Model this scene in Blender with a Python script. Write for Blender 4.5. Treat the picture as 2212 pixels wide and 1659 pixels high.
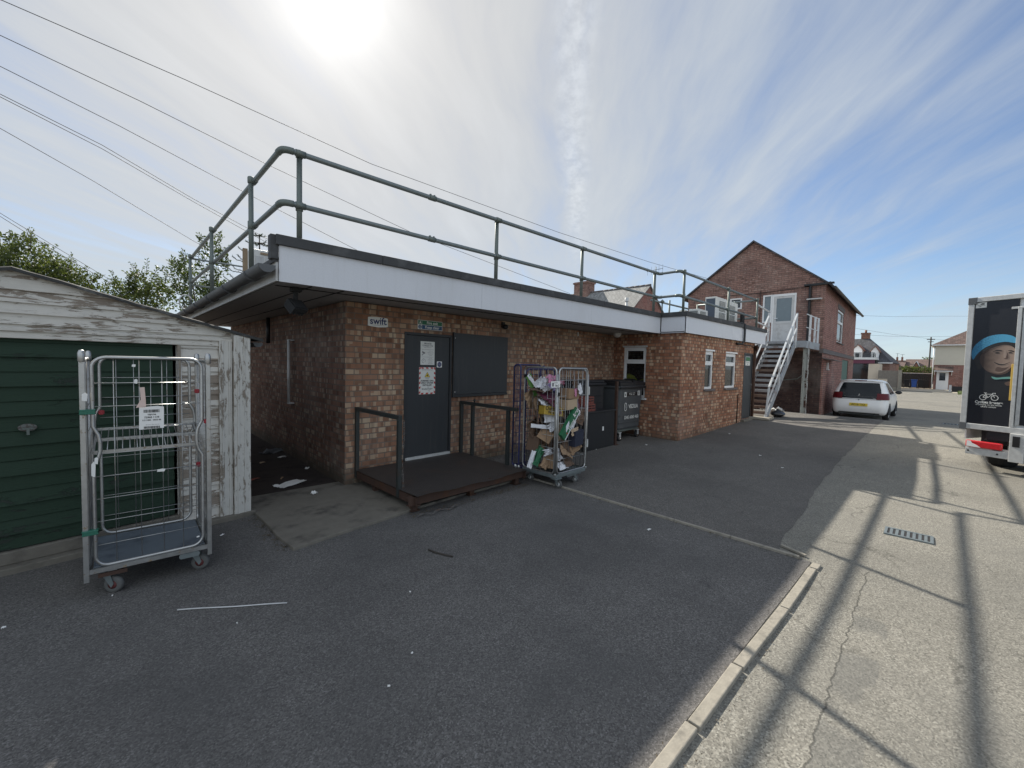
import bpy, bmesh, math, random
from math import sin, cos, pi, radians as R_
from mathutils import Vector, Matrix, Quaternion, noise as mnoise
random.seed(7)
sc = bpy.context.scene
for o in list(bpy.data.objects): bpy.data.objects.remove(o)
COL = sc.collection
# ------------------------------------------------------------------ camera
EYE = 1.72
YAW, PITCH, ROLL, FPX = R_(43.4105), R_(-2.744), R_(1.3946), 914.3   # FPX in a 2212 px wide frame
_f = Vector((sin(YAW)*cos(PITCH), cos(YAW)*cos(PITCH), sin(PITCH)))
_r0 = Vector((cos(YAW), -sin(YAW), 0)); _u0 = _r0.cross(_f)
_r = cos(ROLL)*_r0 + sin(ROLL)*_u0; _u = -sin(ROLL)*_r0 + cos(ROLL)*_u0
cam = bpy.data.cameras.new('camera'); camo = bpy.data.objects.new('camera', cam); COL.objects.link(camo)
cam.sensor_width = 36; cam.lens = 36*FPX/2212; cam.clip_end = 3000; cam.clip_start = 0.05
camo.matrix_world = Matrix(((_r.x, _u.x, -_f.x, 0), (_r.y, _u.y, -_f.y, 0), (_r.z, _u.z, -_f.z, EYE), (0, 0, 0, 1)))
sc.camera = camo
sc.render.resolution_x, sc.render.resolution_y = 1024, 768
sc.cycles.use_denoising = True
sc.cycles.max_bounces = 8
sc.view_settings.view_transform = 'Standard'; sc.view_settings.look = 'None'
sc.view_settings.exposure = 0.62; sc.view_settings.gamma = 1
# ------------------------------------------------------------------ sun and sky
SAZ, SEL = R_(20.0), R_(35.8)
SUN = Vector((sin(SAZ)*cos(SEL), cos(SAZ)*cos(SEL), sin(SEL)))
GLOW = Vector((0.389, 1.065, 0.865)).normalized()
ld = bpy.data.lights.new('sun', 'SUN'); ld.energy = 5.0; ld.angle = R_(0.55); ld.color = (1, .94, .84)
lo = bpy.data.objects.new('sun', ld); COL.objects.link(lo)
lo.rotation_mode = 'QUATERNION'; lo.rotation_quaternion = (-SUN).to_track_quat('-Z', 'Y')

class NT:                                   # tiny node-tree writer
    def __init__(s, t): s.t = t
    def n(s, typ, **kw):
        nd = s.t.nodes.new(typ)
        for k, v in kw.items():
            if k.startswith('i_'):
                key = k[2:]
                key = int(key) if key.isdigit() else key.replace('_', ' ')
                s.put(nd, key, v)
            else: setattr(nd, k, v)
        return nd
    def put(s, nd, key, v):
        if hasattr(v, 'is_output') or isinstance(v, bpy.types.NodeSocket): s.t.links.new(v, nd.inputs[key])
        elif isinstance(v, bpy.types.Node): s.t.links.new(v.outputs[0], nd.inputs[key])
        else: nd.inputs[key].default_value = v
    def m(s, op, a, b=0.0, c=None, clamp=False):
        nd = s.t.nodes.new('ShaderNodeMath'); nd.operation = op; nd.use_clamp = clamp
        s.put(nd, 0, a); s.put(nd, 1, b)
        if c is not None: s.put(nd, 2, c)
        return nd.outputs[0]
    def mix(s, f, a, b, blend='MIX'):
        nd = s.t.nodes.new('ShaderNodeMix'); nd.data_type = 'RGBA'; nd.blend_type = blend; nd.clamp_factor = True
        s.put(nd, 0, f); s.put(nd, 6, a); s.put(nd, 7, b)
        return nd.outputs[2]
    def step(s, x, lo, hi):
        nd = s.t.nodes.new('ShaderNodeMapRange'); nd.interpolation_type = 'SMOOTHSTEP'
        s.put(nd, 0, x); s.put(nd, 1, lo); s.put(nd, 2, hi); return nd.outputs[0]
    def noise(s, vec, scale, detail=4, rough=.55, dist=0.0, out=0):
        nd = s.t.nodes.new('ShaderNodeTexNoise')
        if vec is not None: s.put(nd, 'Vector', vec)
        nd.inputs['Scale'].default_value = scale; nd.inputs['Detail'].default_value = detail
        nd.inputs['Roughness'].default_value = rough; nd.inputs['Distortion'].default_value = dist
        return nd.outputs[out]
    def xyz(s, v):
        nd = s.t.nodes.new('ShaderNodeSeparateXYZ'); s.put(nd, 0, v); return nd.outputs
    def comb(s, x=0.0, y=0.0, z=0.0):
        nd = s.t.nodes.new('ShaderNodeCombineXYZ'); s.put(nd, 0, x); s.put(nd, 1, y); s.put(nd, 2, z); return nd.outputs[0]
    def scale(s, v, sx, sy, sz):
        nd = s.t.nodes.new('ShaderNodeMapping'); s.put(nd, 'Vector', v); nd.inputs['Scale'].default_value = (sx, sy, sz); return nd.outputs[0]

w = bpy.data.worlds.new('World'); sc.world = w; w.use_nodes = True
T = NT(w.node_tree); w.node_tree.nodes.clear()
wo = T.n('ShaderNodeOutputWorld'); bg = T.n('ShaderNodeBackground'); bg.inputs['Strength'].default_value = 0.10
T.t.links.new(bg.outputs[0], wo.inputs[0])
sky = T.n('ShaderNodeTexSky', sky_type='NISHITA', sun_disc=False)
sky.sun_elevation = SEL; sky.sun_rotation = SAZ; sky.air_density = 1.0; sky.dust_density = 0.3; sky.ozone_density = 1.5
gen = T.n('ShaderNodeTexCoord').outputs['Generated']
dx, dy, dz = T.xyz(gen)
dn = T.n('ShaderNodeVectorMath', operation='DOT_PRODUCT'); T.put(dn, 0, gen); dn.inputs[1].default_value = GLOW
ang = T.m('ARCCOSINE', T.m('MINIMUM', dn.outputs['Value'], 0.9999))
zz = T.m('ADD', T.m('MAXIMUM', dz, 0.0), 0.10)
px = T.m('DIVIDE', dx, zz); py = T.m('DIVIDE', dy, zz)
CH = R_(52.5)                                # heading along which the cirrus runs
al = T.m('ADD', T.m('MULTIPLY', px, sin(CH)), T.m('MULTIPLY', py, cos(CH)))
ac = T.m('SUBTRACT', T.m('MULTIPLY', px, cos(CH)), T.m('MULTIPLY', py, sin(CH)))
wv = T.noise(T.comb(T.m('MULTIPLY', al, .5), T.m('MULTIPLY', ac, .5), 0.0), 1.2, 3)
acw = T.m('ADD', ac, T.m('MULTIPLY', T.m('SUBTRACT', wv, .5), .35))
n1 = T.noise(T.comb(T.m('MULTIPLY', al, .35), T.m('MULTIPLY', acw, 1.7), 3.1), 1.3, 8, .58, 0.0)
n2 = T.noise(T.comb(T.m('MULTIPLY', al, 1.1), T.m('MULTIPLY', acw, 5.5), 7.7), 1.1, 7, .58, 0.15)
n3 = T.noise(T.comb(T.m('MULTIPLY', al, .25), T.m('MULTIPLY', ac, .35), 1.2), 1.0, 3, .5)
st = T.m('ADD', T.m('MULTIPLY', T.m('SUBTRACT', T.m('ADD', T.m('MULTIPLY', n1, .52), T.m('MULTIPLY', n2, .48)), .5), 1.55), .5)
cov = T.m('ADD', .12, T.m('MULTIPLY', T.m('SUBTRACT', 1.0, T.step(ang, .15, 1.30)), .62))
cov = T.m('ADD', cov, T.m('MULTIPLY', T.m('SUBTRACT', n3, .5), .6))
# fill light: invented bright overcast added to the unseen sky behind the camera
beh = T.m('ADD', T.m('MULTIPLY', dx, -sin(YAW)), T.m('MULTIPLY', dy, -cos(YAW)))
back = T.step(beh, -.25, .55)
cf = T.step(T.m('ADD', T.m('ADD', st, cov), T.m('MULTIPLY', back, .4)), .30, 1.25)
# vapour trail
tw = T.noise(T.comb(T.m('MULTIPLY', al, 1.6), 0.0, 5.0), 1.0, 3)
ct = T.m('ABSOLUTE', T.m('ADD', T.m('ADD', ac, .045), T.m('MULTIPLY', T.m('SUBTRACT', tw, .5), .10)))
puff = T.noise(T.comb(T.m('MULTIPLY', al, 16.0), T.m('MULTIPLY', ac, 22.0), 0.0), 1.0, 5, .6)
trail = T.m('MULTIPLY', T.m('SUBTRACT', 1.0, T.step(ct, .0, .085)), T.step(puff, .30, .72))
trail = T.m('MULTIPLY', trail, T.m('MULTIPLY', T.m('SUBTRACT', 1.0, T.step(al, 1.9, 3.4)), T.step(al, -.5, .2)))
h1 = T.m('MULTIPLY', T.m('POWER', 2.718, T.m('MULTIPLY', ang, -3.2)), 1.7)
h2 = T.m('MULTIPLY', T.m('POWER', 2.718, T.m('MULTIPLY', ang, -21.0)), 8.0)
streak = T.m('ADD', .80, T.m('MULTIPLY', st, .34))
lum = T.m('ADD', T.m('MULTIPLY', T.m('ADD', T.m('ADD', 4.2, T.m('MULTIPLY', back, 3.8)), h1), streak), T.m('MULTIPLY', h2, T.m('ADD', .75, T.m('MULTIPLY', st, .5))))
ccol = T.mix(T.step(ang, 0.0, .9), (1.0, .98, .94, 1), (.84, .92, 1.0, 1))
cvec = T.n('ShaderNodeVectorMath', operation='SCALE'); T.put(cvec, 0, ccol); T.put(cvec, 'Scale', lum)
blue = T.n('ShaderNodeVectorMath', operation='MULTIPLY'); T.put(blue, 0, sky.outputs[0]); blue.inputs[1].default_value = (.74, .80, .90)
col = T.mix(T.m('MULTIPLY', cf, .93), blue.outputs[0], cvec.outputs[0])
col = T.mix(T.m('MULTIPLY', trail, .42), col, (5.9, 6.2, 6.5, 1))
hz = T.m('MULTIPLY', T.m('SUBTRACT', 1.0, T.step(dz, 0.0, .22)), .55)
col = T.mix(hz, col, (3.7, 4.6, 5.5, 1))
T.t.links.new(col, bg.inputs['Color'])

# ------------------------------------------------------------------ ground height and pixel helpers
KX = (-60, 4, 9, 12, 15.5, 17, 18.5, 20, 24, 50, 400.); KZ = (-.02, -.02, .05, .15, .28, .27, .16, 0.0, -.06, -.1, -.1)
def gz(x):
    for i in range(len(KX)-1):
        if x <= KX[i+1]:
            t = max(0, (x-KX[i])/(KX[i+1]-KX[i])); return KZ[i]+t*(KZ[i+1]-KZ[i])
    return KZ[-1]
def ray(px, py):
    c = ((px-1106)/FPX, -(py-829.5)/FPX); return _r*c[0] + _u*c[1] + _f
def at(px, py, depth): return ray(px, py)*depth + Vector((0, 0, EYE))   # a real point `depth` metres out
def gnd(px, py):
    z = 0
    for _ in range(40):
        r = ray(px, py); P = r*((z-EYE)/r.z); z = .5*z + .5*gz(P.x)
    return Vector((P.x, P.y, gz(P.x)))

# ------------------------------------------------------------------ mesh builder
class MB:
    def __init__(s): s.v = []; s.f = []; s.sm = []
    def add(s, vs, fs, smooth=False):
        b = len(s.v); s.v += [Vector(p) for p in vs]
        for f in fs: s.f.append([b+i for i in f]); s.sm.append(smooth)
        return s
    def box(s, c, d, rz=0, M=None):
        hx, hy, hz_ = d[0]/2, d[1]/2, d[2]/2
        vs = [Vector((x, y, z)) for z in (-hz_, hz_) for x, y in ((-hx, -hy), (hx, -hy), (hx, hy), (-hx, hy))]
        m = Matrix.Rotation(rz, 3, 'Z') if M is None else M
        return s.add([m @ v + Vector(c) for v in vs], [(3, 2, 1, 0), (4, 5, 6, 7), (0, 1, 5, 4), (1, 2, 6, 5), (2, 3, 7, 6), (3, 0, 4, 7)])
    def b2(s, a, b):
        return s.box([(a[i]+b[i])/2 for i in range(3)], [abs(b[i]-a[i]) for i in range(3)])
    def bar(s, p, q, w_, h=None, up=(0, 0, 1)):
        p, q = Vector(p), Vector(q); h = h or w_; d = (q-p).normalized(); upv = Vector(up)
        if abs(d.dot(upv)) > .99: upv = Vector((1, 0, 0))
        x = d.cross(upv).normalized(); y = x.cross(d)
        vs = [e + x*a*w_/2 + y*b*h/2 for e in (p, q) for a, b in ((-1, -1), (1, -1), (1, 1), (-1, 1))]
        return s.add(vs, [(3, 2, 1, 0), (4, 5, 6, 7), (0, 1, 5, 4), (1, 2, 6, 5), (2, 3, 7, 6), (3, 0, 4, 7)])
    def tube(s, pts, r, n=8, closed=False, cap=True):
        pts = [Vector(p) for p in pts]; N = len(pts); rs = r if isinstance(r, (list, tuple)) else [r]*N
        ref = None; b = len(s.v)
        for i, p in enumerate(pts):
            if closed: d = pts[(i+1) % N]-pts[i-1]
            else: d = pts[min(i+1, N-1)]-pts[max(i-1, 0)]
            d.normalize()
            if ref is None:
                ref = Vector((0, 0, 1)) if abs(d.z) < .9 else Vector((1, 0, 0))
            ref = (ref - d*ref.dot(d));
            if ref.length < 1e-5: ref = d.orthogonal()
            ref.normalize(); y = d.cross(ref)
            for k in range(n):
                a = 2*pi*k/n; s.v.append(p + (ref*cos(a) + y*sin(a))*rs[i])
        for i in range(N if closed else N-1):
            j = (i+1) % N
            for k in range(n):
                l = (k+1) % n; s.f.append([b+i*n+k, b+i*n+l, b+j*n+l, b+j*n+k]); s.sm.append(True)
        if not closed and cap:
            s.f.append([b+k for k in range(n-1, -1, -1)]); s.sm.append(False)
            s.f.append([b+(N-1)*n+k for k in range(n)]); s.sm.append(False)
        return s
    def cyl(s, p, q, r, n=16, r2=None):
        return s.tube([p, q], [r, r if r2 is None else r2], n)
    def prism(s, pts, vec):                 # closed outline (list of 3-D points) pushed along vec
        n = len(pts); vec = Vector(vec); a = [Vector(p) for p in pts]
        nrm = sum(((a[i]-a[0]).cross(a[(i+1) % n]-a[0]) for i in range(n)), Vector())
        if nrm.dot(vec) > 0: a.reverse()
        vs = a + [p+vec for p in a]
        fs = [list(range(n)), [2*n-1-i for i in range(n)]]
        for i in range(n):
            j = (i+1) % n; fs.append([j, i, n+i, n+j])
        return s.add(vs, fs)
    def flat(s, pts, y, t=.0012):           # outline in (x,z) on the local front plane y, facing -Y
        return s.prism([(p[0], y, p[1]) for p in pts], (0, t, 0))
    def lathe(s, prof, c=(0, 0, 0), n=24, axis='Z'):
        b = len(s.v)
        for r_, z in prof:
            for k in range(n):
                a = 2*pi*k/n
                p = Vector((r_*cos(a), r_*sin(a), z))
                if axis == 'Y': p = Vector((p.x, p.z, p.y))
                if axis == 'X': p = Vector((p.z, p.y, p.x))
                s.v.append(p+Vector(c))
        for i in range(len(prof)-1):
            for k in range(n):
                l = (k+1) % n; q = [b+i*n+k, b+i*n+l, b+(i+1)*n+l, b+(i+1)*n+k]
                s.f.append(q); s.sm.append(True)
        return s
    def build(s, name, mat, parent=None, bevel=0):
        assert all(max(f) < len(s.v) for f in s.f), name
        me = bpy.data.meshes.new(name); me.from_pydata([tuple(v) for v in s.v], [], s.f)
        me.materials.append(mat)
        me.polygons.foreach_set('use_smooth', s.sm)
        uv = me.uv_layers.new(name='UVMap')
        for p in me.polygons:
            nn = p.normal
            if abs(nn.z) > .75: tx, ty = Vector((1, 0, 0)), Vector((0, 1, 0))
            else:
                tx = Vector((0, 0, 1)).cross(nn).normalized(); ty = nn.cross(tx)
                if abs(nn.z) < .05: ty = Vector((0, 0, 1))
            for li in p.loop_indices:
                co = me.vertices[me.loops[li].vertex_index].co
                uv.data[li].uv = (co.dot(tx), co.dot(ty))
        o = bpy.data.objects.new(name, me); COL.objects.link(o)
        if parent is not None: o.parent = parent
        if bevel:
            md = o.modifiers.new('bevel', 'BEVEL'); md.width = bevel; md.segments = 2; md.limit_method = 'ANGLE'
        return o
def tag(o, label, cat, group=None):
    o['label'] = label; o['category'] = cat
    if group: o['group'] = group
    return o
def thing(name, label, cat, loc=(0, 0, 0), rz=0, group=None):
    o = bpy.data.objects.new(name, None); COL.objects.link(o); o.empty_display_size = .1
    o.location = loc; o.rotation_euler = (0, 0, rz); return tag(o, label, cat, group)
def structure(o, kind='structure'): o['kind'] = kind; return o
def copy_tree(o, parent=None):
    c = o.copy(); COL.objects.link(c)
    if parent is not None: c.parent = parent
    for ch in [x for x in bpy.data.objects if x.parent == o]: copy_tree(ch, c)
    return c
def text(parent, s, x, z, y, size, mat, align='CENTER', bold=0.0, sx=1.0, name='lettering', rot=0):
    cu = bpy.data.curves.new(name, 'FONT'); cu.body = s; cu.size = size; cu.align_x = align; cu.align_y = 'CENTER'; cu.offset = bold*size
    tmp = bpy.data.objects.new('tmp', cu); COL.objects.link(tmp)
    dg = bpy.context.evaluated_depsgraph_get(); me = bpy.data.meshes.new_from_object(tmp.evaluated_get(dg))
    bpy.data.objects.remove(tmp)
    M = Matrix.Translation((x, y, z)) @ Matrix.Rotation(-rot, 4, 'Y') @ Matrix.Rotation(pi/2, 4, 'X') @ Matrix.Diagonal((sx, 1, 1, 1))
    me.transform(M); me.materials.clear(); me.materials.append(mat)
    o = bpy.data.objects.new(name, me); COL.objects.link(o); o.parent = parent
    return o
def disc(cx, cz, r, n=28, rx=None): return [(cx+(rx or r)*cos(2*pi*k/n), cz+r*sin(2*pi*k/n)) for k in range(n)]
def rect(x0, z0, x1, z1): return [(x0, z0), (x1, z0), (x1, z1), (x0, z1)]
def rrect(x0, z0, x1, z1, r, n=5):
    P = []
    for cx, cz, a0 in ((x1-r, z0+r, -pi/2), (x1-r, z1-r, 0), (x0+r, z1-r, pi/2), (x0+r, z0+r, pi)):
        P += [(cx+r*cos(a0+pi/2*k/n), cz+r*sin(a0+pi/2*k/n)) for k in range(n+1)]
    return P

# ------------------------------------------------------------------ materials
def newmat(name):
    m = bpy.data.materials.new(name); m.use_nodes = True; m.node_tree.nodes.clear(); t = NT(m.node_tree)
    out = t.n('ShaderNodeOutputMaterial'); bs = t.n('ShaderNodeBsdfPrincipled'); t.t.links.new(bs.outputs[0], out.inputs[0])
    return m, t, bs
def c4(c): return (c[0], c[1], c[2], 1)
def plain(name, c, rough=.6, metal=0, var=.12, scale=6., bump=.0, bscale=60., spec=.5, dirt=None, dirt_amt=.4, dirt_scale=3.):
    m, t, b = newmat(name); ob = t.n('ShaderNodeTexCoord').outputs['Object']
    n = t.noise(ob, scale, 5)
    lo_ = c4([x*(1-var) for x in c]); hi = c4([min(1, x*(1+var)) for x in c])
    colr = t.mix(n, lo_, hi)
    if dirt:
        d = t.step(t.noise(ob, dirt_scale, 8, .65), .5, .68)
        colr = t.mix(t.m('MULTIPLY', d, dirt_amt), colr, c4(dirt))
    t.put(b, 'Base Color', colr); b.inputs['Metallic'].default_value = metal
    t.put(b, 'Roughness', t.m('ADD', rough-.08, t.m('MULTIPLY', n, .16))); b.inputs['Specular IOR Level'].default_value = spec
    if bump:
        bm = t.n('ShaderNodeBump'); bm.inputs['Strength'].default_value = bump; bm.inputs['Distance'].default_value = .004
        t.put(bm, 'Height', t.noise(ob, bscale, 4)); t.put(b, 'Normal', bm.outputs[0])
    return m
def brick(name, c1, c2, cream, mortar, patch=.25, bw=.235, bh=.076, fine=.058, dirt=(.06, .05, .045), dirt_amt=.35, lowdirt=None, mort=.008):
    m, t, b = newmat(name); uv = t.n('ShaderNodeTexCoord').outputs['UV']; ob = t.n('ShaderNodeTexCoord').outputs['Object']
    br = t.n('ShaderNodeTexBrick'); t.put(br, 'Vector', uv); br.inputs['Scale'].default_value = 1; br.offset = .5
    br.inputs['Brick Width'].default_value = bw; br.inputs['Row Height'].default_value = bh; br.inputs['Mortar Size'].default_value = mort
    br.inputs['Mortar Smooth'].default_value = .25; br.inputs['Bias'].default_value = 0
    br.inputs['Color1'].default_value = c4(c1); br.inputs['Color2'].default_value = c4(c2); br.inputs['Mortar'].default_value = c4(c1)
    u, v, _ = t.xyz(uv)
    row = t.m('FLOOR', t.m('DIVIDE', v, bh)); half = t.m('MULTIPLY', t.m('MODULO', t.m('ABSOLUTE', row), 2.0), .5)
    colr = br.outputs['Color']
    wn0 = t.n('ShaderNodeTexWhiteNoise', noise_dimensions='2D')
    t.put(wn0, 'Vector', t.comb(t.m('FLOOR', t.m('ADD', t.m('DIVIDE', u, bw), half)), row))
    colr = t.mix(t.m('MULTIPLY', t.step(wn0.outputs[0], .55, .95), .20), colr, c4([.55*x+.45*y for x, y in zip(c1, cream)]))
    colr = t.mix(t.m('MULTIPLY', t.step(wn0.outputs[0], .22, .05), .5), colr, c4([.5*x for x in c1]))
    for seed, fw, th in ((0., fine*.86, patch), (31.7, fine*1.9, patch*.28)):
        uj = t.m('ADD', u, t.m('MULTIPLY', t.m('SUBTRACT', t.noise(ob, 45, 2), .5), .016))
        cell = t.m('FLOOR', t.m('ADD', t.m('DIVIDE', uj, fw), t.m('ADD', t.m('MULTIPLY', row, .37), seed)))
        wn = t.n('ShaderNodeTexWhiteNoise', noise_dimensions='2D'); t.put(wn, 'Vector', t.comb(cell, row))
        band = t.noise(t.comb(t.m('MULTIPLY', u, .5), t.m('MULTIPLY', v, 3.0), seed), 1.5, 2)
        thr = t.m('SUBTRACT', 1.0, t.m('MULTIPLY', t.m('MULTIPLY', band, 2.0), th))
        mk = t.m('GREATER_THAN', wn.outputs[0], thr)
        colr = t.mix(t.m('MULTIPLY', mk, t.m('ADD', .35, t.m('MULTIPLY', wn0.outputs[0], .5))), colr, c4(cream))
        mk2 = t.m('LESS_THAN', wn.outputs[0], th*.55)
        colr = t.mix(t.m('MULTIPLY', mk2, .5), colr, c4([x*.45 for x in c1]))
    gr = t.noise(ob, 90, 3); colr = t.mix(.35, colr, t.mix(gr, (.5, .5, .5, 1), (1.35, 1.35, 1.35, 1)), 'MULTIPLY')
    ms = br.outputs['Fac']
    colr = t.mix(ms, colr, c4(mortar))
    dd = t.step(t.noise(ob, 1.3, 7, .62), .45, .75); colr = t.mix(t.m('MULTIPLY', dd, dirt_amt), colr, c4(dirt))
    lt_n = t.step(t.noise(ob, .9, 6, .6), .48, .72); colr = t.mix(t.m('MULTIPLY', lt_n, .16), colr, (.50, .46, .40, 1))
    dr_n = t.step(t.noise(t.scale(uv, 9., .7, 1), 1.0, 5, .6), .52, .74); colr = t.mix(t.m('MULTIPLY', dr_n, .28), colr, c4(dirt))
    if lowdirt is not None:
        g = t.m('ADD', v, t.m('MULTIPLY', t.m('SUBTRACT', t.noise(ob, 6, 4), .5), .35))
        colr = t.mix(t.m('MULTIPLY', t.m('SUBTRACT', 1.0, t.step(g, .02, .30)), lowdirt), colr, (.07, .065, .05, 1))
    t.put(b, 'Base Color', colr); b.inputs['Roughness'].default_value = .9; b.inputs['Specular IOR Level'].default_value = .2
    bm = t.n('ShaderNodeBump'); bm.inputs['Strength'].default_value = .55; bm.inputs['Distance'].default_value = .008
    t.put(bm, 'Height', t.m('ADD', t.m('SUBTRACT', 1.0, ms), t.m('MULTIPLY', gr, .3))); t.put(b, 'Normal', bm.outputs[0])
    return m
def asphalt(name, c, speck, scale=70., dark=(.02, .02, .02), blotch=(.05, .05, .05), bl_amt=.3, cracks=0., crackline=False, pits=.4):
    m, t, b = newmat(name); ob = t.n('ShaderNodeTexCoord').outputs['Object']
    vo = t.n('ShaderNodeTexVoronoi'); t.put(vo, 'Vector', ob); vo.inputs['Scale'].default_value = scale
    wn = t.xyz(vo.outputs['Color'])[0]
    n = t.noise(ob, scale*.6, 4, .7)
    colr = t.mix(wn, c4([x*.62 for x in c]), c4([x*1.32 for x in c]))
    colr = t.mix(t.step(wn, .88, .97), colr, c4(speck))
    colr = t.mix(t.m('MULTIPLY', t.step(n, .56, .66), pits), colr, c4(dark))
    big = t.noise(ob, .55, 6, .6); colr = t.mix(t.m('MULTIPLY', t.step(big, .42, .72), bl_amt), colr, c4(blotch))
    wet = t.step(t.noise(ob, .33, 4, .55), .47, .60); colr = t.mix(t.m('MULTIPLY', wet, bl_amt*.45), colr, c4([.6*q for q in blotch]))
    mid = t.noise(ob, 4.0, 6, .65); colr = t.mix(.5, colr, t.mix(mid, (.66, .66, .66, 1), (1.34, 1.34, 1.34, 1)), 'MULTIPLY')
    sp = t.step(t.noise(ob, 2.4, 7, .7), .66, .74); colr = t.mix(t.m('MULTIPLY', sp, .45), colr, c4(dark))
    hgt = t.m('ADD', t.m('MULTIPLY', wn, .5), t.m('MULTIPLY', n, -1.0))
    if cracks:
        wob = t.n('ShaderNodeVectorMath', operation='ADD'); t.put(wob, 0, ob)
        nz = t.n('ShaderNodeVectorMath', operation='SCALE'); nd = t.t.nodes.new('ShaderNodeTexNoise'); t.put(nd, 'Vector', ob); nd.inputs['Scale'].default_value = 3.; nd.inputs['Detail'].default_value = 6
        t.put(nz, 0, nd.outputs['Color']); nz.inputs['Scale'].default_value = .5; t.put(wob, 1, nz.outputs[0])
        ve = t.n('ShaderNodeTexVoronoi', feature='DISTANCE_TO_EDGE'); t.put(ve, 'Vector', wob.outputs[0]); ve.inputs['Scale'].default_value = 1.1
        ck = t.m('SUBTRACT', 1.0, t.step(ve.outputs[0], .004, .018))
        ck = t.m('MULTIPLY', ck, t.step(t.noise(ob, 1.0, 3), .5, .62)); ck = t.m('MULTIPLY', ck, cracks)
        colr = t.mix(ck, colr, (.02, .02, .018, 1))
    if crackline:
        x, y, z = t.xyz(ob)
        w1 = t.m('MULTIPLY', t.m('SUBTRACT', t.noise(t.comb(x, 0., 0.), 5., 6, .65), .5), .12)
        d = t.m('ABSOLUTE', t.m('SUBTRACT', t.m('ADD', y, w1), t.m('ADD', .31, t.m('MULTIPLY', x, .033))))
        wd = t.m('MULTIPLY', t.noise(t.comb(x, 3., 0.), 14., 5), .013)
        ck = t.m('SUBTRACT', 1.0, t.step(d, t.m('MULTIPLY', wd, .45), wd))
        ck = t.m('MULTIPLY', ck, t.m('MULTIPLY', t.m('LESS_THAN', x, 4.75), .6))
        colr = t.mix(ck, colr, (.02, .02, .018, 1))
        ed = t.m('SUBTRACT', t.m('ADD', y, w1), t.m('ADD', .31, t.m('MULTIPLY', x, .033)))
        patch = t.m('MULTIPLY', t.m('MULTIPLY', t.m('LESS_THAN', ed, 0.), t.m('GREATER_THAN', ed, -.18)), t.step(t.noise(ob, 2.2, 3), .48, .56))
        colr = t.mix(t.m('MULTIPLY', t.m('MULTIPLY', patch, t.m('LESS_THAN', x, 4.6)), .4), colr, (.10, .10, .095, 1))
    t.put(b, 'Base Color', colr); b.inputs['Roughness'].default_value = .9; b.inputs['Specular IOR Level'].default_value = .25
    bm = t.n('ShaderNodeBump'); bm.inputs['Strength'].default_value = .6; bm.inputs['Distance'].default_value = .006
    t.put(bm, 'Height', hgt); t.put(b, 'Normal', bm.outputs[0])
    return m
def peel(name, paint, wood, amt=.5, sx=1.2, sz=9.):
    m, t, b = newmat(name); uv = t.n('ShaderNodeTexCoord').outputs['UV']; ob = t.n('ShaderNodeTexCoord').outputs['Object']
    pu, pv, _ = t.xyz(uv); brd = t.m('FLOOR', t.m('DIVIDE', pv, .085)) if sz > sx else t.m('FLOOR', t.m('DIVIDE', pu, .08))
    wb = t.n('ShaderNodeTexWhiteNoise', noise_dimensions='1D'); t.put(wb, 'W', brd)
    st = t.comb(t.m('ADD', t.m('MULTIPLY', pu, sx), t.m('MULTIPLY', wb.outputs[0], 9.0)), t.m('MULTIPLY', pv, sz), t.m('MULTIPLY', wb.outputs[0], 30.0))
    a = t.m('ADD', t.m('MULTIPLY', t.noise(st, 4.5, 10, .72, .5), .8), t.m('MULTIPLY', wb.outputs[0], .2)); g = t.noise(ob, 1.5, 3)
    mk = t.step(t.m('ADD', a, t.m('MULTIPLY', t.m('SUBTRACT', g, .5), .35)), .62-amt*.16, .66-amt*.16)
    grain = t.noise(t.scale(uv, 3, 90, 1), 1.0, 4)
    wd = t.mix(grain, c4([x*.55 for x in wood]), c4([x*1.3 for x in wood]))
    pt = t.mix(t.noise(ob, 14, 5), c4([x*.80 for x in paint]), c4(paint))
    colr = t.mix(mk, pt, wd)
    t.put(b, 'Base Color', colr); b.inputs['Roughness'].default_value = .75
    bm = t.n('ShaderNodeBump'); bm.inputs['Strength'].default_value = .5; bm.inputs['Distance'].default_value = .004
    t.put(bm, 'Height', t.m('SUBTRACT', grain, t.m('MULTIPLY', mk, 1.5))); t.put(b, 'Normal', bm.outputs[0])
    return m
def glassy(name, c=(.02, .025, .03), alpha=.75):
    m, t, b = newmat(name); b.inputs['Base Color'].default_value = c4(c); b.inputs['Roughness'].default_value = .04
    b.inputs['Specular IOR Level'].default_value = .8; b.inputs['Alpha'].default_value = alpha
    return m
def metalmat(name, c, rough=.35, metal=.9, rust=None, rust_amt=.5, rust_scale=8.):
    m, t, b = newmat(name); ob = t.n('ShaderNodeTexCoord').outputs['Object']; n = t.noise(ob, 18, 5)
    colr = t.mix(n, c4([x*.7 for x in c]), c4([min(1, x*1.15) for x in c])); mt = metal
    if rust:
        rk = t.step(t.noise(ob, rust_scale, 8, .65), .62-.2*rust_amt, .68-.2*rust_amt); colr = t.mix(rk, colr, c4(rust))
        mt = t.m('MULTIPLY', t.m('SUBTRACT', 1.0, rk), metal)
    t.put(b, 'Base Color', colr); t.put(b, 'Metallic', mt); t.put(b, 'Roughness', t.m('ADD', rough, t.m('MULTIPLY', n, .2)))
    return m
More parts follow.
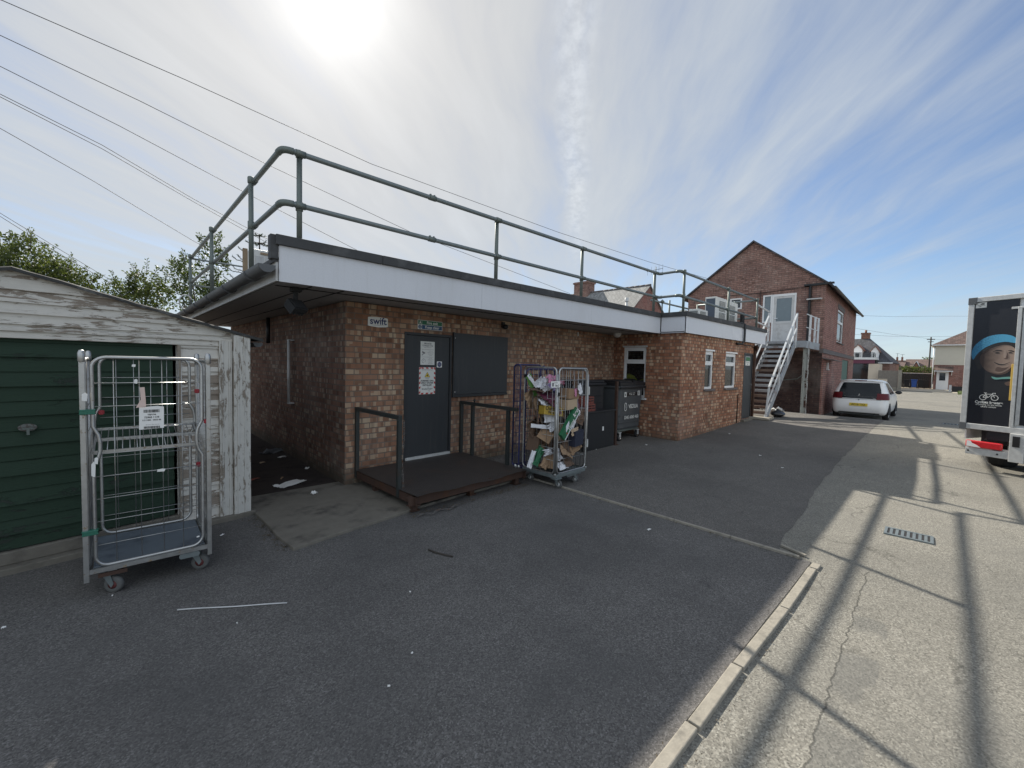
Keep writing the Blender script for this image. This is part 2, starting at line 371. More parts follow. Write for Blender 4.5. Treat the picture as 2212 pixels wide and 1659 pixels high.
def leafmat(name, a, b_, tr=.25):
    m, t, b = newmat(name); ob = t.n('ShaderNodeTexCoord').outputs['Object']
    colr = t.mix(t.step(t.noise(ob, 2.2, 4), .35, .65), c4(a), c4(b_)); t.put(b, 'Base Color', colr); b.inputs['Roughness'].default_value = .55
    tl = t.n('ShaderNodeBsdfTranslucent'); t.put(tl, 'Color', t.mix(.5, colr, (.16, .20, .03, 1)))
    mx = t.n('ShaderNodeMixShader'); mx.inputs[0].default_value = tr
    t.t.links.new(b.outputs[0], mx.inputs[1]); t.t.links.new(tl.outputs[0], mx.inputs[2])
    t.t.links.new(mx.outputs[0], [n for n in m.node_tree.nodes if n.type == 'OUTPUT_MATERIAL'][0].inputs[0])
    return m
def rooftile(name, c, row=.10, wid=.2, var=.3):
    m, t, b = newmat(name); uv = t.n('ShaderNodeTexCoord').outputs['UV']; ob = t.n('ShaderNodeTexCoord').outputs['Object']
    br = t.n('ShaderNodeTexBrick'); t.put(br, 'Vector', uv); br.inputs['Scale'].default_value = 1
    br.inputs['Brick Width'].default_value = wid; br.inputs['Row Height'].default_value = row; br.inputs['Mortar Size'].default_value = .01; br.inputs['Mortar Smooth'].default_value = .6
    br.inputs['Color1'].default_value = c4([x*(1-var) for x in c]); br.inputs['Color2'].default_value = c4([x*(1+var) for x in c]); br.inputs['Mortar'].default_value = c4([x*.3 for x in c])
    colr = t.mix(t.m('MULTIPLY', t.step(t.noise(ob, 1.2, 6), .5, .7), .35), br.outputs['Color'], c4([x*.6+.03 for x in c]))
    t.put(b, 'Base Color', colr); b.inputs['Roughness'].default_value = .8
    bm = t.n('ShaderNodeBump'); bm.inputs['Strength'].default_value = .6; bm.inputs['Distance'].default_value = .02; t.put(bm, 'Height', t.m('SUBTRACT', 1.0, br.outputs['Fac'])); t.put(b, 'Normal', bm.outputs[0])
    return m
M = {}
M['brick'] = brick('mottled_brick', (.26, .13, .08), (.34, .19, .12), (.48, .365, .25), (.16, .125, .10), .25, lowdirt=.7)
M['brick_wing'] = brick('mottled_brick_wing', (.30, .13, .075), (.38, .185, .11), (.58, .42, .28), (.16, .11, .085), .20, lowdirt=.55)
M['brick_end_shade'] = brick('mottled_brick_end_shade', (.17, .09, .065), (.22, .125, .09), (.32, .25, .19), (.12, .10, .085), .17, dirt=(.04, .035, .03), lowdirt=.8)  # same brick, with the alley's shade darkened into its colours
M['brick_red'] = brick('red_brick', (.27, .155, .125), (.33, .20, .16), (.40, .28, .23), (.12, .085, .08), .06, dirt=(.07, .05, .05), dirt_amt=.45)
M['brick_pale'] = brick('pale_red_brick', (.30, .145, .12), (.37, .19, .155), (.44, .29, .23), (.12, .09, .08), .05, dirt=(.10, .07, .06), dirt_amt=.4)
M['brick_darker'] = brick('darker_brick', (.07, .045, .04), (.10, .06, .05), (.14, .09, .075), (.05, .04, .04), .05, dirt=(.02, .018, .018), dirt_amt=.7)  # darker brick colours for the lower part of the gable
M['lane'] = asphalt('worn_lane', (.225, .212, .180), (.33, .315, .27), 120., (.05, .047, .04), (.15, .145, .13), .5, .40, True, .8)
M['tarmac'] = asphalt('dark_tarmac', (.138, .130, .122), (.21, .20, .19), 130., (.03, .03, .03), (.090, .087, .084), .65, 0., False, .6)
M['tarmac2'] = asphalt('dark_tarmac_older', (.142, .132, .120), (.21, .20, .18), 125., (.035, .034, .032), (.098, .092, .085), .65, .15, False, .55)
M['concrete'] = plain('rough_concrete', (.17, .155, .13), .92, 0, .25, 9., .6, 50., .2, (.06, .055, .05), .75, 2.2)
M['kerb'] = plain('kerb_concrete', (.29, .265, .22), .9, 0, .3, 20., .6, 80., .2, (.15, .14, .12), .7, 7.)
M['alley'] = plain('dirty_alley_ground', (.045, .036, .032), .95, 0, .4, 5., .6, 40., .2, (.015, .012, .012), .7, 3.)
def streaky(name, c, stain, amt):
    m, t, b = newmat(name); uv = t.n('ShaderNodeTexCoord').outputs['UV']; ob = t.n('ShaderNodeTexCoord').outputs['Object']
    sN = t.noise(t.scale(uv, 14., 1.1, 1), 1.0, 6, .65); sp = t.noise(ob, 60., 3)
    colr = t.mix(t.m('MULTIPLY', t.step(sN, .50, .72), amt), c4(c), c4(stain)); colr = t.mix(.12, colr, t.mix(sp, (.4, .4, .4, 1), (1.5, 1.5, 1.5, 1)), 'MULTIPLY')
    colr = t.mix(t.m('MULTIPLY', t.step(t.noise(ob, 1.1, 5), .5, .7), .12), colr, c4(stain))
    t.put(b, 'Base Color', colr); b.inputs['Roughness'].default_value = .5; b.inputs['Specular IOR Level'].default_value = .35
    bm = t.n('ShaderNodeBump'); bm.inputs['Strength'].default_value = .25; bm.inputs['Distance'].default_value = .004; t.put(bm, 'Height', sp); t.put(b, 'Normal', bm.outputs[0]); return m
M['fascia'] = streaky('white_fascia', (.64, .65, .68), (.42, .41, .39), .16)
M['soffit'] = plain('grey_soffit', (.34, .33, .33), .7, 0, .08, 2., 0, 60, .3)
M['felt'] = plain('roof_felt', (.065, .066, .068), .85, 0, .25, 6., .4, 120., .3, (.14, .14, .14), .5, 4.)
M['galv'] = metalmat('galvanised_tube', (.22, .25, .25), .45, .6)
M['galv_d'] = metalmat('galvanised_fitting', (.17, .195, .18), .5, .6)
M['zinc'] = metalmat('zinc_tube', (.46, .46, .45), .30, .9, (.25, .2, .14), .1, 30)
M['steel_dark'] = plain('dark_painted_steel', (.035, .04, .038), .55, .2, .25, 12., .1, 80, .4, (.07, .035, .02), .4, 10)
M['rusty'] = plain('brown_rusty_steel', (.075, .045, .034), .8, .2, .35, 9., .4, 60, .3, (.11, .05, .025), .6, 5)
M['door_grey'] = streaky('anthracite_door', (.036, .039, .042), (.060, .060, .058), .55)
M['frame_grey'] = plain('anthracite_frame', (.028, .03, .032), .5, 0, .1, 3, 0, 60, .4)
M['white'] = plain('white_upvc', (.74, .74, .73), .4, 0, .05, 4)
M['white_d'] = plain('weathered_white', (.55, .55, .54), .6, 0, .1, 4, 0, 60, .3, (.3, .28, .25), .4, 5)
M['paper'] = plain('white_paper', (.78, .77, .74), .8, 0, .06, 8, 0, 60, .2)
M['black'] = plain('black_plastic', (.012, .012, .013), .45, 0, .2, 8)
M['black_m'] = plain('matt_black', (.014, .014, .015), .8, 0, .2, 8)
M['dark'] = plain('dark_interior', (.015, .015, .016), .9, 0, .2, 2)
M['rubber'] = plain('grey_rubber', (.10, .10, .095), .8, 0, .2, 30)
M['tyre'] = plain('tyre_rubber', (.018, .018, .019), .85, 0, .2, 30)
M['ink'] = plain('black_ink', (.02, .02, .022), .7)
M['ink_g'] = plain('grey_ink', (.16, .16, .165), .7)
M['navy'] = plain('navy_ink', (.02, .03, .12), .6)
M['green_s'] = plain('sign_green', (.015, .13, .06), .5, 0, .06)
M['blue_s'] = plain('sign_blue', (.015, .07, .16), .5, 0, .06)
M['red_s'] = plain('sign_red', (.45, .03, .025), .5)
M['yellow_s'] = plain('sign_yellow', (.72, .52, .03), .5)
M['sign_w'] = plain('sign_white', (.66, .66, .62), .5, 0, .05)
M['pane'] = glassy('window_glass', (.015, .02, .024), .80)
M['pane_c'] = glassy('clear_glass', (.02, .022, .024), .35)
M['frost'] = plain('frosted_glass', (.14, .18, .20), .25, 0, .15, 3, 0, 60, .7)
M['peel'] = peel('peeling_white_paint', (.64, .61, .55), (.27, .225, .18), .80, 1.3, 6.)
M['peel_post'] = peel('peeling_post_paint', (.62, .60, .55), (.27, .23, .185), 1.0, 6., 1.6)
M['peel_green'] = peel('old_green_paint', (.012, .036, .018), (.016, .026, .018), .0, .8, 2.)
M['garage_roof'] = plain('old_felt_roof', (.05, .05, .048), .9, 0, .4, 10, .8, 40, .3, (.25, .25, .24), .5, 7)
M['stair'] = plain('grey_stair_paint', (.30, .32, .34), .6, .1, .12, 5, .1, 60, .3, (.13, .06, .035), .6, 3)
M['stair_w'] = plain('pale_stair_rail', (.58, .60, .61), .5, .1, .1, 6, 0, 60, .4, (.2, .1, .06), .5, 6)
M['peel_steel'] = peel('peeling_steel_post', (.45, .47, .44), (.09, .04, .025), .7, 1.2, 1.2)
M['ac'] = plain('white_casing', (.66, .66, .63), .5, 0, .06, 4, 0, 60, .4, (.4, .38, .34), .3, 4)
M['ac_grille'] = plain('casing_grille', (.20, .21, .20), .6, 0, .15, 60)
M['ac_side'] = plain('casing_shadow_panel', (.07, .09, .12), .6)  # dark blue paints the shade on the tall condenser's white side
M['slate'] = rooftile('grey_slate', (.24, .24, .23), .14, .25, .25)
M['tile_dark'] = rooftile('dark_tile', (.07, .068, .075), .18, .3, .3)
M['tile_brown'] = rooftile('brown_tile', (.13, .085, .07), .20, .3, .3)
M['tile_red'] = rooftile('red_tile', (.26, .13, .09), .18, .3, .3)
M['render'] = plain('cream_render', (.62, .58, .48), .85, 0, .06, 2, .2, 60, .2, (.45, .42, .36), .3, 1.)
M['cream'] = plain('cream_wall', (.58, .50, .40), .85, 0, .07, 2)
M['stone'] = plain('dark_stone_band', (.13, .115, .11), .9, 0, .3, 5, .3, 30)
M['fence_g'] = plain('grey_fence_boards', (.20, .18, .155), .9, 0, .3, 6)
M['green_d'] = plain('green_door', (.02, .10, .075), .5, 0, .15, 3)
M['car'] = plain('white_car_paint', (.78, .78, .77), .25, 0, .02, 2, 0, 60, .6, (.5, .46, .4), .25, 1.5)
M['car_glass'] = plain('dark_car_glass', (.008, .010, .012), .16, 0, .1, 3, 0, 60, .35)
M['tail'] = plain('tail_light_red', (.10, .004, .008), .35, 0, .25, 40, 0, 60, .3)
M['tail_b'] = plain('truck_light_red', (.55, .02, .025), .3, 0, .25, 60, 0, 60, .6)
M['plate_y'] = plain('number_plate_yellow', (.70, .52, .06), .4, 0, .05)
M['chrome'] = metalmat('chrome', (.75, .75, .75), .12, 1.)
M['alu'] = metalmat('aluminium_frame', (.60, .60, .58), .4, .35)
M['truck_p'] = plain('black_truck_panel', (.018, .019, .024), .35, 0, .3, 1.2, 0, 60, .5)
M['grey_plastic'] = plain('grey_plastic', (.10, .105, .11), .55, 0, .12, 5, .1, 50, .4, (.17, .165, .16), .3, 4)
M['bin_grey'] = plain('grey_bin_plastic', (.075, .082, .086), .5, 0, .12, 5, .1, 50, .4, (.13, .125, .12), .35, 4)
M['bin_dark'] = plain('dark_bin_plastic', (.014, .014, .016), .6, 0, .2, 5)
M['deck_blue'] = plain('blue_grey_deck', (.105, .125, .145), .55, 0, .25, 6, .1, 50, .4, (.05, .06, .075), .8, 3.2)
M['blue_tube'] = plain('blue_painted_tube', (.028, .030, .095), .45, .1, .2, 20, 0, 60, .4, (.12, .11, .12), .35, 30)
M['clip_red'] = plain('red_clip', (.28, .02, .03), .5)
M['hub_red'] = plain('dull_red_hub', (.12, .03, .028), .6)
M['clip_green'] = plain('green_band', (.02, .13, .085), .5)
M['card'] = plain('brown_cardboard', (.30, .20, .125), .85, 0, .12, 8, .1, 50, .2, (.22, .14, .085), .4, 4)
M['card2'] = plain('pale_cardboard', (.44, .33, .22), .85, 0, .1, 8)
M['card_d'] = plain('dark_cardboard', (.12, .075, .05), .85, 0, .15, 8)
M['card_w'] = plain('white_cardboard', (.66, .66, .68), .7, 0, .08, 8)
M['pink'] = plain('pink_plastic_film', (.55, .22, .34), .4, 0, .15, 9)
M['lilac'] = plain('lilac_film', (.42, .34, .62), .4, 0, .15, 9)
M['navy_card'] = plain('navy_carton', (.02, .024, .045), .6, 0, .2, 9)
M['maroon'] = plain('maroon_card', (.13, .03, .06), .5, 0, .3, 9)
M['beer_green'] = plain('green_carton', (.015, .12, .05), .5, 0, .08, 8)
M['lime'] = plain('lime_green_carton', (.11, .25, .06), .5, 0, .3, 14)
M['mustard'] = plain('mustard_carton', (.40, .27, .035), .55, 0, .12, 9)
M['wire'] = plain('cable_black', (.06, .06, .065), .7)
M['crate_red'] = plain('red_crate', (.20, .055, .04), .6)
M['hivis'] = plain('hi_vis_yellow', (.50, .56, .06), .7, 0, .4, 9)
def printed(name, a, b_, x0, x1, nsc, namt):        # a soft photographic print: tones run across the picture
    m, t, b = newmat(name); ob = t.n('ShaderNodeTexCoord').outputs['Object']; x, y, z = t.xyz(ob)
    f = t.step(t.m('ADD', x, t.m('MULTIPLY', t.m('SUBTRACT', t.noise(ob, nsc, 4), .5), namt)), x0, x1)
    t.put(b, 'Base Color', t.mix(f, c4(a), c4(b_))); b.inputs['Roughness'].default_value = .5; return m
M['skin'] = printed('printed_skin', (.045, .030, .025), (.34, .245, .19), .12, .45, 14, .10)
M['skin_d'] = plain('printed_skin_dark', (.11, .072, .058), .5, 0, .3, 9)
M['skin_l'] = plain('printed_skin_light', (.36, .27, .215), .5, 0, .15, 9)
M['hat'] = printed('printed_blue_knit', (.02, .12, .22), (.09, .38, .58), -.05, .40, 60, .55)
M['jacket'] = plain('printed_black_jacket', (.012, .014, .018), .5, 0, .4, 4)
M['teal'] = plain('printed_teal', (.16, .38, .33), .5)
M['yellow_r'] = plain('yellow_reflector', (.62, .40, .08), .5)
M['bin_blue'] = plain('blue_bin', (.03, .10, .38), .5)
M['bark'] = plain('bark', (.05, .042, .034), .9, 0, .3, 10, .5, 30)
M['leaf_a'] = leafmat('leaf_yellow_green', (.022, .042, .010), (.10, .125, .026), .35)
M['leaf_b'] = leafmat('leaf_dark', (.022, .045, .016), (.06, .10, .025), .3)
M['leaf_c'] = leafmat('leaf_grey_green', (.035, .06, .032), (.09, .12, .05), .3)
M['leaf_d'] = leafmat('conifer_dark', (.012, .035, .02), (.035, .065, .03), .1)
M['grass'] = leafmat('grass', (.06, .10, .02), (.11, .15, .04), .3)
M['pave'] = plain('pale_forecourt', (.42, .37, .29), .9, 0, .15, 3, .2, 30, .2)
M['bag'] = plain('black_bag', (.012, .012, .014), .3, 0, .2, 8, .5, 20, .6)
M['wood'] = plain('raw_wood', (.30, .22, .14), .85, 0, .25, 10)

# ------------------------------------------------------------------ ground
def sheet(name, outline, mat, dz, nsub=1):
    mb = MB(); mb.add([(x, y, gz(x)+dz) for x, y in outline], [list(range(len(outline)))])
    return structure(mb.build(name, mat))
def grid_sheet(name, xs, ys, mat, dz):
    mb = MB(); vs = [(x, y, gz(x)+dz) for x in xs for y in ys]; n = len(ys)
    fs = [(i*n+j, (i+1)*n+j, (i+1)*n+j+1, i*n+j+1) for i in range(len(xs)-1) for j in range(n-1)]
    mb.add(vs, fs); return structure(mb.build(name, mat))
def frange(a, b, n): return [a+(b-a)*i/n for i in range(n+1)]
grid_sheet('lane', [-900, -300, -60] + list(KX[1:-1]) + [120, 400, 1500], [-1500, -300, -40, 0, 40, 300, 1500], M['lane'], 0.0)
grid_sheet('yard_tarmac', [-14, 4, 4.58], [.84, 13.5], M['tarmac'], .004)
yd = MB(); edge = [(4.585, 1.10), (4.875, 1.167), (5.4, 1.19), (5.97, 1.21), (6.7, 1.29), (7.46, 1.36), (9, 1.41), (10.1, 1.457), (12, 1.48), (13.5, 1.507), (15.5, 1.504), (17, 1.50), (19.6, 1.5)]
pts = []
for i in range(len(edge)-1):
    a, b = edge[i], edge[i+1]; k = max(1, int((b[0]-a[0])/.25))
    for j in range(k): pts.append((a[0]+(b[0]-a[0])*j/k, a[1]+(b[1]-a[1])*j/k+.018*random.uniform(-1, 1)))
pts.append(edge[-1])
vs = [(x, y, gz(x)+.004) for x, y in pts] + [(x, 13.5, gz(x)+.004) for x, y in pts]; n_ = len(pts)
yd.add(vs, [(i, i+1, n_+i+1, n_+i) for i in range(n_-1)]); structure(yd.build('side_tarmac', M['tarmac2']))
# kerb strip of separate concrete edgings, seam strip
ks = MB(); x = -9.0
while x < 4.55:
    L = min(random.choice((.45, .6, .9)), 4.56-x); ks.box((x+L/2, .795+.005*random.uniform(-1, 1), -.014+.003*random.uniform(-1, 1)), (L-.008, .062, .040), R_(random.uniform(-.8, .8))); x += L+.004
structure(ks.build('kerb_strip', M['kerb'], bevel=.006))
ss = MB(); y = .93
while y < 5.2:
    ss.box((4.583, y+.3, .001), (.035, .592, .028), R_(random.uniform(-.3, .3))); y += .6
structure(ss.build('edging_strip', M['kerb'], bevel=.004))
ap = MB(); out = [(1.12, 5.35), (1.135, 4.75), (1.13, 4.45), (1.165, 4.045), (1.6, 4.13), (2.1, 4.20), (2.62, 4.30), (3.2, 4.36), (4.35, 4.43), (4.35, 5.85), (2.3, 5.75), (2.3, 5.9), (1.2, 5.9)]
ap.prism([(x, y, -.05) for x, y in out], (0, 0, .052+.012)); structure(ap.build('concrete_apron', M['concrete'], bevel=.006))
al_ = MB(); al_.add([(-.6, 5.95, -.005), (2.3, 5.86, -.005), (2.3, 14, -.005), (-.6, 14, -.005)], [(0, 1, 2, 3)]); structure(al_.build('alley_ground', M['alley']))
fc = MB(); q = [gnd(*p) for p in ((1925, 842), (2075, 850), (2075, 842), (1945, 834.5))]
fc.add([(p.x, p.y, p.z+.02) for p in q], [(0, 1, 2, 3)]); structure(fc.build('forecourt', M['pave']))

# ------------------------------------------------------------------ wall planes
class Pl:
    def __init__(s, a, b):
        s.a = Vector((a[0], a[1], 0)); d = Vector((b[0]-a[0], b[1]-a[1], 0)); s.L = d.length; s.d = d.normalized()
        s.n = Vector((s.d.y, -s.d.x, 0)); s.rz = math.atan2(s.d.y, s.d.x)
    def p(s, u, z, o=0): return s.a + s.d*u + s.n*o + Vector((0, 0, z))
    def box(s, mb, u0, z0, u1, z1, o0, o1): return mb.box(s.p((u0+u1)/2, (z0+z1)/2, (o0+o1)/2), (u1-u0, abs(o1-o0), z1-z0), s.rz)
    def wall(s, mb, u0, z0, u1, z1, holes=(), dep=.10):
        us = sorted({u0, u1, *[h[0] for h in holes], *[h[2] for h in holes]}); zs = sorted({z0, z1, *[h[1] for h in holes], *[h[3] for h in holes]})
        for i in range(len(us)-1):
            for j in range(len(zs)-1):
                cu, cz = (us[i]+us[i+1])/2, (zs[j]+zs[j+1])/2
                if any(h[0] < cu < h[2] and h[1] < cz < h[3] for h in holes): continue
                mb.add([s.p(us[i], zs[j]), s.p(us[i+1], zs[j]), s.p(us[i+1], zs[j+1]), s.p(us[i], zs[j+1])], [(0, 1, 2, 3)])
        for a, b, c, d in holes:
            A, B = [s.p(a, b), s.p(c, b), s.p(c, d), s.p(a, d)], [s.p(a, b, -dep), s.p(c, b, -dep), s.p(c, d, -dep), s.p(a, d, -dep)]
            for i in range(4):
                j = (i+1) % 4; mb.add([A[i], A[j], B[j], B[i]], [(3, 2, 1, 0)])
    def window(s, parent, u0, z0, u1, z1, transom=None, o=-.06, fw=.055, fmat='white', pane='pane', sill=None, head=None, name='window'):
        f = MB()
        for a, b, c, d in ((u0, z0, u0+fw, z1), (u1-fw, z0, u1, z1), (u0+fw, z0, u1-fw, z0+fw), (u0+fw, z1-fw, u1-fw, z1)): s.box(f, a, b, c, d, o-.03, o+.03)
        if transom: s.box(f, u0+fw, transom-.035, u1-fw, transom+.035, o-.028, o+.032)
        fo = f.build(name, M[fmat], parent, .004)
        for a, b in (((z0+fw, transom-.035), (transom+.035, z1-fw)) if transom else ((z0+fw, z1-fw),)):
            g = MB(); s.box(g, u0+fw, a, u1-fw, b, o-.010, o-.004); g.build('pane', M[pane], fo)
            if transom and a > transom:                      # opening top light has its own inner rim
                r2 = MB()
                for p0, q0, p1, q1 in ((u0+fw, a, u0+fw+.03, b), (u1-fw-.03, a, u1-fw, b), (u0+fw+.03, a, u1-fw-.03, a+.03), (u0+fw+.03, b-.03, u1-fw-.03, b)): s.box(r2, p0, q0, p1, q1, o-.002, o+.036)
                r2.build('top_light_frame', M[fmat], fo)
        if sill: sl = MB(); s.box(sl, u0-.05, z0-.045, u1+.05, z0-.002, o-.03, .055); sl.build('sill', M[sill], fo, .004)
        if head: hd = MB(); s.box(hd, u0-.02, z1+.002, u1+.03, z1+.04, o-.03, .012); hd.build('head_trim', M[head], fo)
        return fo

# ------------------------------------------------------------------ flat roofed brick building
B = thing('flat_roof_building', 'long single storey flat roofed brick building with white fascia and a dark overhanging soffit', 'building', (0, 0, 0))
PM = Pl((2.28, 5.68), (9.25, 6.05)); PW = Pl((9.25, 6.05), (9.25, 4.30)); PF = Pl((9.25, 4.30), (14.1, 4.30)); PE = Pl((2.28, 13.2), (2.28, 5.68)); PR = Pl((14.1, 4.3), (14.1, 13.2))
ZS = 2.50
mb = MB(); PM.wall(mb, 0, -.15, PM.L, ZS, [(.905, .20, 1.80, 2.16)], .09); mb.build('wall', M['brick'], B)
mb = MB(); PE.wall(mb, 0, -.15, PE.L, ZS); mb.build('end_wall', M['brick_end_shade'], B)
mb = MB(); PW.wall(mb, 0, -.1, PW.L, ZS, [(.285, .98, .895, 2.19)]); PF.wall(mb, 0, -.1, PF.L, ZS, [(1.315, 1.205, 1.83, 2.15), (2.615, 1.205, 3.40, 2.14), (4.0, .27, 4.76, 2.19)]); PR.wall(mb, 0, -.1, PR.L, ZS); mb.build('wing_wall', M['brick_wing'], B)
mb = MB(); mb.add([(2.28, 13.2, -.1), (14.1, 13.2, -.1), (14.1, 13.2, ZS), (2.28, 13.2, ZS)], [(1, 0, 3, 2)]); mb.build('back_wall', M['brick_end_shade'], B)
RO = [(1.25, 4.80), (9.20, 4.80), (9.20, 4.20), (14.75, 4.20), (14.75, 13.4), (1.25, 13.4)]
mb = MB(); mb.prism([(x+(.03 if x < 2 else -.03 if x > 14 else 0), y+(.03 if y < 5 else 0), ZS+.012) for x, y in RO], (0, 0, .02)); mb.build('soffit', M['soffit'], B)
mb = MB()                                             # soffit board joints and the wall-plate batten
for yy in (5.15, ): mb.box((5.2, yy, ZS+.008), (7.8, .006, .012))
for xx in (1.6, 1.95): mb.box((xx, 9.0, ZS+.008), (.006, 8.2, .012))
mb.build('soffit_joint', M['dark'], B)
mb = MB(); mb.prism([(max(x, 2.1), y, 2.868) for x, y in RO], (0, 0, .045)); mb.prism([(1.20, 4.82, 2.69), (2.1, 4.82, 2.868), (2.1, 13.4, 2.868), (1.20, 13.4, 2.69)], (0, 0, .044)); mb.build('roof_deck', M['felt'], B)
mb = MB()
for (a, b) in (((1.25, 4.80), (9.20, 4.80)), ((9.20, 4.778), (9.20, 4.20)), ((9.20, 4.20), (14.75, 4.20))):
    P = Pl(a, b); n_ = max(1, round(P.L/2.44))
    for k in range(n_):
        P.box(mb, P.L*k/n_+(.0015 if k else 0), ZS, P.L*(k+1)/n_-.0015, 2.866, -.022, 0)
mb.build('fascia', M['fascia'], B)
mb = MB()
for (a, b) in (((1.215, 4.80), (9.20, 4.80)), ((9.20, 4.765), (9.20, 4.20)), ((9.165, 4.20), (14.78, 4.20))):
    P = Pl(a, b); n_ = max(1, round(P.L/1.2)); 
    for k in range(n_): P.box(mb, P.L*k/n_, 2.862, P.L*(k+1)/n_-.003, 2.965, -.08, .034+.004*(k % 2))
mb.b2((1.17, 4.80, 2.72), (1.245, 4.90, 2.964)); mb.build('roof_edge', M['felt'], B, .006)
mb = MB(); mb.b2((1.225, 4.83, 2.505), (1.248, 13.4, 2.70)); mb.build('eave_board', M['white_d'], B)
mb = MB()                                             # half round gutter
n_ = 10; ys = frange(4.76, 13.6, 16); vs = []
for y in ys:
    for k in range(n_+1):
        a = pi+pi*k/n_; vs.append((1.13+.078*cos(a), y, 2.645+.078*sin(a)))
mb.add(vs, [(i*(n_+1)+k, (i+1)*(n_+1)+k, (i+1)*(n_+1)+k+1, i*(n_+1)+k+1) for i in range(16) for k in range(n_)], True)
for y in (4.76, 13.6): mb.prism([(1.13+.078*cos(pi+pi*k/n_), y, 2.645+.078*sin(pi+pi*k/n_)) for k in range(n_+1)], (0, .012, 0))
for y in (5.35, 6.6, 7.9, 9.2, 10.6, 12.0): mb.tube([(1.13+.084*cos(pi+pi*k/n_), y, 2.645+.084*sin(pi+pi*k/n_)) for k in range(n_+1)], .012, 6)
mb.build('gutter', M['grey_plastic'], B)
mb = MB(); mb.tube([(1.06+.10*cos(a), 10.4, 2.76+.14*sin(a)) for a in frange(.4, 2*pi-.6, 14)], .012, 6); mb.build('gutter_cable', M['white_d'], B)
mb = MB(); mb.tube([(2.20, 9.2, 2.49), (2.20, 9.2, 2.0)], .036, 10); mb.build('black_downpipe', M['black'], B)
mb = MB(); mb.tube([(2.20, 7.9, 2.02), (2.20, 7.9, .95)], .024, 8); mb.box((2.23, 7.9, 2.03), (.09, .10, .02)); mb.box((2.23, 7.9, .95), (.09, .10, .02)); mb.build('white_pipe', M['white_d'], B)
# service door + boarded window
d = MB()
for a, b, c, e in ((.905, .20, .945, 2.16), (1.76, .20, 1.80, 2.16), (.945, 2.12, 1.76, 2.16)): PM.box(d, a, b, c, e, -.07, .012)
dr = d.build('door', M['frame_grey'], B, .003)
d = MB(); PM.box(d, .949, .225, 1.756, 2.116, -.05, -.008); d.build('door_leaf', M['door_grey'], dr, .003)
d = MB(); PM.box(d, .93, .205, 1.775, .245, -.02, .03); d.build('threshold', M['alu'], dr, .003)
d = MB(); PM.box(d, 1.835, 1.185, 3.10, 2.205, -.02, .022); bo = d.build('window_board', M['door_grey'], B, .003)
d = MB()
for a, b, c, e in ((1.812, 1.14, 1.833, 2.215), (1.835, 1.14, 3.10, 1.182)): PM.box(d, a, b, c, e, -.02, .04)
d.build('board_frame', M['frame_grey'], bo, .003)
for u, z in ((1.85, 2.12), (1.86, 1.225)):
    d = MB(); d.lathe([(0, 0), (.012, 0), (.010, -.006), (0, -.008)], (0, 0, 0), 10, 'Y'); d.v = [PM.p(u+v.x, z+v.z, .022-v.y) for v in d.v]; d.build('screw', M['alu'], bo)
# wing windows and door
PW.window(B, .285, .98, .895, 2.19, 1.83, sill='white_d', pane='pane_c', head='white_d')
PF.window(B, 1.315, 1.205, 1.83, 2.15, 1.835, sill='stone', head='white')
PF.window(B, 2.615, 1.205, 3.40, 2.14, 1.835, sill='stone', head='white')
d = MB()
for a, b, c, e in ((4.0, .27, 4.03, 2.19), (4.73, .27, 4.76, 2.19), (4.03, 2.16, 4.73, 2.19)): PF.box(d, a, b, c, e, -.07, .006)
dr = d.build('door', M['frame_grey'], B, .003)
d = MB(); PF.box(d, 4.032, .275, 4.728, 2.158, -.05, -.012); d.build('door_leaf', M['door_grey'], dr)
d = MB(); PF.box(d, 4.66, 1.17, 4.69, 1.31, -.012, 0); d.bar(PF.p(4.675, 1.26, .03), PF.p(4.58, 1.26, .035), .018); d.bar(PF.p(4.675, 1.26, -.01), PF.p(4.675, 1.26, .035), .018); d.build('handle', M['chrome'], dr)
d = MB(); PF.box(d, 3.95, .19, 4.80, .265, -.06, .09); d.build('door_step', M['concrete'], B)
d = MB(); d.tube([PF.p(3.61, 1.02, .02), PF.p(3.59, .20, .02)], .014, 8); d.build('wall_pipe', M['rusty'], B)
d = MB(); d.tube([PF.p(4.82, .18, .03), PF.p(4.82, 2.45, .03)], .04, 10); d.tube([PF.p(4.9, 2.44, .05), PF.p(4.72, 2.38, .12), PF.p(4.82, 2.3, .06)], .035, 8); d.build('corner_downpipe', M['rusty'], B)
d = MB()                                              # black conduit clipped over the fascia
d.tube([(12.35, 4.6, 3.02), (12.6, 4.30, 3.0), (12.72, 4.22, 2.99), (12.74, 4.15, 2.96), (12.74, 4.15, 2.50), (12.70, 4.20, 2.42), (12.5, 4.27, 2.42)], .030, 8); d.build('fascia_conduit', M['black'], B)
d = MB(); d.tube([(12.76, 4.27, 2.46), (13.3, 4.28, 2.40), (13.8, 4.285, 2.42), (14.05, 4.28, 2.36)], .010, 6); d.build('loose_cable', M['black'], B)
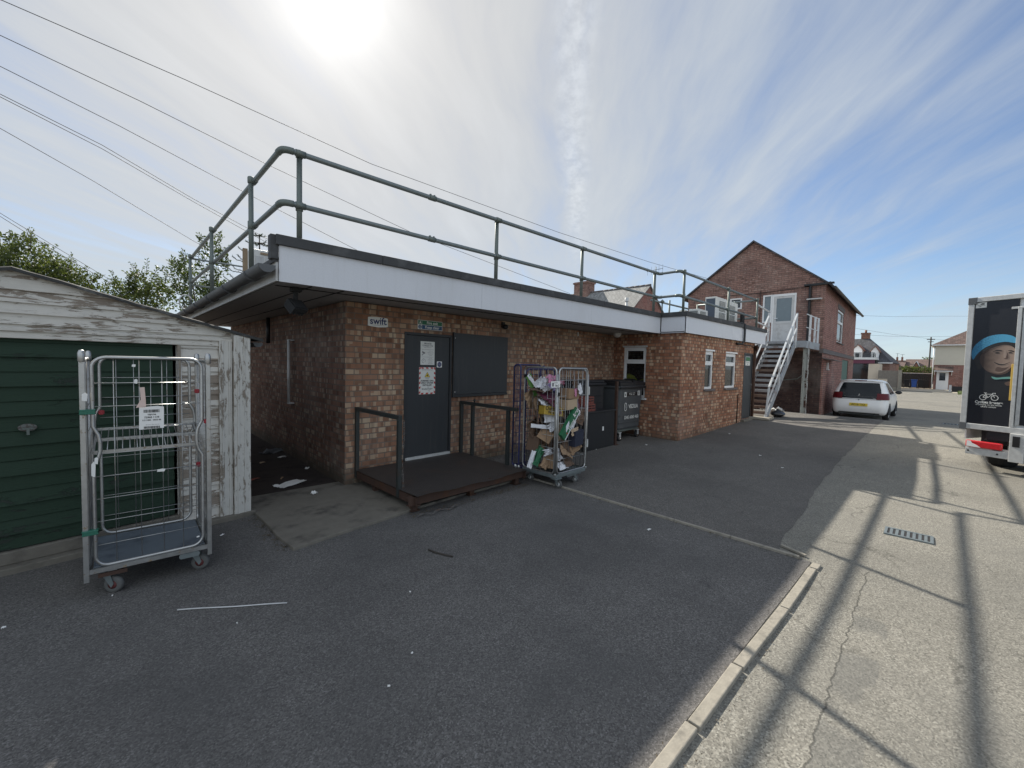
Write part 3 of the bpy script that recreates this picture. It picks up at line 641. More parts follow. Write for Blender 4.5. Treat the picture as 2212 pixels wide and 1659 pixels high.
# ------------------------------------------------------------------ signs
def on(P, u, z, o=.0): return P.p(u, z, o)
s_ = thing('logo_sign', 'white rounded panel reading swift in navy letters, high on the brick corner', 'sign', on(PM, .468, 2.263), PM.rz)
d = MB(); d.flat([(-.155+.004*0, -.058), (-.12, -.066), (0, -.076), (.12, -.066), (.155, -.058), (.152, .058), (.12, .064), (0, .07), (-.12, .064), (-.152, .058)], -.016, .012); d.build('panel', M['sign_w'], s_, .003)
text(s_, 'swift', 0, .008, -.0185, .135, M['navy'], bold=.018)
d = MB(); d.flat([(-.10, -.047), (.10, -.045), (.10, -.048), (-.10, -.050)], -.0175); d.build('underline', M['ink_g'], s_)
s_ = thing('fire_exit_sign', 'green and blue sign reading Fire exit Keep clear above the grey door', 'sign', on(PM, 1.363, 2.288), PM.rz)
d = MB(); d.flat(rect(-.232, -.072, .232, .072), -.007, .005); d.build('panel', M['sign_w'], s_)
d = MB(); d.flat(rect(-.225, .003, -.16, .066), -.0085); d.flat(rect(-.155, .003, .225, .066), -.0085); d.build('green_field', M['green_s'], s_)
d = MB(); d.flat(rect(-.155, -.066, .225, -.003), -.0085); d.flat(disc(-.192, -.034, .031), -.0085); d.build('blue_field', M['blue_s'], s_)
text(s_, 'Fire exit', .035, .034, -.0098, .062, M['sign_w'], bold=.02); text(s_, 'Keep clear', .035, -.034, -.0098, .062, M['sign_w'], bold=.02)
d = MB(); d.flat(disc(-.188, .053, .007, 10), -.0098); d.flat([(-.2, .044), (-.182, .044), (-.178, .028), (-.168, .012), (-.176, .010), (-.188, .026), (-.203, .012), (-.21, .016), (-.196, .03)], -.0098)
d.build('pictogram', M['sign_w'], s_); d = MB(); d.flat(disc(-.192, -.020, .006, 10), -.0098); d.flat([(-.196, -.03), (-.188, -.03), (-.188, -.058), (-.196, -.058)], -.0098); d.build('pictogram', M['sign_w'], s_)
s_ = thing('private_notice', 'tall off-white notice headed PRIVATE Colleagues Only, upper notice on the grey door', 'sign', on(PM, 1.328, 1.852, -.008), PM.rz)
d = MB(); d.flat(rect(-.132, -.183, .132, .183), -.004, .003); d.build('panel', M['sign_w'], s_)
text(s_, 'PRIVATE', 0, .148, -.0055, .036, M['ink_g'], bold=.03); text(s_, 'Colleagues Only', 0, .118, -.0055, .030, M['ink_g'], bold=.02); text(s_, 'Notice of Inspection', 0, .090, -.0055, .017, M['ink_g'])
for k, ln in enumerate(('CCTV is in', 'operation for your', 'safety and for', 'security')): text(s_, ln, .055, .032-.022*k, -.0055, .016, M['ink_g'])
for k, ln in enumerate(('Thorough', 'searches may be', 'carried out', 'at any time', 'without notice')): text(s_, ln, .055, -.078-.020*k, -.0055, .016, M['ink_g'])
d = MB(); d.flat(rect(-.11, .056, .11, .059), -.0055); d.build('divider', M['ink_g'], s_); d = MB(); d.flat(rect(-.11, -.062, .11, -.059), -.0055)
d.build('divider', M['ink_g'], s_); d = MB(); d.flat([(-.10, .03), (-.045, .008), (-.055, -.012), (-.105, .008)], -.0055); d.flat([(-.09, .0), (-.075, -.006), (-.09, -.034), (-.112, -.034), (-.112, -.026), (-.095, -.024)], -.0055)
d.build('pictogram', M['ink_g'], s_); d = MB()
for k in range(22):
    a0, a1 = -.6+5.6*k/22, -.6+5.6*(k+.9)/22
    d.flat([(-.075+.034*cos(a0), -.12+.034*sin(a0)), (-.075+.034*cos(a1), -.12+.034*sin(a1)), (-.075+.029*cos(a1), -.12+.029*sin(a1)), (-.075+.029*cos(a0), -.12+.029*sin(a0))], -.0055)
d.flat([(-.077, -.12), (-.073, -.12), (-.073, -.099), (-.077, -.099)], -.0055); d.flat([(-.077, -.123), (-.077, -.119), (-.09, -.126)], -.0055)
d.build('pictogram', M['ink_g'], s_)
s_ = thing('forensic_notice', 'red and white striped notice reading FORENSIC DNA SPRAY SYSTEM INSTALLED on the grey door', 'sign', on(PM, 1.327, 1.42, -.008), PM.rz)
d = MB(); d.flat(rect(-.152, -.212, .152, .212), -.004, .003); d.build('panel', M['sign_w'], s_)
d = MB()
for sgn in (-1, 1):                                   # diagonal hazard bars round the rim
    z = -.205
    while z < .19: 
        d.flat([(sgn*.150, z), (sgn*.126, z+.014), (sgn*.126, z+.048), (sgn*.150, z+.034)], -.0055); z += .075
    x = -.120
    while x < .10:
        zz_ = sgn*.210; d.flat([(x, zz_), (x+.045, zz_), (x+.058, zz_-sgn*.022), (x+.013, zz_-sgn*.022)], -.0055); x += .088
d.build('hazard_border', M['red_s'], s_)
d = MB(); d.flat([(-.052, .058), (.052, .058), (0, .138)], -.0055); d.build('triangle_edge', M['ink'], s_)
d = MB(); d.flat([(-.043, .063), (.043, .063), (0, .129)], -.0068); d.build('triangle', M['yellow_s'], s_)
d = MB(); d.flat([(-.020, .088), (.012, .10), (.018, .088), (-.014, .076)], -.0080); d.flat([(-.004, .080), (.008, .083), (.008, .070), (-.002, .070)], -.0080); d.build('camera_symbol', M['ink'], s_)
text(s_, 'THIS STORE IS PROTECTED BY', 0, .170, -.0055, .0155, M['ink'], bold=.01)
text(s_, 'ILLUMINATING', 0, .046, -.0055, .013, M['ink']); text(s_, 'FORENSICS', 0, .030, -.0055, .013, M['ink'])
for k, ln in enumerate(('FORENSIC DNA', 'SPRAY SYSTEM', 'INSTALLED')): text(s_, ln, 0, -.002-.034*k, -.0055, .034, M['ink'], bold=.03)
text(s_, 'SmokeCloak', -.008, -.128, -.0055, .036, M['ink'], bold=.01)
d = MB(); d.flat([(.005, -.092), (.03, -.100), (.045, -.096), (.03, -.104), (.01, -.1)], -.0055); d.flat([(.07, -.124), (.10, -.120), (.105, -.135), (.098, -.128)], -.0055); d.flat([(.02, -.152), (.045, -.158), (.05, -.168), (.035, -.162)], -.0055); d.build('swoosh', M['ink_g'], s_)
s_ = thing('fire_door_sticker', 'small square white sticker with a blue disc on the grey door', 'sticker', on(PM, 1.558, 1.679, -.008), PM.rz)
d = MB(); d.flat(rrect(-.05, -.048, .05, .048, .008), -.003, .002); d.build('panel', M['paper'], s_)
d = MB(); d.flat(disc(0, 0, .040), -.0045); d.build('blue_disc', M['navy'], s_)
text(s_, 'Fire door', 0, .010, -.0058, .016, M['sign_w']); text(s_, 'keep shut', 0, -.008, -.0058, .016, M['sign_w'])
s_ = thing('door_safety_sign', 'small green topped white sign on the narrow grey side door', 'sign', on(PF, 4.35, 1.965, -.012), 0)
d = MB(); d.flat(rect(-.19, -.13, .19, .13), -.004, .003); d.build('panel', M['sign_w'], s_)
d = MB(); d.flat(rect(-.175, .0, .175, .118), -.0055); d.build('green_field', M['green_s'], s_)
text(s_, 'Fire exit', 0, .06, -.007, .075, M['lime'], bold=.02); text(s_, 'Push bar to', 0, -.04, -.0055, .05, M['ink_g']); text(s_, 'open', 0, -.09, -.0055, .05, M['ink_g'])
# lamps and fittings on the building
s_ = thing('floodlight', 'black floodlight hanging under the dark soffit near the roof corner', 'floodlight', (1.50, 5.12, 2.50))
d = MB(); d.box((0, 0, -.02), (.10, .10, .04)); d.bar((0, 0, -.03), (.0, .02, -.12), .04); d.build('bracket', M['black_m'], s_)
d = MB(); mm = Matrix.Rotation(.5, 3, 'Z') @ Matrix.Rotation(-.75, 3, 'X')
d.box((0, -.03, -.20), (.19, .06, .15), M=mm); 
for k in range(5): d.box(Vector((0, -.03, -.20)) + mm @ Vector((-.08+.04*k, .05, 0)), (.008, .05, .14), M=mm)
d.build('housing', M['black_m'], s_, .008)
d = MB(); d.box(Vector((0, -.03, -.20)) + mm @ Vector((0, -.038, 0)), (.17, .006, .13), M=mm); d.build('lens', M['black_m'], s_)
s_ = thing('wall_lamp', 'small black lamp fixed to brick above the boarded window', 'lamp', on(PM, 2.967, 2.40), PM.rz)
d = MB(); d.box((0, -.02, .03), (.07, .04, .10)); d.build('base', M['black'], s_, .006)
d = MB(); d.lathe([(0, .02), (.05, .0), (.055, -.05), (.03, -.07), (0, -.07)], (0, -.08, .02), 14); d.build('shade', M['black'], s_)
s_ = thing('dome_lamp', 'white round dome light under the soffit near the inner corner', 'lamp', on(PM, 6.5, 2.49, .35))
d = MB(); d.lathe([(0, -.085), (.05, -.075), (.085, -.04), (.095, -.01), (.095, .022)], (0, 0, 0), 20); d.build('dome', M['white_d'], s_)
d = MB(); d.lathe([(.105, .0), (.105, .024), (0, .024)], (0, 0, 0), 20); d.build('base', M['white_d'], s_)
tag(MB().box(on(PM, 5.35, 2.42, .02), (.02, .03, .09), PM.rz).build('alarm_contact', M['white_d'], None, .004), 'tiny white fitting on the brick under the soffit', 'fitting')
jk = MB(); random.seed(3)                              # hi-vis jacket lying inside the kitchen window
gx, gy = 26, 9; vs = []
for i in range(gx+1):
    for j in range(gy+1):
        u = i/gx; v = j/gy; vs.append((9.38+.22*v, 5.14+.62*u, 1.36+.21*sin(pi*v)*(.55+.45*sin(7*u+1.2))+.05*mnoise.noise(Vector((u*6, v*3, 0)))+.02*mnoise.noise(Vector((u*22, v*9, 1)))))
jk.add(vs, [(i*(gy+1)+j, i*(gy+1)+j+1, (i+1)*(gy+1)+j+1, (i+1)*(gy+1)+j) for i in range(gx) for j in range(gy)], True)
jo = jk.build('jacket', M['hivis']); tag(jo, 'crumpled yellow hi-vis jacket lying inside the kitchen window behind the bins', 'jacket')
tag(MB().b2((9.36, 4.95, .9), (9.72, 6.0, 1.34)).build('worktop', M['bin_dark']), 'dark worktop just inside the kitchen window', 'worktop')

# ------------------------------------------------------------------ roof guard rail
G = thing('roof_guardrail', 'grey galvanised tubular guardrail along the flat roof edge, with rounded corner bend', 'railing', (0, 0, 2.91))
RT, RM, RR = 1.03, .45, .029
def corner(pts, r=.12, n=6):
    out = [Vector(pts[0])]
    for i in range(1, len(pts)-1):
        a, b, c = Vector(pts[i-1]), Vector(pts[i]), Vector(pts[i+1]); u = (a-b).normalized(); v = (c-b).normalized()
        for k in range(n+1):
            t = k/n; p0 = b+u*r; p1 = b+v*r; out.append((1-t)**2*p0 + 2*t*(1-t)*b + t*t*p1)
    out.append(Vector(pts[-1])); return out
path = [(1.285, 12.0), (1.285, 5.0), (9.36, 5.0), (9.36, 4.42), (14.62, 4.42)]
for nm, h in (('top_rail', RT-.035), ('mid_rail', RM)):
    off = .036
    pp = [(1.285+off, 12.0, h), (1.285+off, 5.0-.02, h), (9.50, 5.0-.02, h), (9.36, 4.42+.04, h+.0), (14.62, 4.42+.04, h-.02)]
    pp = [(1.285+off, 12.0, h), (1.285+off, 4.965, h), (9.37, 4.965, h), (9.37, 4.46, h), (14.62, 4.46, h-.03)]
    MB().tube(corner(pp), RR, 10).build(nm, M['galv'], G)
posts = [(1.285, 6.15), (1.285, 9.0), (1.285, 11.75), (1.50, 5.0), (4.33, 5.0), (6.47, 5.0), (9.22, 5.0), (9.50, 4.42), (12.2, 4.42), (14.55, 4.42)]
for i, (x, y) in enumerate(posts):
    dz_ = -.03*max(0, (x-9.3)/5)
    zb0 = -.17 if x < 1.3 else 0; p = MB().tube([(x, y, zb0), (x, y, RT+dz_)], RR, 10)
    p.lathe([(.0, RT+.012), (.030, RT+.010), (.038, RT), (.038, RT-.065), (.031, RT-.07)], (x, y, dz_), 12); p.lathe([(.031, RM+.05), (.038, RM+.045), (.038, RM-.045), (.031, RM-.05)], (x, y, dz_), 12)
    p.box((x, y, zb0+.012), (.11, .11, .024))
    al_y = (y in (5.0, 4.42))
    for h in (RT-.035, RM):
        if al_y: p.tube([(x-.05, y+(-.035 if y == 5.0 else .04), h+dz_), (x+.05, y+(-.035 if y == 5.0 else .04), h+dz_)], .036, 10)
        else: p.tube([(x+.036, y-.05, h), (x+.036, y+.05, h)], .036, 10)
    p.build('post', M['galv_d'], G)
for h in (RT-.035, RM):
    fit = MB(); fit.tube([(3.10, 4.965, h), (3.20, 4.965, h)], .036, 10); fit.box((3.18, 4.965, h+.036), (.02, .02, .02)); fit.box((3.12, 4.965, h+.036), (.02, .02, .02)); fit.build('coupling', M['galv_d'], G)
    for pts_, rr_ in (([(1.321, 5.10, h), (1.321, 4.965, h), (1.43, 4.965, h)], .10), ([(9.28, 4.965, h), (9.37, 4.965, h), (9.37, 4.88, h)], .06), ([(9.37, 4.55, h), (9.37, 4.46, h), (9.47, 4.46, h)], .06)):
        MB().tube(corner(pts_, rr_), .0355, 10).build('elbow', M['galv_d'], G)
fit = MB()
for h in (RT-.20, RM-.2): fit.tube([(1.285, 11.75, h+.12), (4.6, 11.9, h+.12)], .02, 8)
fit.build('far_rail', M['galv'], G)
G2 = thing('end_guardrail', 'short grey guardrail closing the wing roof beside the white stair door', 'railing', (0, 0, 2.91))
for nm, h in (('top_rail', .96), ('mid_rail', .42)):
    MB().tube([(14.62, 4.46, h), (14.62, 6.3, h)], RR, 8).build(nm, M['galv'], G2)
    MB().tube([(12.0, 6.6, h-.1), (14.9, 6.6, h-.1)], RR, 8).build(nm, M['galv'], G2)
    MB().tube([(14.62, 4.46, h-.12), (17.0, 4.75, h-.1)], RR, 8).build(nm, M['stair_w'], G2)
for x, y in ((14.62, 5.1), (14.62, 6.3), (13.2, 6.6)): MB().tube([(x, y, 0), (x, y, .99)], RR, 8).build('post', M['galv_d'], G2)
# ------------------------------------------------------------------ roof plant
def ac_unit(name, label, cat, x0, y0, wdt, dep, h, z0, fans, side_mat, group=None):
    a = thing(name, label, cat, (x0, y0, z0), 0, group)
    d = MB(); d.b2((0, 0, .05), (wdt, dep, h)); d.build('casing', M['ac'], a, .012)
    d = MB()
    d.b2((.05, .04, 0), (.12, dep-.04, .05)); d.b2((wdt-.12, .04, 0), (wdt-.05, dep-.04, .05)); d.build('foot', M['black_m'], a)
    for (u0, v0, u1, v1) in fans:
        d = MB(); d.b2((u0, -.006, v0), (u1, -.001, v1)); g = d.build('grille', M['ac_grille'], a)
        d = MB(); k = v0+.02
        while k < v1-.01: d.b2((u0+.01, -.014, k), (u1-.01, -.0065, k+.008)); k += .03
        d.build('slat', M['ac'], g)
    if side_mat:
        d = MB(); d.b2((-.006, .03, .10), (-.001, dep-.03, h-.05)); d.build('side_sheet', M[side_mat], a)  # grille on the small unit, painted side shade on the tall one
        if side_mat == 'ac_grille':
            pass
    d = MB(); d.b2((wdt*.62, -.006, h*.45), (wdt*.68, -.002, h*.58)); d.build('rating_plate', M['paper'], a)
    return a
ac_unit('condenser_unit', 'small white condenser unit low on the wing roof beside the satellite dish', 'condenser', 11.70, 5.0, .60, .28, .42, 2.93, [(.10, .09, .46, .36)], 'ac_grille')
ac_unit('condenser_unit', 'tall white condenser unit with its shaded side painted dark blue on the wing roof', 'condenser', 12.86, 5.0, .83, .32, .90, 2.93, [(.24, .10, .70, .46), (.24, .50, .70, .80)], 'ac_side', None)
ac_unit('condenser_unit', 'second tall white condenser standing behind the roof guardrail, nearest the stair door', 'condenser', 13.75, 5.0, .85, .32, .88, 2.93, [(.18, .10, .62, .46), (.18, .50, .62, .76)], None, None)
a = thing('condenser_unit', 'grey-white condenser with a top handle on the roof, left of the roof corner', 'condenser', (1.56, 7.45, 2.80), R_(3))
d = MB(); d.b2((0, 0, 0), (.36, .30, .57)); d.build('casing', M['ac'], a, .012)
d = MB(); d.b2((.05, -.008, .05), (.17, -.001, .47)); d.b2((.19, -.008, .05), (.33, -.001, .47)); d.build('side_panel', M['white_d'], a, .003)
d = MB(); d.b2((.12, -.02, .50), (.27, -.001, .53)); d.build('handle', M['wood'], a)
tag(MB().b2((1.44, 7.40, 2.76), (1.50, 7.44, 3.34)).build('timber_sheet', M['wood'], None), 'upright timber board leaning beside the condenser at the roof corner', 'board')
s_ = thing('satellite_dish', 'pale round satellite dish on the roof behind the small condenser', 'satellite dish', (12.4, 5.75, 2.93), R_(-60))
d = MB(); d.lathe([(0, .04), (.08, .03), (.14, .015), (.19, -.01), (.195, -.015), (.14, .01), (.08, .024), (0, .033)], (0, 0, .33), 24, 'Y'); d.build('reflector', M['ac'], s_)
d = MB(); d.tube([(0, .05, 0), (0, .05, .42)], .02, 8); d.tube([(0, -.02, .15), (0, -.30, .36)], .012, 6); d.build('mount', M['galv_d'], s_)
s_ = thing('flue_pipe', 'thin roof flue with a small cowl at the step in the roof edge', 'flue', (9.32, 5.10, 2.91)); s_.location = (9.15, 4.75, 2.91)
d = MB(); d.tube([(0, 0, 0), (0, 0, .30)], .016, 8); d.build('pipe', M['galv_d'], s_); d = MB(); d.lathe([(0, .36), (.05, .31), (.045, .29), (.02, .29)], (0, 0, 0), 12); d.build('cowl', M['galv_d'], s_)
s_ = thing('hooded_vent', 'small dark hooded vent on the wing roof left of the small condenser', 'vent', (10.5, 4.8, 2.91))
d = MB(); d.lathe([(.05, 0), (.05, .10), (.09, .13), (.09, .20), (.03, .24), (0, .245)], (0, 0, 0), 14); d.build('cowl', M['black_m'], s_)
s_ = thing('black_plank', 'upright black padded plank leaning on the guardrail by the stairs', 'board', (14.15, 4.7, 2.91), 0)
d = MB(); d.flat(rrect(-.09, 0, .09, .56, .085), -.04, .08); d.build('plank', M['black_m'], s_, .01)
s_ = thing('aerial', 'television aerial on a thin mast beyond the flat roof', 'aerial', at(1415, 640, 24), R_(-60))
d = MB(); d.tube([(0, 0, -.5), (0, 0, 1.65)], .018, 6); d.build('mast', M['galv_d'], s_)
d = MB(); d.tube([(-.5, 0, 1.4), (.35, 0, 1.55)], .012, 6)
for k in range(5): x = -.45+.2*k; z = 1.41+.035*k; d.tube([(x, -.22, z), (x, .22, z)], .008, 5); d.tube([(x, 0, z-.22), (x, 0, z+.22)], .006, 5)
d.build('element', M['wire'], s_)

# ------------------------------------------------------------------ steel platform at the door
S_ = thing('metal_platform', 'low brown chequer plate platform with beam edges in front of the grey door', 'platform', (0, 0, 0))
PO = [(2.42, 5.66), (2.455, 4.10), (4.30, 4.19), (4.30, 5.76)]
d = MB(); nx_, ny_ = 14, 10; vs = []
for i in range(nx_+1):
    for j in range(ny_+1):
        u, v = i/nx_, j/ny_
        a = Vector(PO[1]).lerp(Vector(PO[2]), u); b = Vector(PO[0]).lerp(Vector(PO[3]), u); p = a.lerp(b, v)
        wv_ = (.012*sin(u*7+.8)+.008*sin(u*17))*(1-v)**6
        vs.append((p.x, p.y - (.03 if j == 0 else 0)*(.6+.4*sin(u*9)), .203+wv_))
d.add(vs, [(i*(ny_+1)+j, (i+1)*(ny_+1)+j, (i+1)*(ny_+1)+j+1, i*(ny_+1)+j+1) for i in range(nx_) for j in range(ny_)])
mcp, t, b_ = newmat('chequer_plate'); ob = t.n('ShaderNodeTexCoord').outputs['Object']
X, Y, Z = t.xyz(ob); ua = t.m('MULTIPLY', t.m('ADD', X, Y), 24.); ub = t.m('MULTIPLY', t.m('SUBTRACT', X, Y), 24.)
par = t.m('MODULO', t.m('ABSOLUTE', t.m('ADD', t.m('FLOOR', ua), t.m('FLOOR', ub))), 2.0)
fa = t.m('ABSOLUTE', t.m('SUBTRACT', t.m('FRACT', ua), .5)); fb = t.m('ABSOLUTE', t.m('SUBTRACT', t.m('FRACT', ub), .5))
la = t.m('MULTIPLY', t.m('LESS_THAN', fa, .14), t.m('LESS_THAN', fb, .42)); lb = t.m('MULTIPLY', t.m('LESS_THAN', fb, .14), t.m('LESS_THAN', fa, .42))
ht = t.m('ADD', t.m('MULTIPLY', la, par), t.m('MULTIPLY', lb, t.m('SUBTRACT', 1.0, par)))
n_1 = t.noise(ob, 7, 6); cc = t.mix(n_1, (.038, .034, .032, 1), (.068, .058, .052, 1)); cc = t.mix(t.m('MULTIPLY', ht, .35), cc, (.12, .095, .08, 1)); cc = t.mix(t.m('MULTIPLY', t.step(t.noise(ob, 3.5, 7), .56, .66), .5), cc, (.075, .048, .036, 1))
t.put(b_, 'Base Color', cc); b_.inputs['Roughness'].default_value = .6; b_.inputs['Metallic'].default_value = .25
bm_ = t.n('ShaderNodeBump'); bm_.inputs['Distance'].default_value = .004; t.put(bm_, 'Height', ht); t.put(b_, 'Normal', bm_.outputs[0])
d.build('deck', mcp, S_)
def chan(a, b, h=.095):
    d = MB(); a, b = Vector(a), Vector(b)
    d.bar(a+Vector((0, 0, .195-h/2)), b+Vector((0, 0, .195-h/2)), .008, h)
    nn = (b-a).normalized().cross(Vector((0, 0, 1)))
    for z in (.195-.004, .195-h+.004): d.bar(a+Vector((0, 0, z))-nn*.025, b+Vector((0, 0, z))-nn*.025, .05, .008)
    return d.build('edge_beam', M['rusty'], S_)
chan((2.385, 4.155, -.005), (4.29, 4.245, -.005)); chan((2.43, 5.64, -.005), (2.465, 4.11, -.005)); chan((4.285, 4.2, -.005), (4.285, 5.74, -.005))
for x, y in ((2.52, 4.28), (2.5, 5.2), (3.4, 4.34), (4.2, 4.32), (4.2, 5.3)): d = MB(); d.box((x, y, .045), (.07, .07, .11)); d.box((x, y, -.001), (.11, .11, .012)); d.build('foot', M['rusty'], S_)
def frame_rail(name, label, posts, ext=None):
    r = thing(name, label, 'handrail', (0, 0, 0), 0, 'steel handrails on the platform')
    for x, y in posts: d = MB(); d.bar((x, y, .10), (x, y, 1.024), .05, .05, (0, 1, 0)); d.build('post', M['steel_dark'], r, .004)
    a, b = posts[0], posts[-1]; e = ext or b
    d = MB(); d.bar((a[0], a[1]+.025, 1.05), (e[0], e[1]-.025, 1.05), .05, .05); d.build('top_bar', M['steel_dark'], r, .004)
    return r
frame_rail('handrail', 'dark square steel handrail on the left edge of the platform, with a hanging chain', [(2.44, 5.66), (2.46, 4.52)])
r_ = frame_rail('handrail', 'dark square steel handrail between the door and the filled cage, with three posts', [(4.275, 5.74), (4.28, 5.44), (4.29, 4.60)], (4.292, 4.43))
d = MB(); d.lathe([(0, .035), (.016, .025), (.022, .008), (.014, -.01), (.01, -.03)], (4.278, 5.40, 1.10), 12); d.build('knob', M['black'], r_)
ch = MB(); z = 1.0
while z > .14:
    a = (int(z*1000)//22) % 2
    c = Vector((2.50+.01*sin(z*9), 4.50, z)); ring = [c+Vector(((.011*cos(t)) if a else 0, 0 if a else .011*cos(t), .019*sin(t))) for t in frange(0, 2*pi, 10)[:-1]]
    ch.tube(ring, .0035, 5, True); z -= .027
for k in range(22):
    c = Vector((2.45+.025*k+.01*sin(k*1.9), 4.04+.03*sin(k*.7), .010)); ring = [c+Vector((.018*cos(t), .010*sin(t)*(k % 2), .010*sin(t)*(1-k % 2)*.6)) for t in frange(0, 2*pi, 10)[:-1]]
    ch.tube(ring, .0035, 5, True)
tag(ch.build('chain', metalmat('old_chain', (.20, .19, .18), .5, .7, (.12, .06, .03), .5, 20)), 'loose steel chain hanging down the left platform handrail to the ground', 'chain')

# ------------------------------------------------------------------ garage
GA = thing('wooden_garage', 'old timber garage with peeling white boards and a dark green up-and-over door', 'garage', (1.08, 5.36, -.02), R_(9))
def roofz(x): return 1.965+.41*(1-abs(x+1.66)/1.71) if True else 0
d = MB(); lev = [1.87, 1.955, 2.04, 2.125, 2.22, 2.40]
def gable_board(z0, z1, y0, cut=None):
    L, Rr = [], []
    def xlim(z):
        t = 1-(z-1.965)/.41; t = max(0.02, min(1, t)); return -1.66-1.71*t, -1.66+1.71*t
    a0, b0 = xlim(z0); a1, b1 = xlim(z1); 
    if z1 <= 1.966: a0, b0, a1, b1 = -3.36, .0, -3.36, .0
    elif z0 < 1.965: 
        return [(-3.36, z0), (.0, z0), (.04, 1.965), (b1, z1), (a1, z1), (-3.36, 1.965)]
    return [(a0, z0), (b0, z0), (b1, z1), (a1, z1)]
for i in range(len(lev)-1):
    z1 = min(lev[i+1], 2.372)
    pl = gable_board(lev[i], z1, 0)
    y0 = -.012*(i % 2) - .006*i
    n_ = len(pl); vs = [(x, -.02-.008+(.014 if k >= 2 else 0)-.004*i, z) for k, (x, z) in enumerate(pl)] + [(x, .03, z) for x, z in pl]
    d.add(vs, [list(range(n_))] + [[(k+1) % n_, k, n_+k, n_+(k+1) % n_] for k in range(n_)])
d.build('gable_board', M['peel'], GA)
d = MB(); d.b2((-3.36, -.035, 1.845), (-.02, .02, 1.872)); d.b2((-3.36, -.045, 1.90), (-.16, -.03, 1.93)); d.build('door_lintel', M['peel'], GA, .004)
d = MB(); z = .05
while z < 1.84:
    h = .118; d.add([(-.60, -.022, z), (-.283, -.022, z), (-.283, -.006, z+h), (-.60, -.006, z+h), (-.60, .02, z), (-.283, .02, z), (-.283, .02, z+h), (-.60, .02, z+h)], [(0, 1, 2, 3), (1, 0, 4, 5), (0, 3, 7, 4), (2, 1, 5, 6)]); z += h
d.build('weatherboard', M['peel'], GA)
d = MB(); d.b2((-.283, -.045, .02), (-.165, .03, 1.90)); d.b2((-.262, -.052, .02), (-.245, -.044, 1.90)); d.b2((-.2, -.052, .02), (-.185, -.044, 1.90)); d.build('corner_board', M['peel_post'], GA, .003)
d = MB(); d.b2((-.16, -.075, -.02), (.0, .06, 1.97)); d.b2((-.13, -.082, .0), (-.11, -.073, 1.95)); d.b2((-.065, -.080, .0), (-.05, -.073, 1.95)); d.b2((-.165, -.03, 1.90), (.01, .06, 1.985)); d.build('corner_post', M['peel_post'], GA, .006)
d = MB(); d.b2((-.628, -.03, .04), (-.602, .03, 1.865)); d.build('door_jamb', M['peel_post'], GA)
dr = MB(); z = .165; k = 0
while z < 1.85:
    h = .1178; lip = .012 if k % 2 else 0
    dr.add([(-2.75, .012-lip, z+.004), (-.655, .012-lip, z+.004), (-.655, .022, z+h), (-2.75, .022, z+h), (-2.75, .05, z+.004), (-.655, .05, z+.004), (-.655, .05, z+h), (-2.75, .05, z+h)], [(0, 1, 2, 3), (1, 0, 4, 5), (0, 3, 7, 4), (2, 1, 5, 6), (3, 2, 6, 7)]); z += h; k += 1
dr.b2((-2.75, .03, .165), (-.655, .06, 1.85))
dr = dr.build('garage_door', M['peel_green'], GA)
d = MB(); d.flat(disc(-1.60, 1.135, .030, 24, .052), -.008, .02); hp = d.build('handle_plate', metalmat('corroded_plate', (.20, .21, .20), .6, .5, (.08, .07, .06), .7, 40), dr)
d = MB(); d.bar((-1.60, -.005, 1.12), (-1.60, -.035, 1.11), .014); d.bar((-1.60, -.035, 1.13), (-1.60, -.035, 1.08), .016); d.bar((-1.63, -.035, 1.13), (-1.57, -.035, 1.13), .012); d.build('handle', M['galv_d'], dr)
d = MB(); d.b2((-3.4, -.10, -.05), (.05, .10, .055)); d.b2((-3.4, -.02, .055), (-.60, .10, .160)); d.build('plinth', M['concrete'], GA, .01)
d = MB(); d.b2((-3.36, .03, .02), (-2.75, .06, 1.86)); d.b2((-.03, .06, 0), (-.002, 5.4, 1.95)); d.b2((-3.36, .06, 0), (-3.33, 5.4, 1.95)); d.b2((-3.36, 5.38, 0), (0, 5.41, 1.95)); d.build('side_wall', M['peel'], GA)
d = MB(); d.prism([(-3.35, 5.40, 1.95), (.03, 5.40, 1.95), (-1.66, 5.40, 2.36)], (0, .03, 0)); d.build('rear_gable', M['peel'], GA)
random.seed(5); rp = []
for sd in (-1, 1):                                    # felt slopes with a ragged, curled front edge
    d = MB(); vs = []; n_ = 22
    for i in range(n_+1):
        t_ = i/n_; x = -1.66+sd*t_*1.79; z = 2.383-.43*t_*1.79/1.71 + .010*mnoise.noise(Vector((x*4, 0, 3)))
        wob = .022*mnoise.noise(Vector((x*2.6, sd, 0)))
        vs += [(x, -.085+wob, z+.002+.014*mnoise.noise(Vector((x*5, 9, 0)))), (x, -.06, z+.012), (x, 5.5, z+.012), (x, 5.5, z-.016), (x, -.06, z-.016), (x, -.088+wob, z-.022)]
    for i in range(n_):
        for k in range(6): a = i*6+k; b__ = i*6+(k+1) % 6; d.f.append([a, b__, b__+6, a+6] if sd > 0 else [a, a+6, b__+6, b__]); d.sm.append(False)
    d.f.append([n_*6+k for k in range(6)][::(1 if sd < 0 else -1)]); d.sm.append(False); d.v = [Vector(p) for p in vs]
    d.build('roof_slope', M['garage_roof'], GA)
d = MB(); n_ = 8; vs = []
for y in (.02, 5.4):
    for k in range(n_+1): a = pi+pi*k/n_; vs.append((.115+.05*cos(a), y, 1.905+.05*sin(a)))
d.add(vs, [(k, k+1, n_+2+k, n_+1+k) for k in range(n_)], True); d.prism([(.115+.05*cos(pi+pi*k/n_), .02, 1.905+.05*sin(pi+pi*k/n_)) for k in range(n_+1)], (0, .008, 0)); d.build('gutter', M['grey_plastic'], GA)
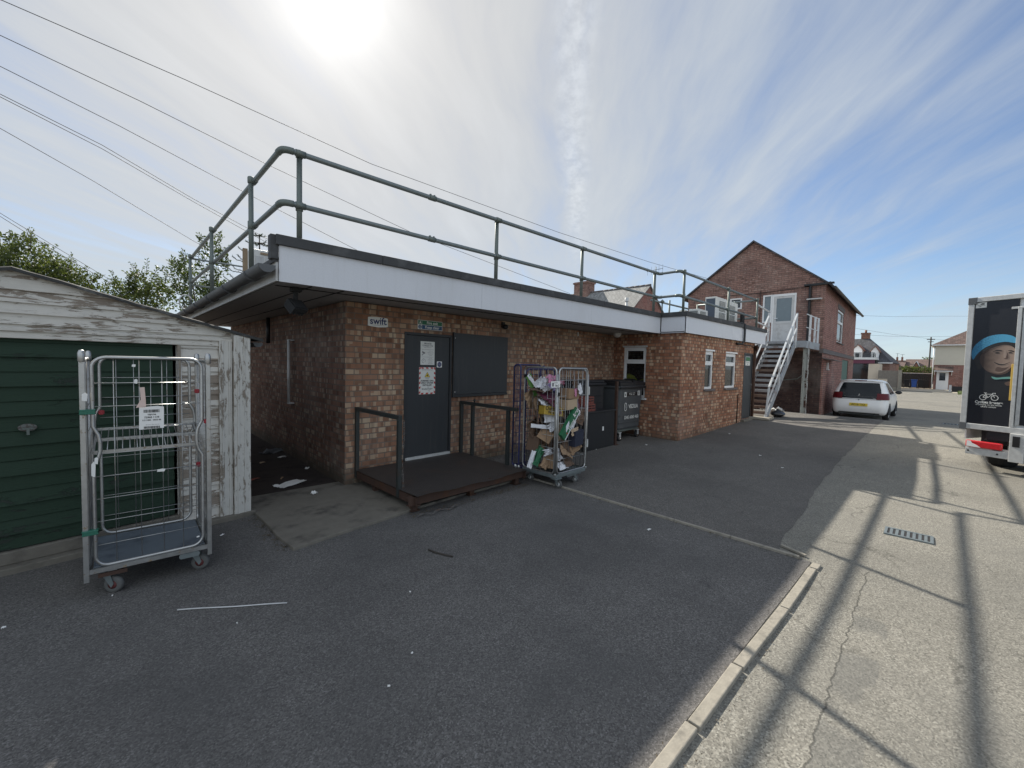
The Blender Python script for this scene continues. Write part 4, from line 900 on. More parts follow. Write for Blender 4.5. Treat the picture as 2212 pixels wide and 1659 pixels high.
tag(MB().b2((-.9, 13.2, -.1), (2.5, 13.3, 2.3)).build('alley_wall', M['brick_end_shade']), 'dark brick wall closing the far end of the alley', 'wall')
s_ = thing('brick_chimney', 'small red brick chimney stack seen above the dark gutter', 'chimney', (-.05, 13.6, 0), R_(10)); p_ = at(631, 632, 12.6); s_.location = (p_.x, p_.y, 0)
d = MB(); d.b2((-.35, -.2, 0), (.35, .3, 3.55)); d.b2((-.40, -.25, 3.55), (.40, .35, 3.72)); d.build('stack', M['brick_red'], s_); MB().b2((-.42, -.27, 3.72), (.42, .37, 3.80)).build('capping', M['stone'], s_)

# ------------------------------------------------------------------ roll cages
def castor(par, x, y, ang, r=.062, red=True, z0=.19):
    c_ = MB(); m3 = Matrix.Rotation(ang, 3, 'Z'); off = m3 @ Vector((.045, 0, 0))
    for sgn in (-1, 1):
        p = [Vector((-.03, sgn*.026, z0-.02)), Vector((.03, sgn*.026, z0-.02)), Vector((.062, sgn*.026, r+.012)), (Vector((.045, sgn*.026, r-.016))), Vector((.028, sgn*.026, r+.012))]
        c_.prism([m3 @ v+Vector((x, y, 0)) for v in p], m3 @ Vector((0, .004*sgn, 0)))
    c_.box((x, y, z0-.016), (.085, .075, .012), ang); c_.cyl((x, y, z0-.012), (x, y, z0+.004), .028, 12)
    fo = c_.build('castor', M['galv'], par)
    wv2 = MB(); prof = [(.030, -.019), (r-.012, -.0195), (r-.003, -.014), (r, 0), (r-.003, .014), (r-.012, .0195), (.030, .019)]
    wv2.lathe(prof, (0, 0, 0), 24, 'Y'); wv2.v = [m3 @ v + Vector((x, y, r)) + off for v in wv2.v]; wv2.build('tyre', M['rubber'], fo)
    hb = MB(); hb.lathe([(0, -.021), (.012, -.022), (.030, -.017), (.030, .017), (.012, .022), (0, .021)], (0, 0, 0), 16, 'Y'); hb.v = [m3 @ v + Vector((x, y, r)) + off for v in hb.v]; hb.build('hub', M['hub_red'] if red else M['alu'], fo)
def rr_path(x0, z0, x1, z1, r, kink=None, n=6, side=None):
    """rounded gate outline in (x,z); kink=(zc, half, dx) pushes both uprights inwards"""
    P = []
    def up(x, za, zb, sgn):
        out = [(x, za)]
        if kink:
            zc, hf, dx_ = kink; ks_ = [(x, zc-hf*1.35), (x+sgn*dx_*.75, zc-hf*.85), (x+sgn*dx_, zc-hf*.4), (x+sgn*dx_, zc+hf*.25), (x+sgn*dx_*.75, zc+hf*.8), (x, zc+hf*1.4)]
            out += ks_ if zb > za else ks_[::-1]
        return out + [(x, zb)]
    P += up(x1, z0+r, z1-r, -1); P += [(x1-r+r*cos(a), z1-r+r*sin(a)) for a in frange(0, pi/2, n)[1:]]
    P += [(x0+r+r*cos(a), z1-r+r*sin(a)) for a in frange(pi/2, pi, n)]
    P += up(x0, z1-r, z0+r, 1)[1:]; P += [(x0+r+r*cos(a), z0+r+r*sin(a)) for a in frange(pi, 1.5*pi, n)[1:]] + [(x1-r+r*cos(a), z0+r+r*sin(a)) for a in frange(1.5*pi, 2*pi, n)[:-1]]
    return P
def cage_panel(par, name, mp, x0, z0, x1, z1, r, vx, hz_, mat='zinc', kink=None, rad=.0115, wr=.0028):
    d = MB(); d.tube([mp(x, z, 0) for x, z in rr_path(x0, z0, x1, z1, r, kink)], rad, 8, True); fr_ = d.build(name, M[mat], par)
    d = MB()
    for x in vx: d.tube([mp(x, z0, .004), mp(x, z1, .004)], wr, 5)
    for z in hz_: d.tube([mp(x0, z, -.002), mp(x1, z, -.002)], wr, 5)
    d.build('wire_mesh', M[mat], fr_); return fr_
C1 = thing('roll_cage', 'empty tall wire roll cage with blue-grey deck standing in front of the green garage door', 'roll cage', (-.14, 4.14, -.02), R_(-1), 'roll cages')
W1, D1 = .69, .71
d = MB(); d.b2((.02, .02, .205), (W1-.02, D1-.01, .222)); d.build('deck', M['deck_blue'], C1, .006)
d = MB()
for a, b in (((0, .0, .2), (W1, .0, .2)), ((0, D1, .2), (W1, D1, .2)), ((.0, 0, .2), (.0, D1, .2)), ((W1, 0, .2), (W1, D1, .2))): d.bar(a, b, .022, .032)
for x in (.12, W1-.12): d.bar((x, 0, .185), (x, D1, .185), .05, .02)
d.build('base_frame', M['zinc'], C1)
d = MB(); d.b2((.045, -.008, .145), (.20, .004, .172)); d.build('base_plate', M['rusty'], C1)
d = MB(); d.flat(rrect(.50, .145, .63, .182, .015), -.016, .012); d.build('tow_plate', M['galv'], C1)
for x, y, a in ((.09, .06, R_(-35)), (.60, .08, R_(-25)), (.09, .64, R_(160)), (.60, .64, R_(170))): castor(C1, x, y, a)
HZ = [.379, .548, .711, .871, 1.032, 1.204, 1.369, 1.534]
cage_panel(C1, 'front_gate', lambda x, z, o: (x, o+.005, z), .035, .225, .655, 1.715, .075, [.145, .283, .412, .53], HZ, kink=(1.09, .10, .035))
cage_panel(C1, 'rear_gate', lambda x, z, o: (x, D1-.005+o, z), .05, .235, .64, 1.715, .075, [.15, .26, .37, .48, .56], [h+.01 for h in HZ], kink=(1.16, .10, -.035))
for x, nm in ((.0, 'side_panel'), (W1, 'side_panel')):
    cage_panel(C1, nm, lambda y, z, o, x=x: (x-o*.5, y, z), .02, .225, D1-.02, 1.70, .05, frange(.08, D1-.08, 8), frange(.4, 1.55, 6), wr=.0026)
for x, y in ((-.012, -.004), (W1+.006, -.004), (-.012, D1), (W1+.006, D1)):
    d = MB(); d.bar((x, y, .13), (x, y, 1.70), .030, .022, (0, 1, 0)); d.lathe([(0, 1.765), (.014, 1.76), (.021, 1.74), (.021, 1.69), (.017, 1.68)], (x, y, 0), 10); d.build('corner_post', M['zinc'], C1, .003)
d = MB()
for y, z in ((.16, 1.02), (.42, 1.07), (.69, 1.12)): d.bar((.03, y, z), (W1-.03, y, z), .014, .022)
for k in range(15): x = .06+.042*k; d.tube([(x, .16, 1.025), (x+.0, .69, 1.125)], .003, 5)
for x in (.03, W1-.03): d.bar((x, .16, 1.02), (x, .69, 1.12), .012, .02)
d.build('shelf', M['zinc'], C1)
for x, y, z in ((.06, D1-.03, 1.26), (W1-.03, D1*.5, 1.44), (W1-.005, .01, 1.22), (W1-.02, D1*.55, .80), (W1+.012, .05, .86)):
    d = MB(); d.box((x, y, z), (.034, .034, .030)); d.box((x, y, z), (.02, .04, .036)); d.build('red_clip', M['clip_red'], C1, .003)
for z in (1.335, .485):
    d = MB(); d.box((.012, -.006, z), (.078, .05, .034)); d.box((.012, -.006, z+.012), (.084, .054, .005)); d.box((.012, -.006, z-.012), (.084, .054, .005)); d.build('green_band', M['clip_green'], C1, .004)
lb = MB(); lb.flat([(.278, 1.188), (.420, 1.192), (.421, 1.352), (.385, 1.360), (.280, 1.352)], -.012, .002); lb = lb.build('paper_label', M['paper'], C1)
d = MB(); random.seed(2)
for z0, z1 in ((1.312, 1.334), (1.193, 1.210)):
    x = .305
    while x < .395: w_ = random.choice((.0015, .0025, .004)); d.flat(rect(x, z0, x+w_, z1), -.0138); x += w_+random.choice((.0015, .002, .003))
d.build('barcode', M['ink'], lb)
for k, (ln, sz) in enumerate((('TSP194', .016), ('72960 1133', .018), ('LO HER - 2022 06', .014))): text(lb, ln, .350, 1.296-.020*k, -.0138, sz, M['ink'], bold=.02)
text(lb, 'Purchase: Not collected', .355, 1.222, -.0138, .008, M['ink_g'])
d = MB(); d.add([(.285, -.011, 1.50), (.312, -.011, 1.502), (.318, -.02, 1.40), (.318, -.018, 1.358), (.262, -.02, 1.352), (.290, -.013, 1.41)], [(0, 5, 4, 3, 2, 1)]); d.add([], []); o_ = d.build('torn_tag', plain('pinkish_paper', (.62, .48, .42), .8, 0, .1, 12), C1); md = o_.modifiers.new('solid', 'SOLIDIFY'); md.thickness = .001
for (x, z, w_, h) in ((.0, 1.44, .03, .06), (.035, .93, .022, .11), (.265, 1.545, .02, .035), (.255, 1.66, .022, .02), (.40, .87, .05, .022), (.05, .99, .02, .05), (.62, .30, .02, .012)):
    d = MB(); d.flat([(x-w_*.5, z-h*.4), (x+w_*.35, z-h*.5), (x+w_*.5, z+h*.3), (x+w_*.1, z+h*.5), (x-w_*.45, z+h*.35)], -.017, .002); d.build('paper_scrap', M['paper'], C1)
d = MB(); d.flat(rect(.12, .2235, .22, .235), 0); d.v = [Vector((v.x, .09+(v.z-.2235)*2, .2232)) for v in d.v]
text(C1, 'L CART', .16, .0, 0, .03, M['ink_g'], name='deck_mark').data.transform(Matrix.Translation((0, .10, .2235)) @ Matrix.Rotation(-pi/2, 4, 'X'))

C2_ = thing('roll_cage', 'zinc wire roll cage crammed with flattened cardboard, standing beside the platform', 'roll cage', (4.41, 3.76, -.012), R_(.8), 'roll cages')
W2, D2 = .69, .62
d = MB()
d.b2((.0, .0, .175), (W2, D2, .20))
for a, b in (((0, .0, .19), (W2, .0, .19)), ((0, D2, .19), (W2, D2, .19)), ((.0, 0, .19), (.0, D2, .19)), ((W2, 0, .19), (W2, D2, .19))): d.bar(a, b, .03, .05)
d.build('base_frame', M['galv'], C2_, .008)
d = MB(); d.box((.06, .02, .155), (.13, .10, .02)); d.bar((.3, .03, .14), (.62, .03, .15), .03, .03); d.build('castor_plate', M['galv'], C2_, .005)
for x, y, a in ((.12, .08, R_(-80)), (.50, .07, R_(-10)), (.12, .52, R_(100)), (.58, .54, R_(30))): castor(C2_, x, y, a, .058, False, .165)
H2 = frange(.42, 1.55, 7)
cage_panel(C2_, 'front_panel', lambda x, z, o: (x, o, z), .035, .225, .685, 1.685, .06, [.10+.093*k for k in range(7)], [.42, .66, .92, 1.10, 1.30, 1.52], wr=.0036, rad=.0125)
cage_panel(C2_, 'side_panel', lambda y, z, o: (o, y, z), .02, .225, D2-.0, 1.69, .06, [.085+.092*k for k in range(6)], [.41, .58, .75, .92, 1.09, 1.26, 1.40, 1.54], wr=.003, rad=.0125)
cage_panel(C2_, 'rear_panel', lambda x, z, o: (x, D2+o, z), .03, .225, .67, 1.66, .06, [.09+.05*k for k in range(12)], frange(.35, 1.58, 16), mat='blue_tube', wr=.0025)
cage_panel(C2_, 'side_panel', lambda y, z, o: (W2+o, y, z), .02, .225, D2-.02, 1.67, .06, [.085+.092*k for k in range(6)], [.41, .66, .92, 1.10, 1.3, 1.52], wr=.003)
for x, y in ((.0, .0), (W2+.012, .0)):
    d = MB(); d.tube([(x, y, .2), (x, y, 1.60)], .014, 8); d.lathe([(.02, .0), (.024, .01), (.02, .03)], (x, y, .205), 10); d.build('corner_post', M['zinc'], C2_)
for z in (1.36, .58):
    d = MB(); d.box((W2+.02, -.008, z), (.03, .03, .12)); d.build('latch', M['alu'], C2_, .004)
d = MB(); d.box((.015, -.012, 1.33), (.03, .03, .05)); d.box((.01, .6, 1.56), (.05, .05, .05)); d.build('latch', M['black'], C2_)
d = MB(); d.flat(rrect(-.155, 1.425, .035, 1.51, .006), -.02, .004); tg = d.build('label_plate', M['paper'], C2_)
text(tg, 'Site 2', -.03, 1.45, -.0216, .035, M['ink'], bold=.02); d = MB(); d.flat(rect(-.135, 1.44, -.10, 1.49), -.0213); d.flat(rect(-.095, 1.485, -.02, 1.492), -.0213); d.build('label_mark', M['ink_g'], tg)
C3 = thing('roll_cage', 'narrow blue painted roll cage nested behind the filled wire cage', 'roll cage', (4.335, 4.40, -.012), R_(2), 'roll cages')
cage_panel(C3, 'side_panel', lambda y, z, o: (o, y, z), .0, .22, .13, 1.72, .05, [.05, .09], [.38, .55, .72, .9, 1.08, 1.18, 1.36, 1.54], mat='blue_tube', rad=.013, wr=.0035)
cage_panel(C3, 'rear_panel', lambda x, z, o: (x, .13+o, z), .0, .22, .60, 1.72, .06, [.07+.06*k for k in range(9)], [.4+.13*k for k in range(10)], mat='blue_tube', rad=.013, wr=.0028)
d = MB(); d.b2((0, 0, .17), (.6, .13, .20)); d.build('base_frame', M['blue_tube'], C3); d = MB(); d.b2((.42, -.03, 1.27), (.56, .02, 1.47)); d.build('document_holder', M['navy'], C3)
d = MB(); d.tube([(.40, -.02, 1.50), (.40, -.02, 1.60), (.43, -.02, 1.68), (.49, -.02, 1.71), (.55, -.02, 1.66), (.57, -.02, 1.58)], .011, 7); d.build('handle_loop', M['blue_tube'], C3)
for x in (.06, .52): castor(C3, x, .07, R_(90), .055, False, .16)
for k, (x, y) in enumerate(((-.06, .0), (-.09, -.02), (-.03, -.03))): d = MB(); d.lathe([(0, -.012), (.016, -.012), (.02, 0), (.016, .012), (0, .012)], (x, y, .235+.02*(k % 2)), 10, 'X'); d.build('bumper_roller', M['alu'], C3)

# ---- contents of the filled cage
def Q(x, y, depth): return at((1980+x/2.9625)*.54861, (1380+y/2.9625)*.54861, depth)
def rotm(rx, ry, rz): return Matrix.Rotation(R_(rz), 3, 'Z') @ Matrix.Rotation(R_(ry), 3, 'Y') @ Matrix.Rotation(R_(rx), 3, 'X')
def carton(name, label, c, dims, rot, mat, flaps=True, inner=None):
    w_, dd, h = dims; m = rotm(*rot); d = MB(); t_ = .006
    def pb(a, b): d.box(m @ Vector([(a[i]+b[i])/2 for i in range(3)]), [abs(b[i]-a[i]) for i in range(3)], M=m)
    pb((-w_/2, -dd/2, -h/2), (w_/2, dd/2, -h/2+t_))
    pb((-w_/2, -dd/2, -h/2+t_), (w_/2, -dd/2+t_, h/2)); pb((-w_/2, dd/2-t_, -h/2+t_), (w_/2, dd/2, h/2)); pb((-w_/2, -dd/2+t_, -h/2+t_), (-w_/2+t_, dd/2-t_, h/2)); pb((w_/2-t_, -dd/2+t_, -h/2+t_), (w_/2, dd/2-t_, h/2))
    if flaps:
        for sg in (-1, 1):
            f = m @ Matrix.Rotation(sg*R_(random.uniform(20, 75)), 3, 'X'); d.box(m @ Vector((0, sg*dd/2, h/2)) + f @ Vector((0, 0, dd*.2)), (w_*.98, .005, dd*.4), M=f)
    else: pb((-w_/2+t_, -dd/2+t_, h/2-t_), (w_/2-t_, dd/2-t_, h/2))
    root = d.build(name, M[mat]); root.location = c; return tag(root, label, 'carton', 'packaging in the filled cage')
def bent(name, label, c, size, rot, mat, bend=.04, crumple=.008, cat='card', n=8, group='packaging in the filled cage'):
    w_, h = size; m = rotm(*rot); d = MB(); vs = []; sd_ = random.random()*50
    for s_2 in (0, 1):
        for i in range(n+1):
            for j in range(n+1):
                u, v = i/n-.5, j/n-.5; k = bend*(1-4*u*u)*(.6+.4*v) + crumple*2*mnoise.noise(Vector((u*5+sd_, v*5, sd_))) + crumple*mnoise.noise(Vector((u*14, v*14, sd_)))
                ex = 1+.10*mnoise.noise(Vector((v*3, sd_, 1))); vs.append(m @ Vector((u*w_*ex, v*h*(1+.10*mnoise.noise(Vector((u*3, sd_, 7)))), k + .003*s_2)))
    N = (n+1)**2
    for i in range(n):
        for j in range(n):
            a, b, c_, e = i*(n+1)+j, (i+1)*(n+1)+j, (i+1)*(n+1)+j+1, i*(n+1)+j+1
            d.f.append([a, e, c_, b]); d.sm.append(False); d.f.append([N+a, N+b, N+c_, N+e]); d.sm.append(False)
    rim = [i*(n+1) for i in range(n+1)] + [n*(n+1)+j for j in range(1, n+1)] + [i*(n+1)+n for i in range(n-1, -1, -1)] + [j for j in range(n-1, 0, -1)]
    for k in range(len(rim)): a, b = rim[k], rim[(k+1) % len(rim)]; d.f.append([a, b, N+b, N+a]); d.sm.append(False)
    d.v = vs; o = d.build(name, M[mat]); o.location = c; return tag(o, label, cat, group)
random.seed(11)
bent('green_carton', 'lime green carton edge tipped at the top left of the cage', Q(335, 400, 6.05), (.13, .34), (80, -32, 20), 'lime', .05, .012)
bent('white_card', 'white folded card strip leaning on the lime carton', Q(345, 355, 5.98), (.06, .24), (75, -40, 10), 'card_w', .01)
bent('plastic_film', 'crumpled pink plastic film on top of the cage load', Q(610, 355, 6.0), (.36, .22), (25, 6, 30), 'pink', .05, .035, 'film', 12)
bent('plastic_film', 'crumpled pale plastic film beside the pink film', Q(480, 405, 6.1), (.28, .22), (40, -14, 10), 'card_w', .06, .035, 'film', 12)
bent('plastic_film', 'lilac plastic film under the pink film', Q(590, 445, 6.0), (.24, .16), (35, 10, 20), 'lilac', .03, .02, 'film', 10)
bent('dark_tray', 'dark flattened tray beneath the pale film', Q(440, 470, 6.1), (.36, .26), (12, 5, 20), 'card_d', .04, .012)
carton('carton', 'plain brown carton high on the right of the cage load', Q(765, 500, 6.05), (.25, .2, .14), (0, 2, 3), 'card', False)
carton('carton', 'pale buff carton directly under the plain brown carton', Q(745, 620, 6.05), (.23, .2, .14), (0, -3, 3), 'card2', False)
bent('pink_wrap', 'pink wrap folded on the end of the brown carton', Q(850, 490, 6.0), (.07, .12), (90, 0, 20), 'pink', .01, .01, 'film')
bent('card_flap', 'dark brown open flap at the top right of the cage', Q(840, 380, 6.15), (.18, .16), (80, 38, 10), 'card_d', .01)
bent('white_card', 'white card corner sticking up at the right edge of the cage', Q(900, 450, 6.0), (.10, .15), (85, -25, 15), 'card_w', .01)
for k in range(5): bent('maroon_card', 'maroon flattened carton in the stack at the middle of the cage, layer %s' % ('top', 'second', 'third', 'fourth', 'lowest')[k], Q(545+14*k, 540+22*k, 6.05-.01*k), (.36-.02*k, .26), (28+4*k, 4-5*k, 12*k), 'maroon' if k % 2 == 0 else 'card_d', .03, .012)
bent('card_sheet', 'white crumpled sheet under the maroon cartons', Q(500, 625, 5.98), (.22, .14), (30, 12, 0), 'card_w', .02, .02)
mc = carton('carton', 'mustard yellow printed carton in the middle of the cage', Q(560, 705, 5.98), (.30, .16, .12), (-6, 8, -20), 'mustard', False)
text(mc, 'Outterbe', -.01, .025, -.083, .075, M['ink'], bold=.02, sx=.85).data.transform(rotm(-6, 8, -20).to_4x4()); text(mc, 'Wol', -.04, -.028, -.083, .055, M['ink'], bold=.02).data.transform(rotm(-6, 8, -20).to_4x4())
bent('white_card', 'white pointed flap hanging below the mustard carton', Q(560, 785, 5.98), (.22, .13), (70, 0, -20), 'card_w', .01)
bent('card_flap', 'dark brown slanted card at the left of the cage middle', Q(375, 745, 6.05), (.30, .26), (70, 42, 30), 'card_d', .02)
bent('card_flap', 'brown card leaning beside the mustard carton', Q(440, 790, 6.1), (.26, .24), (65, 50, 20), 'card', .02)
bc = carton('beer_carton', 'long green and white drinks carton slanting across the right side of the cage', Q(775, 850, 5.95), (.50, .05, .13), (0, -47, 4), 'beer_green', False)
text(bc, 'ken', .19, .015, -.0285, .10, M['sign_w'], bold=.03).data.transform(rotm(0, -47, 4).to_4x4()); text(bc, 'Heine', .0, -.02, -.0285, .075, M['sign_w'], bold=.02).data.transform(rotm(0, -47, 4).to_4x4())
d = MB(); d.flat([(-.16, .0), (-.10, .065), (.0, .065), (-.02, .03), (-.08, .0)], -.0275); d.flat([(-.25, -.065), (.25, -.065), (.25, -.045), (-.25, -.05)], -.0275); o_ = d.build('white_panel', M['card_w'], bc); o_.data.transform(rotm(0, -47, 4).to_4x4())
d = MB(); d.flat([(-.155+.018*(1 if k % 2 == 0 else .42)*cos(pi/2+k*pi/5), -.025+.018*(1 if k % 2 == 0 else .42)*sin(pi/2+k*pi/5)) for k in range(10)], -.0285); o_ = d.build('red_star', M['red_s'], bc); o_.data.transform(rotm(0, -47, 4).to_4x4())
bent('white_card', 'white torn card behind the slanting green carton', Q(830, 800, 6.08), (.34, .12), (85, -50, 0), 'card_w', .02, .015)
bent('white_card', 'white card strip with slots lying across the cage middle', Q(430, 885, 5.95), (.26, .055), (80, 6, -30), 'card_w', .005, .003)
bent('grey_card', 'grey crumpled card to the right of the slotted strip', Q(580, 890, 6.0), (.16, .12), (50, -15, 0), 'card_w', .03, .03)
carton('carton', 'open kraft carton with bent flaps in the lower half of the cage', Q(500, 1010, 6.1), (.26, .2, .16), (30, 20, 40), 'card', True)
carton('carton', 'dark kraft carton at the lower left of the cage', Q(395, 1085, 6.15), (.20, .20, .22), (5, 10, 6), 'card_d', True)
carton('carton', 'navy and tan carton at the right of the cage, below the green carton', Q(830, 1010, 6.15), (.24, .18, .22), (4, -4, 8), 'navy_card', False)
bent('tan_card', 'tan flap over the navy carton', Q(840, 945, 6.05), (.20, .10), (80, -6, 8), 'card2', .01)
bent('card_flap', 'flattened kraft sheet slanting at the lower right of the cage', Q(735, 1180, 5.98), (.30, .16), (55, 22, 10), 'card', .02)
bent('card_flap', 'dark kraft sheet under the slanting sheet', Q(760, 1120, 6.08), (.32, .16), (60, 28, 0), 'card_d', .02)
gc = bent('green_carton', 'green and white torn carton at the bottom left of the cage', Q(420, 1240, 5.95), (.09, .27), (80, 32, -20), 'beer_green', .01)
bent('white_card', 'white torn carton edge at the bottom left of the cage', Q(335, 1270, 5.95), (.07, .25), (80, 20, -30), 'card_w', .02)
bent('green_carton', 'narrow green carton strip leaning at the bottom left', Q(385, 1200, 6.0), (.06, .28), (80, 38, -20), 'beer_green', .01)
bent('white_paper', 'white crumpled paper pair in the bottom middle of the cage', Q(530, 1185, 5.95), (.17, .09), (70, 0, 0), 'card_w', .02, .035, 'paper', 10)
bent('white_paper', 'white crumpled paper near the front corner of the cage', Q(640, 1210, 5.9), (.09, .18), (75, -20, 0), 'card_w', .02, .03, 'paper', 10)
bent('card_flap', 'kraft diamond shaped flap at the bottom of the cage', Q(490, 1320, 5.92), (.12, .14), (70, 40, -20), 'card', .005)
carton('carton', 'kraft carton standing at the bottom of the cage by the front corner', Q(570, 1290, 6.05), (.16, .16, .22), (0, 18, 20), 'card', True)
bent('white_card', 'white printed card flat at the bottom right of the cage', Q(690, 1345, 5.95), (.17, .12), (40, -6, 0), 'card_w', .01)
bent('dark_card', 'dark green card on the bottom right of the cage deck', Q(760, 1300, 6.05), (.20, .14), (45, 0, 10), 'card_d', .01)
for k, (qx, qy, mt_, rx_, ry_, lab) in enumerate(((430, 640, 'card', 70, 25, 'brown sheet standing behind the maroon stack'), (360, 900, 'card_d', 80, -20, 'dark sheet at the left below the slotted strip'), (700, 700, 'card', 75, 10, 'kraft sheet behind the pale buff carton'), (640, 930, 'card2', 60, -30, 'pale kraft sheet behind the cage corner post'), (470, 1110, 'card', 60, 35, 'kraft flap hanging over the open carton'), (560, 1100, 'card_d', 70, -30, 'dark flap under the open carton'), (700, 1250, 'card_d', 70, 15, 'dark kraft sheet low behind the right panel'), (850, 640, 'maroon', 70, -10, 'maroon card behind the right edge of the cage'), (880, 760, 'card_d', 80, 20, 'dark card at the right behind the green carton'), (330, 560, 'card', 75, -15, 'brown sheet at the upper left of the cage'), (420, 1330, 'card', 20, 10, 'kraft sheet flat on the cage deck'), (820, 1090, 'card', 65, -25, 'kraft flap under the navy carton'))):
    bent('card_sheet', lab, Q(qx, qy, 6.16), (.27, .24), (rx_, ry_, 15*k % 40), mt_, .03, .014)
carton('carton', 'brown carton packed out of sight behind the mustard carton', Q(560, 800, 6.3), (.3, .22, .3), (0, 6, 15), 'card_d', True)
carton('carton', 'dark carton wedged at the back of the cage bottom', Q(640, 1200, 6.35), (.34, .22, .34), (0, -4, 10), 'card_d', False)

# ------------------------------------------------------------------ bins in the recess
def wheel(par, c, r, w_, mt='tyre', mh='chrome', axis='Y', name='wheel'):
    d = MB(); d.lathe([(r*.62, -w_/2), (r*.93, -w_/2), (r, -w_*.3), (r, w_*.3), (r*.93, w_/2), (r*.62, w_/2)], c, 28, axis); o = d.build(name, M[mt], par)
    d = MB(); d.lathe([(0, -w_*.42), (r*.2, -w_*.46), (r*.3, -w_*.3), (r*.55, -w_*.36), (r*.63, -w_*.5), (r*.63, w_*.5), (r*.5, w_*.3), (0, w_*.35)], c, 24, axis); d.build('rim', M[mh], o); return o
BN = thing('wheeled_bin', 'large grey four wheeled bin with white lettering and phone number beside the brick wing', 'bin', (8.13, 5.14, .035), R_(1.5))
BW, BD = 1.02, .74
d = MB(); lv = [(.25, .05), (.30, .025), (.72, .012), (1.18, -.02), (1.21, -.05), (1.25, -.05)]
vs = []; 
for z, ins in lv:
    for x, y in rrect(ins, ins, BW-ins, BD-ins, .06, 4): vs.append((x, y, z))
n_ = len(vs)//len(lv); d.add(vs, [[i*n_+k, i*n_+(k+1) % n_, (i+1)*n_+(k+1) % n_, (i+1)*n_+k] for i in range(len(lv)-1) for k in range(n_)] + [list(range(n_))[::-1], [n_*(len(lv)-1)+k for k in range(n_)]]); 
for z in (.42, .57, .86, 1.0): d.box((BW/2, .012-.00, z), (BW-.06, .014, .012))
bb = d.build('body', M['bin_grey'], BN)
d = MB(); d.b2((-.05, -.055, 1.25), (BW*.52, BD+.06, 1.33)); d.b2((BW*.54, -.055, 1.25), (BW+.05, BD+.06, 1.325)); d.b2((-.03, -.02, 1.33), (BW*.50, BD, 1.365)); d.b2((BW*.56, -.02, 1.325), (BW+.03, BD, 1.36)); d.b2((-.06, -.075, 1.19), (BW+.06, -.05, 1.24)); d.build('lid', M['bin_dark'], BN, .012)
d = MB(); d.tube([(BW+.05, .3, 1.30), (BW+.14, .3, 1.36), (BW+.14, .55, 1.36), (BW+.05, .55, 1.30)], .03, 8); d.build('lid_handle', M['bin_dark'], BN)
d = MB(); d.b2((.04, .04, .215), (BW-.04, .12, .25)); d.b2((.04, BD-.12, .215), (BW-.04, BD-.04, .25)); d.build('chassis', M['galv_d'], BN)
for x, y in ((.12, .06), (BW-.10, .06), (.12, BD-.08), (BW-.10, BD-.08)):
    d = MB(); d.box((x, y, .20), (.11, .10, .012)); 
    for s2 in (-1, 1): d.box((x+.01, y+s2*.036, .145), (.06, .006, .11))
    co = d.build('castor', M['alu'], BN); wheel(co, (x+.03, y, .095), .095, .05)
yf = .0
def lt(s, x, z, sz, b=.02, sx=1): text(BN, s, x, z, -.016, sz, M['sign_w'], bold=b, sx=sx)
lt('VEOLIA', .60, .775, .125, .03); lt('0345 6060 460', .53, .53, .105, .02)
d = MB()
for k in range(30):
    a0, a1 = 2*pi*k/30, 2*pi*(k+1)/30
    d.flat([(.26+.062*cos(a0), .775+.095*sin(a0)), (.26+.062*cos(a1), .775+.095*sin(a1)), (.26+.048*cos(a1), .775+.078*sin(a1)), (.26+.048*cos(a0), .775+.078*sin(a0))], -.016)
d.flat([(.252, .80), (.268, .80), (.264, .735), (.256, .735)], -.016); d.flat(disc(.26, .82, .011, 10), -.016); d.build('emblem', M['sign_w'], BN)
d = MB(); d.flat(rect(.22, 1.02, .86, 1.10), -.0155); d.build('notice_strip', M['black'], BN)
d = MB(); d.flat(rect(.19, 1.0, .28, 1.11), -.0168); d.flat(rect(.78, 1.02, .88, 1.13), -.0168); d.build('notice_panel', M['sign_w'], BN)
text(BN, 'GENERAL WASTE', .53, 1.077, -.0168, .035, M['sign_w']); text(BN, 'NO HOT ASHES', .53, 1.042, -.0168, .035, M['sign_w'])
d = MB(); d.flat(rect(.22, 1.02, .25, 1.08), -.018); d.flat(rect(.815, 1.04, .845, 1.11), -.018); d.build('notice_mark', M['ink'], BN)
B2 = thing('wheeled_bin', 'black lidded bin behind the dark cabinet, left of the grey bin', 'bin', (6.78, 5.30, .03), R_(1.5))
d = MB(); d.b2((0, 0, .2), (1.02, .62, 1.27)); 
for z in (.9, 1.05): d.box((.5, -.004, z), (.96, .012, .014))
d.build('body', M['bin_dark'], B2, .03); d = MB(); d.b2((-.04, -.05, 1.27), (1.06, .65, 1.33)); d.b2((0, -.02, 1.33), (1.02, .6, 1.38)); d.build('lid', M['bin_dark'], B2, .02)
s_ = thing('dark_cabinet', 'low black storage cabinet standing between the filled cage and the grey bin', 'cabinet', (6.68, 4.98, .02), R_(1))
d = MB(); d.b2((0, 0, .0), (1.08, .26, .76)); d.build('carcass', M['black_m'], s_, .01); d = MB(); d.b2((-.02, -.02, .762), (1.10, .28, .79)); d.build('top', M['bin_dark'], s_)
d = MB(); d.b2((.03, -.012, .05), (1.05, -.002, .74)); d.build('door', M['black_m'], s_)
d = MB(); d.b2((.60, -.03, .38), (.635, -.013, .46)); d.build('latch', M['paper'], s_)
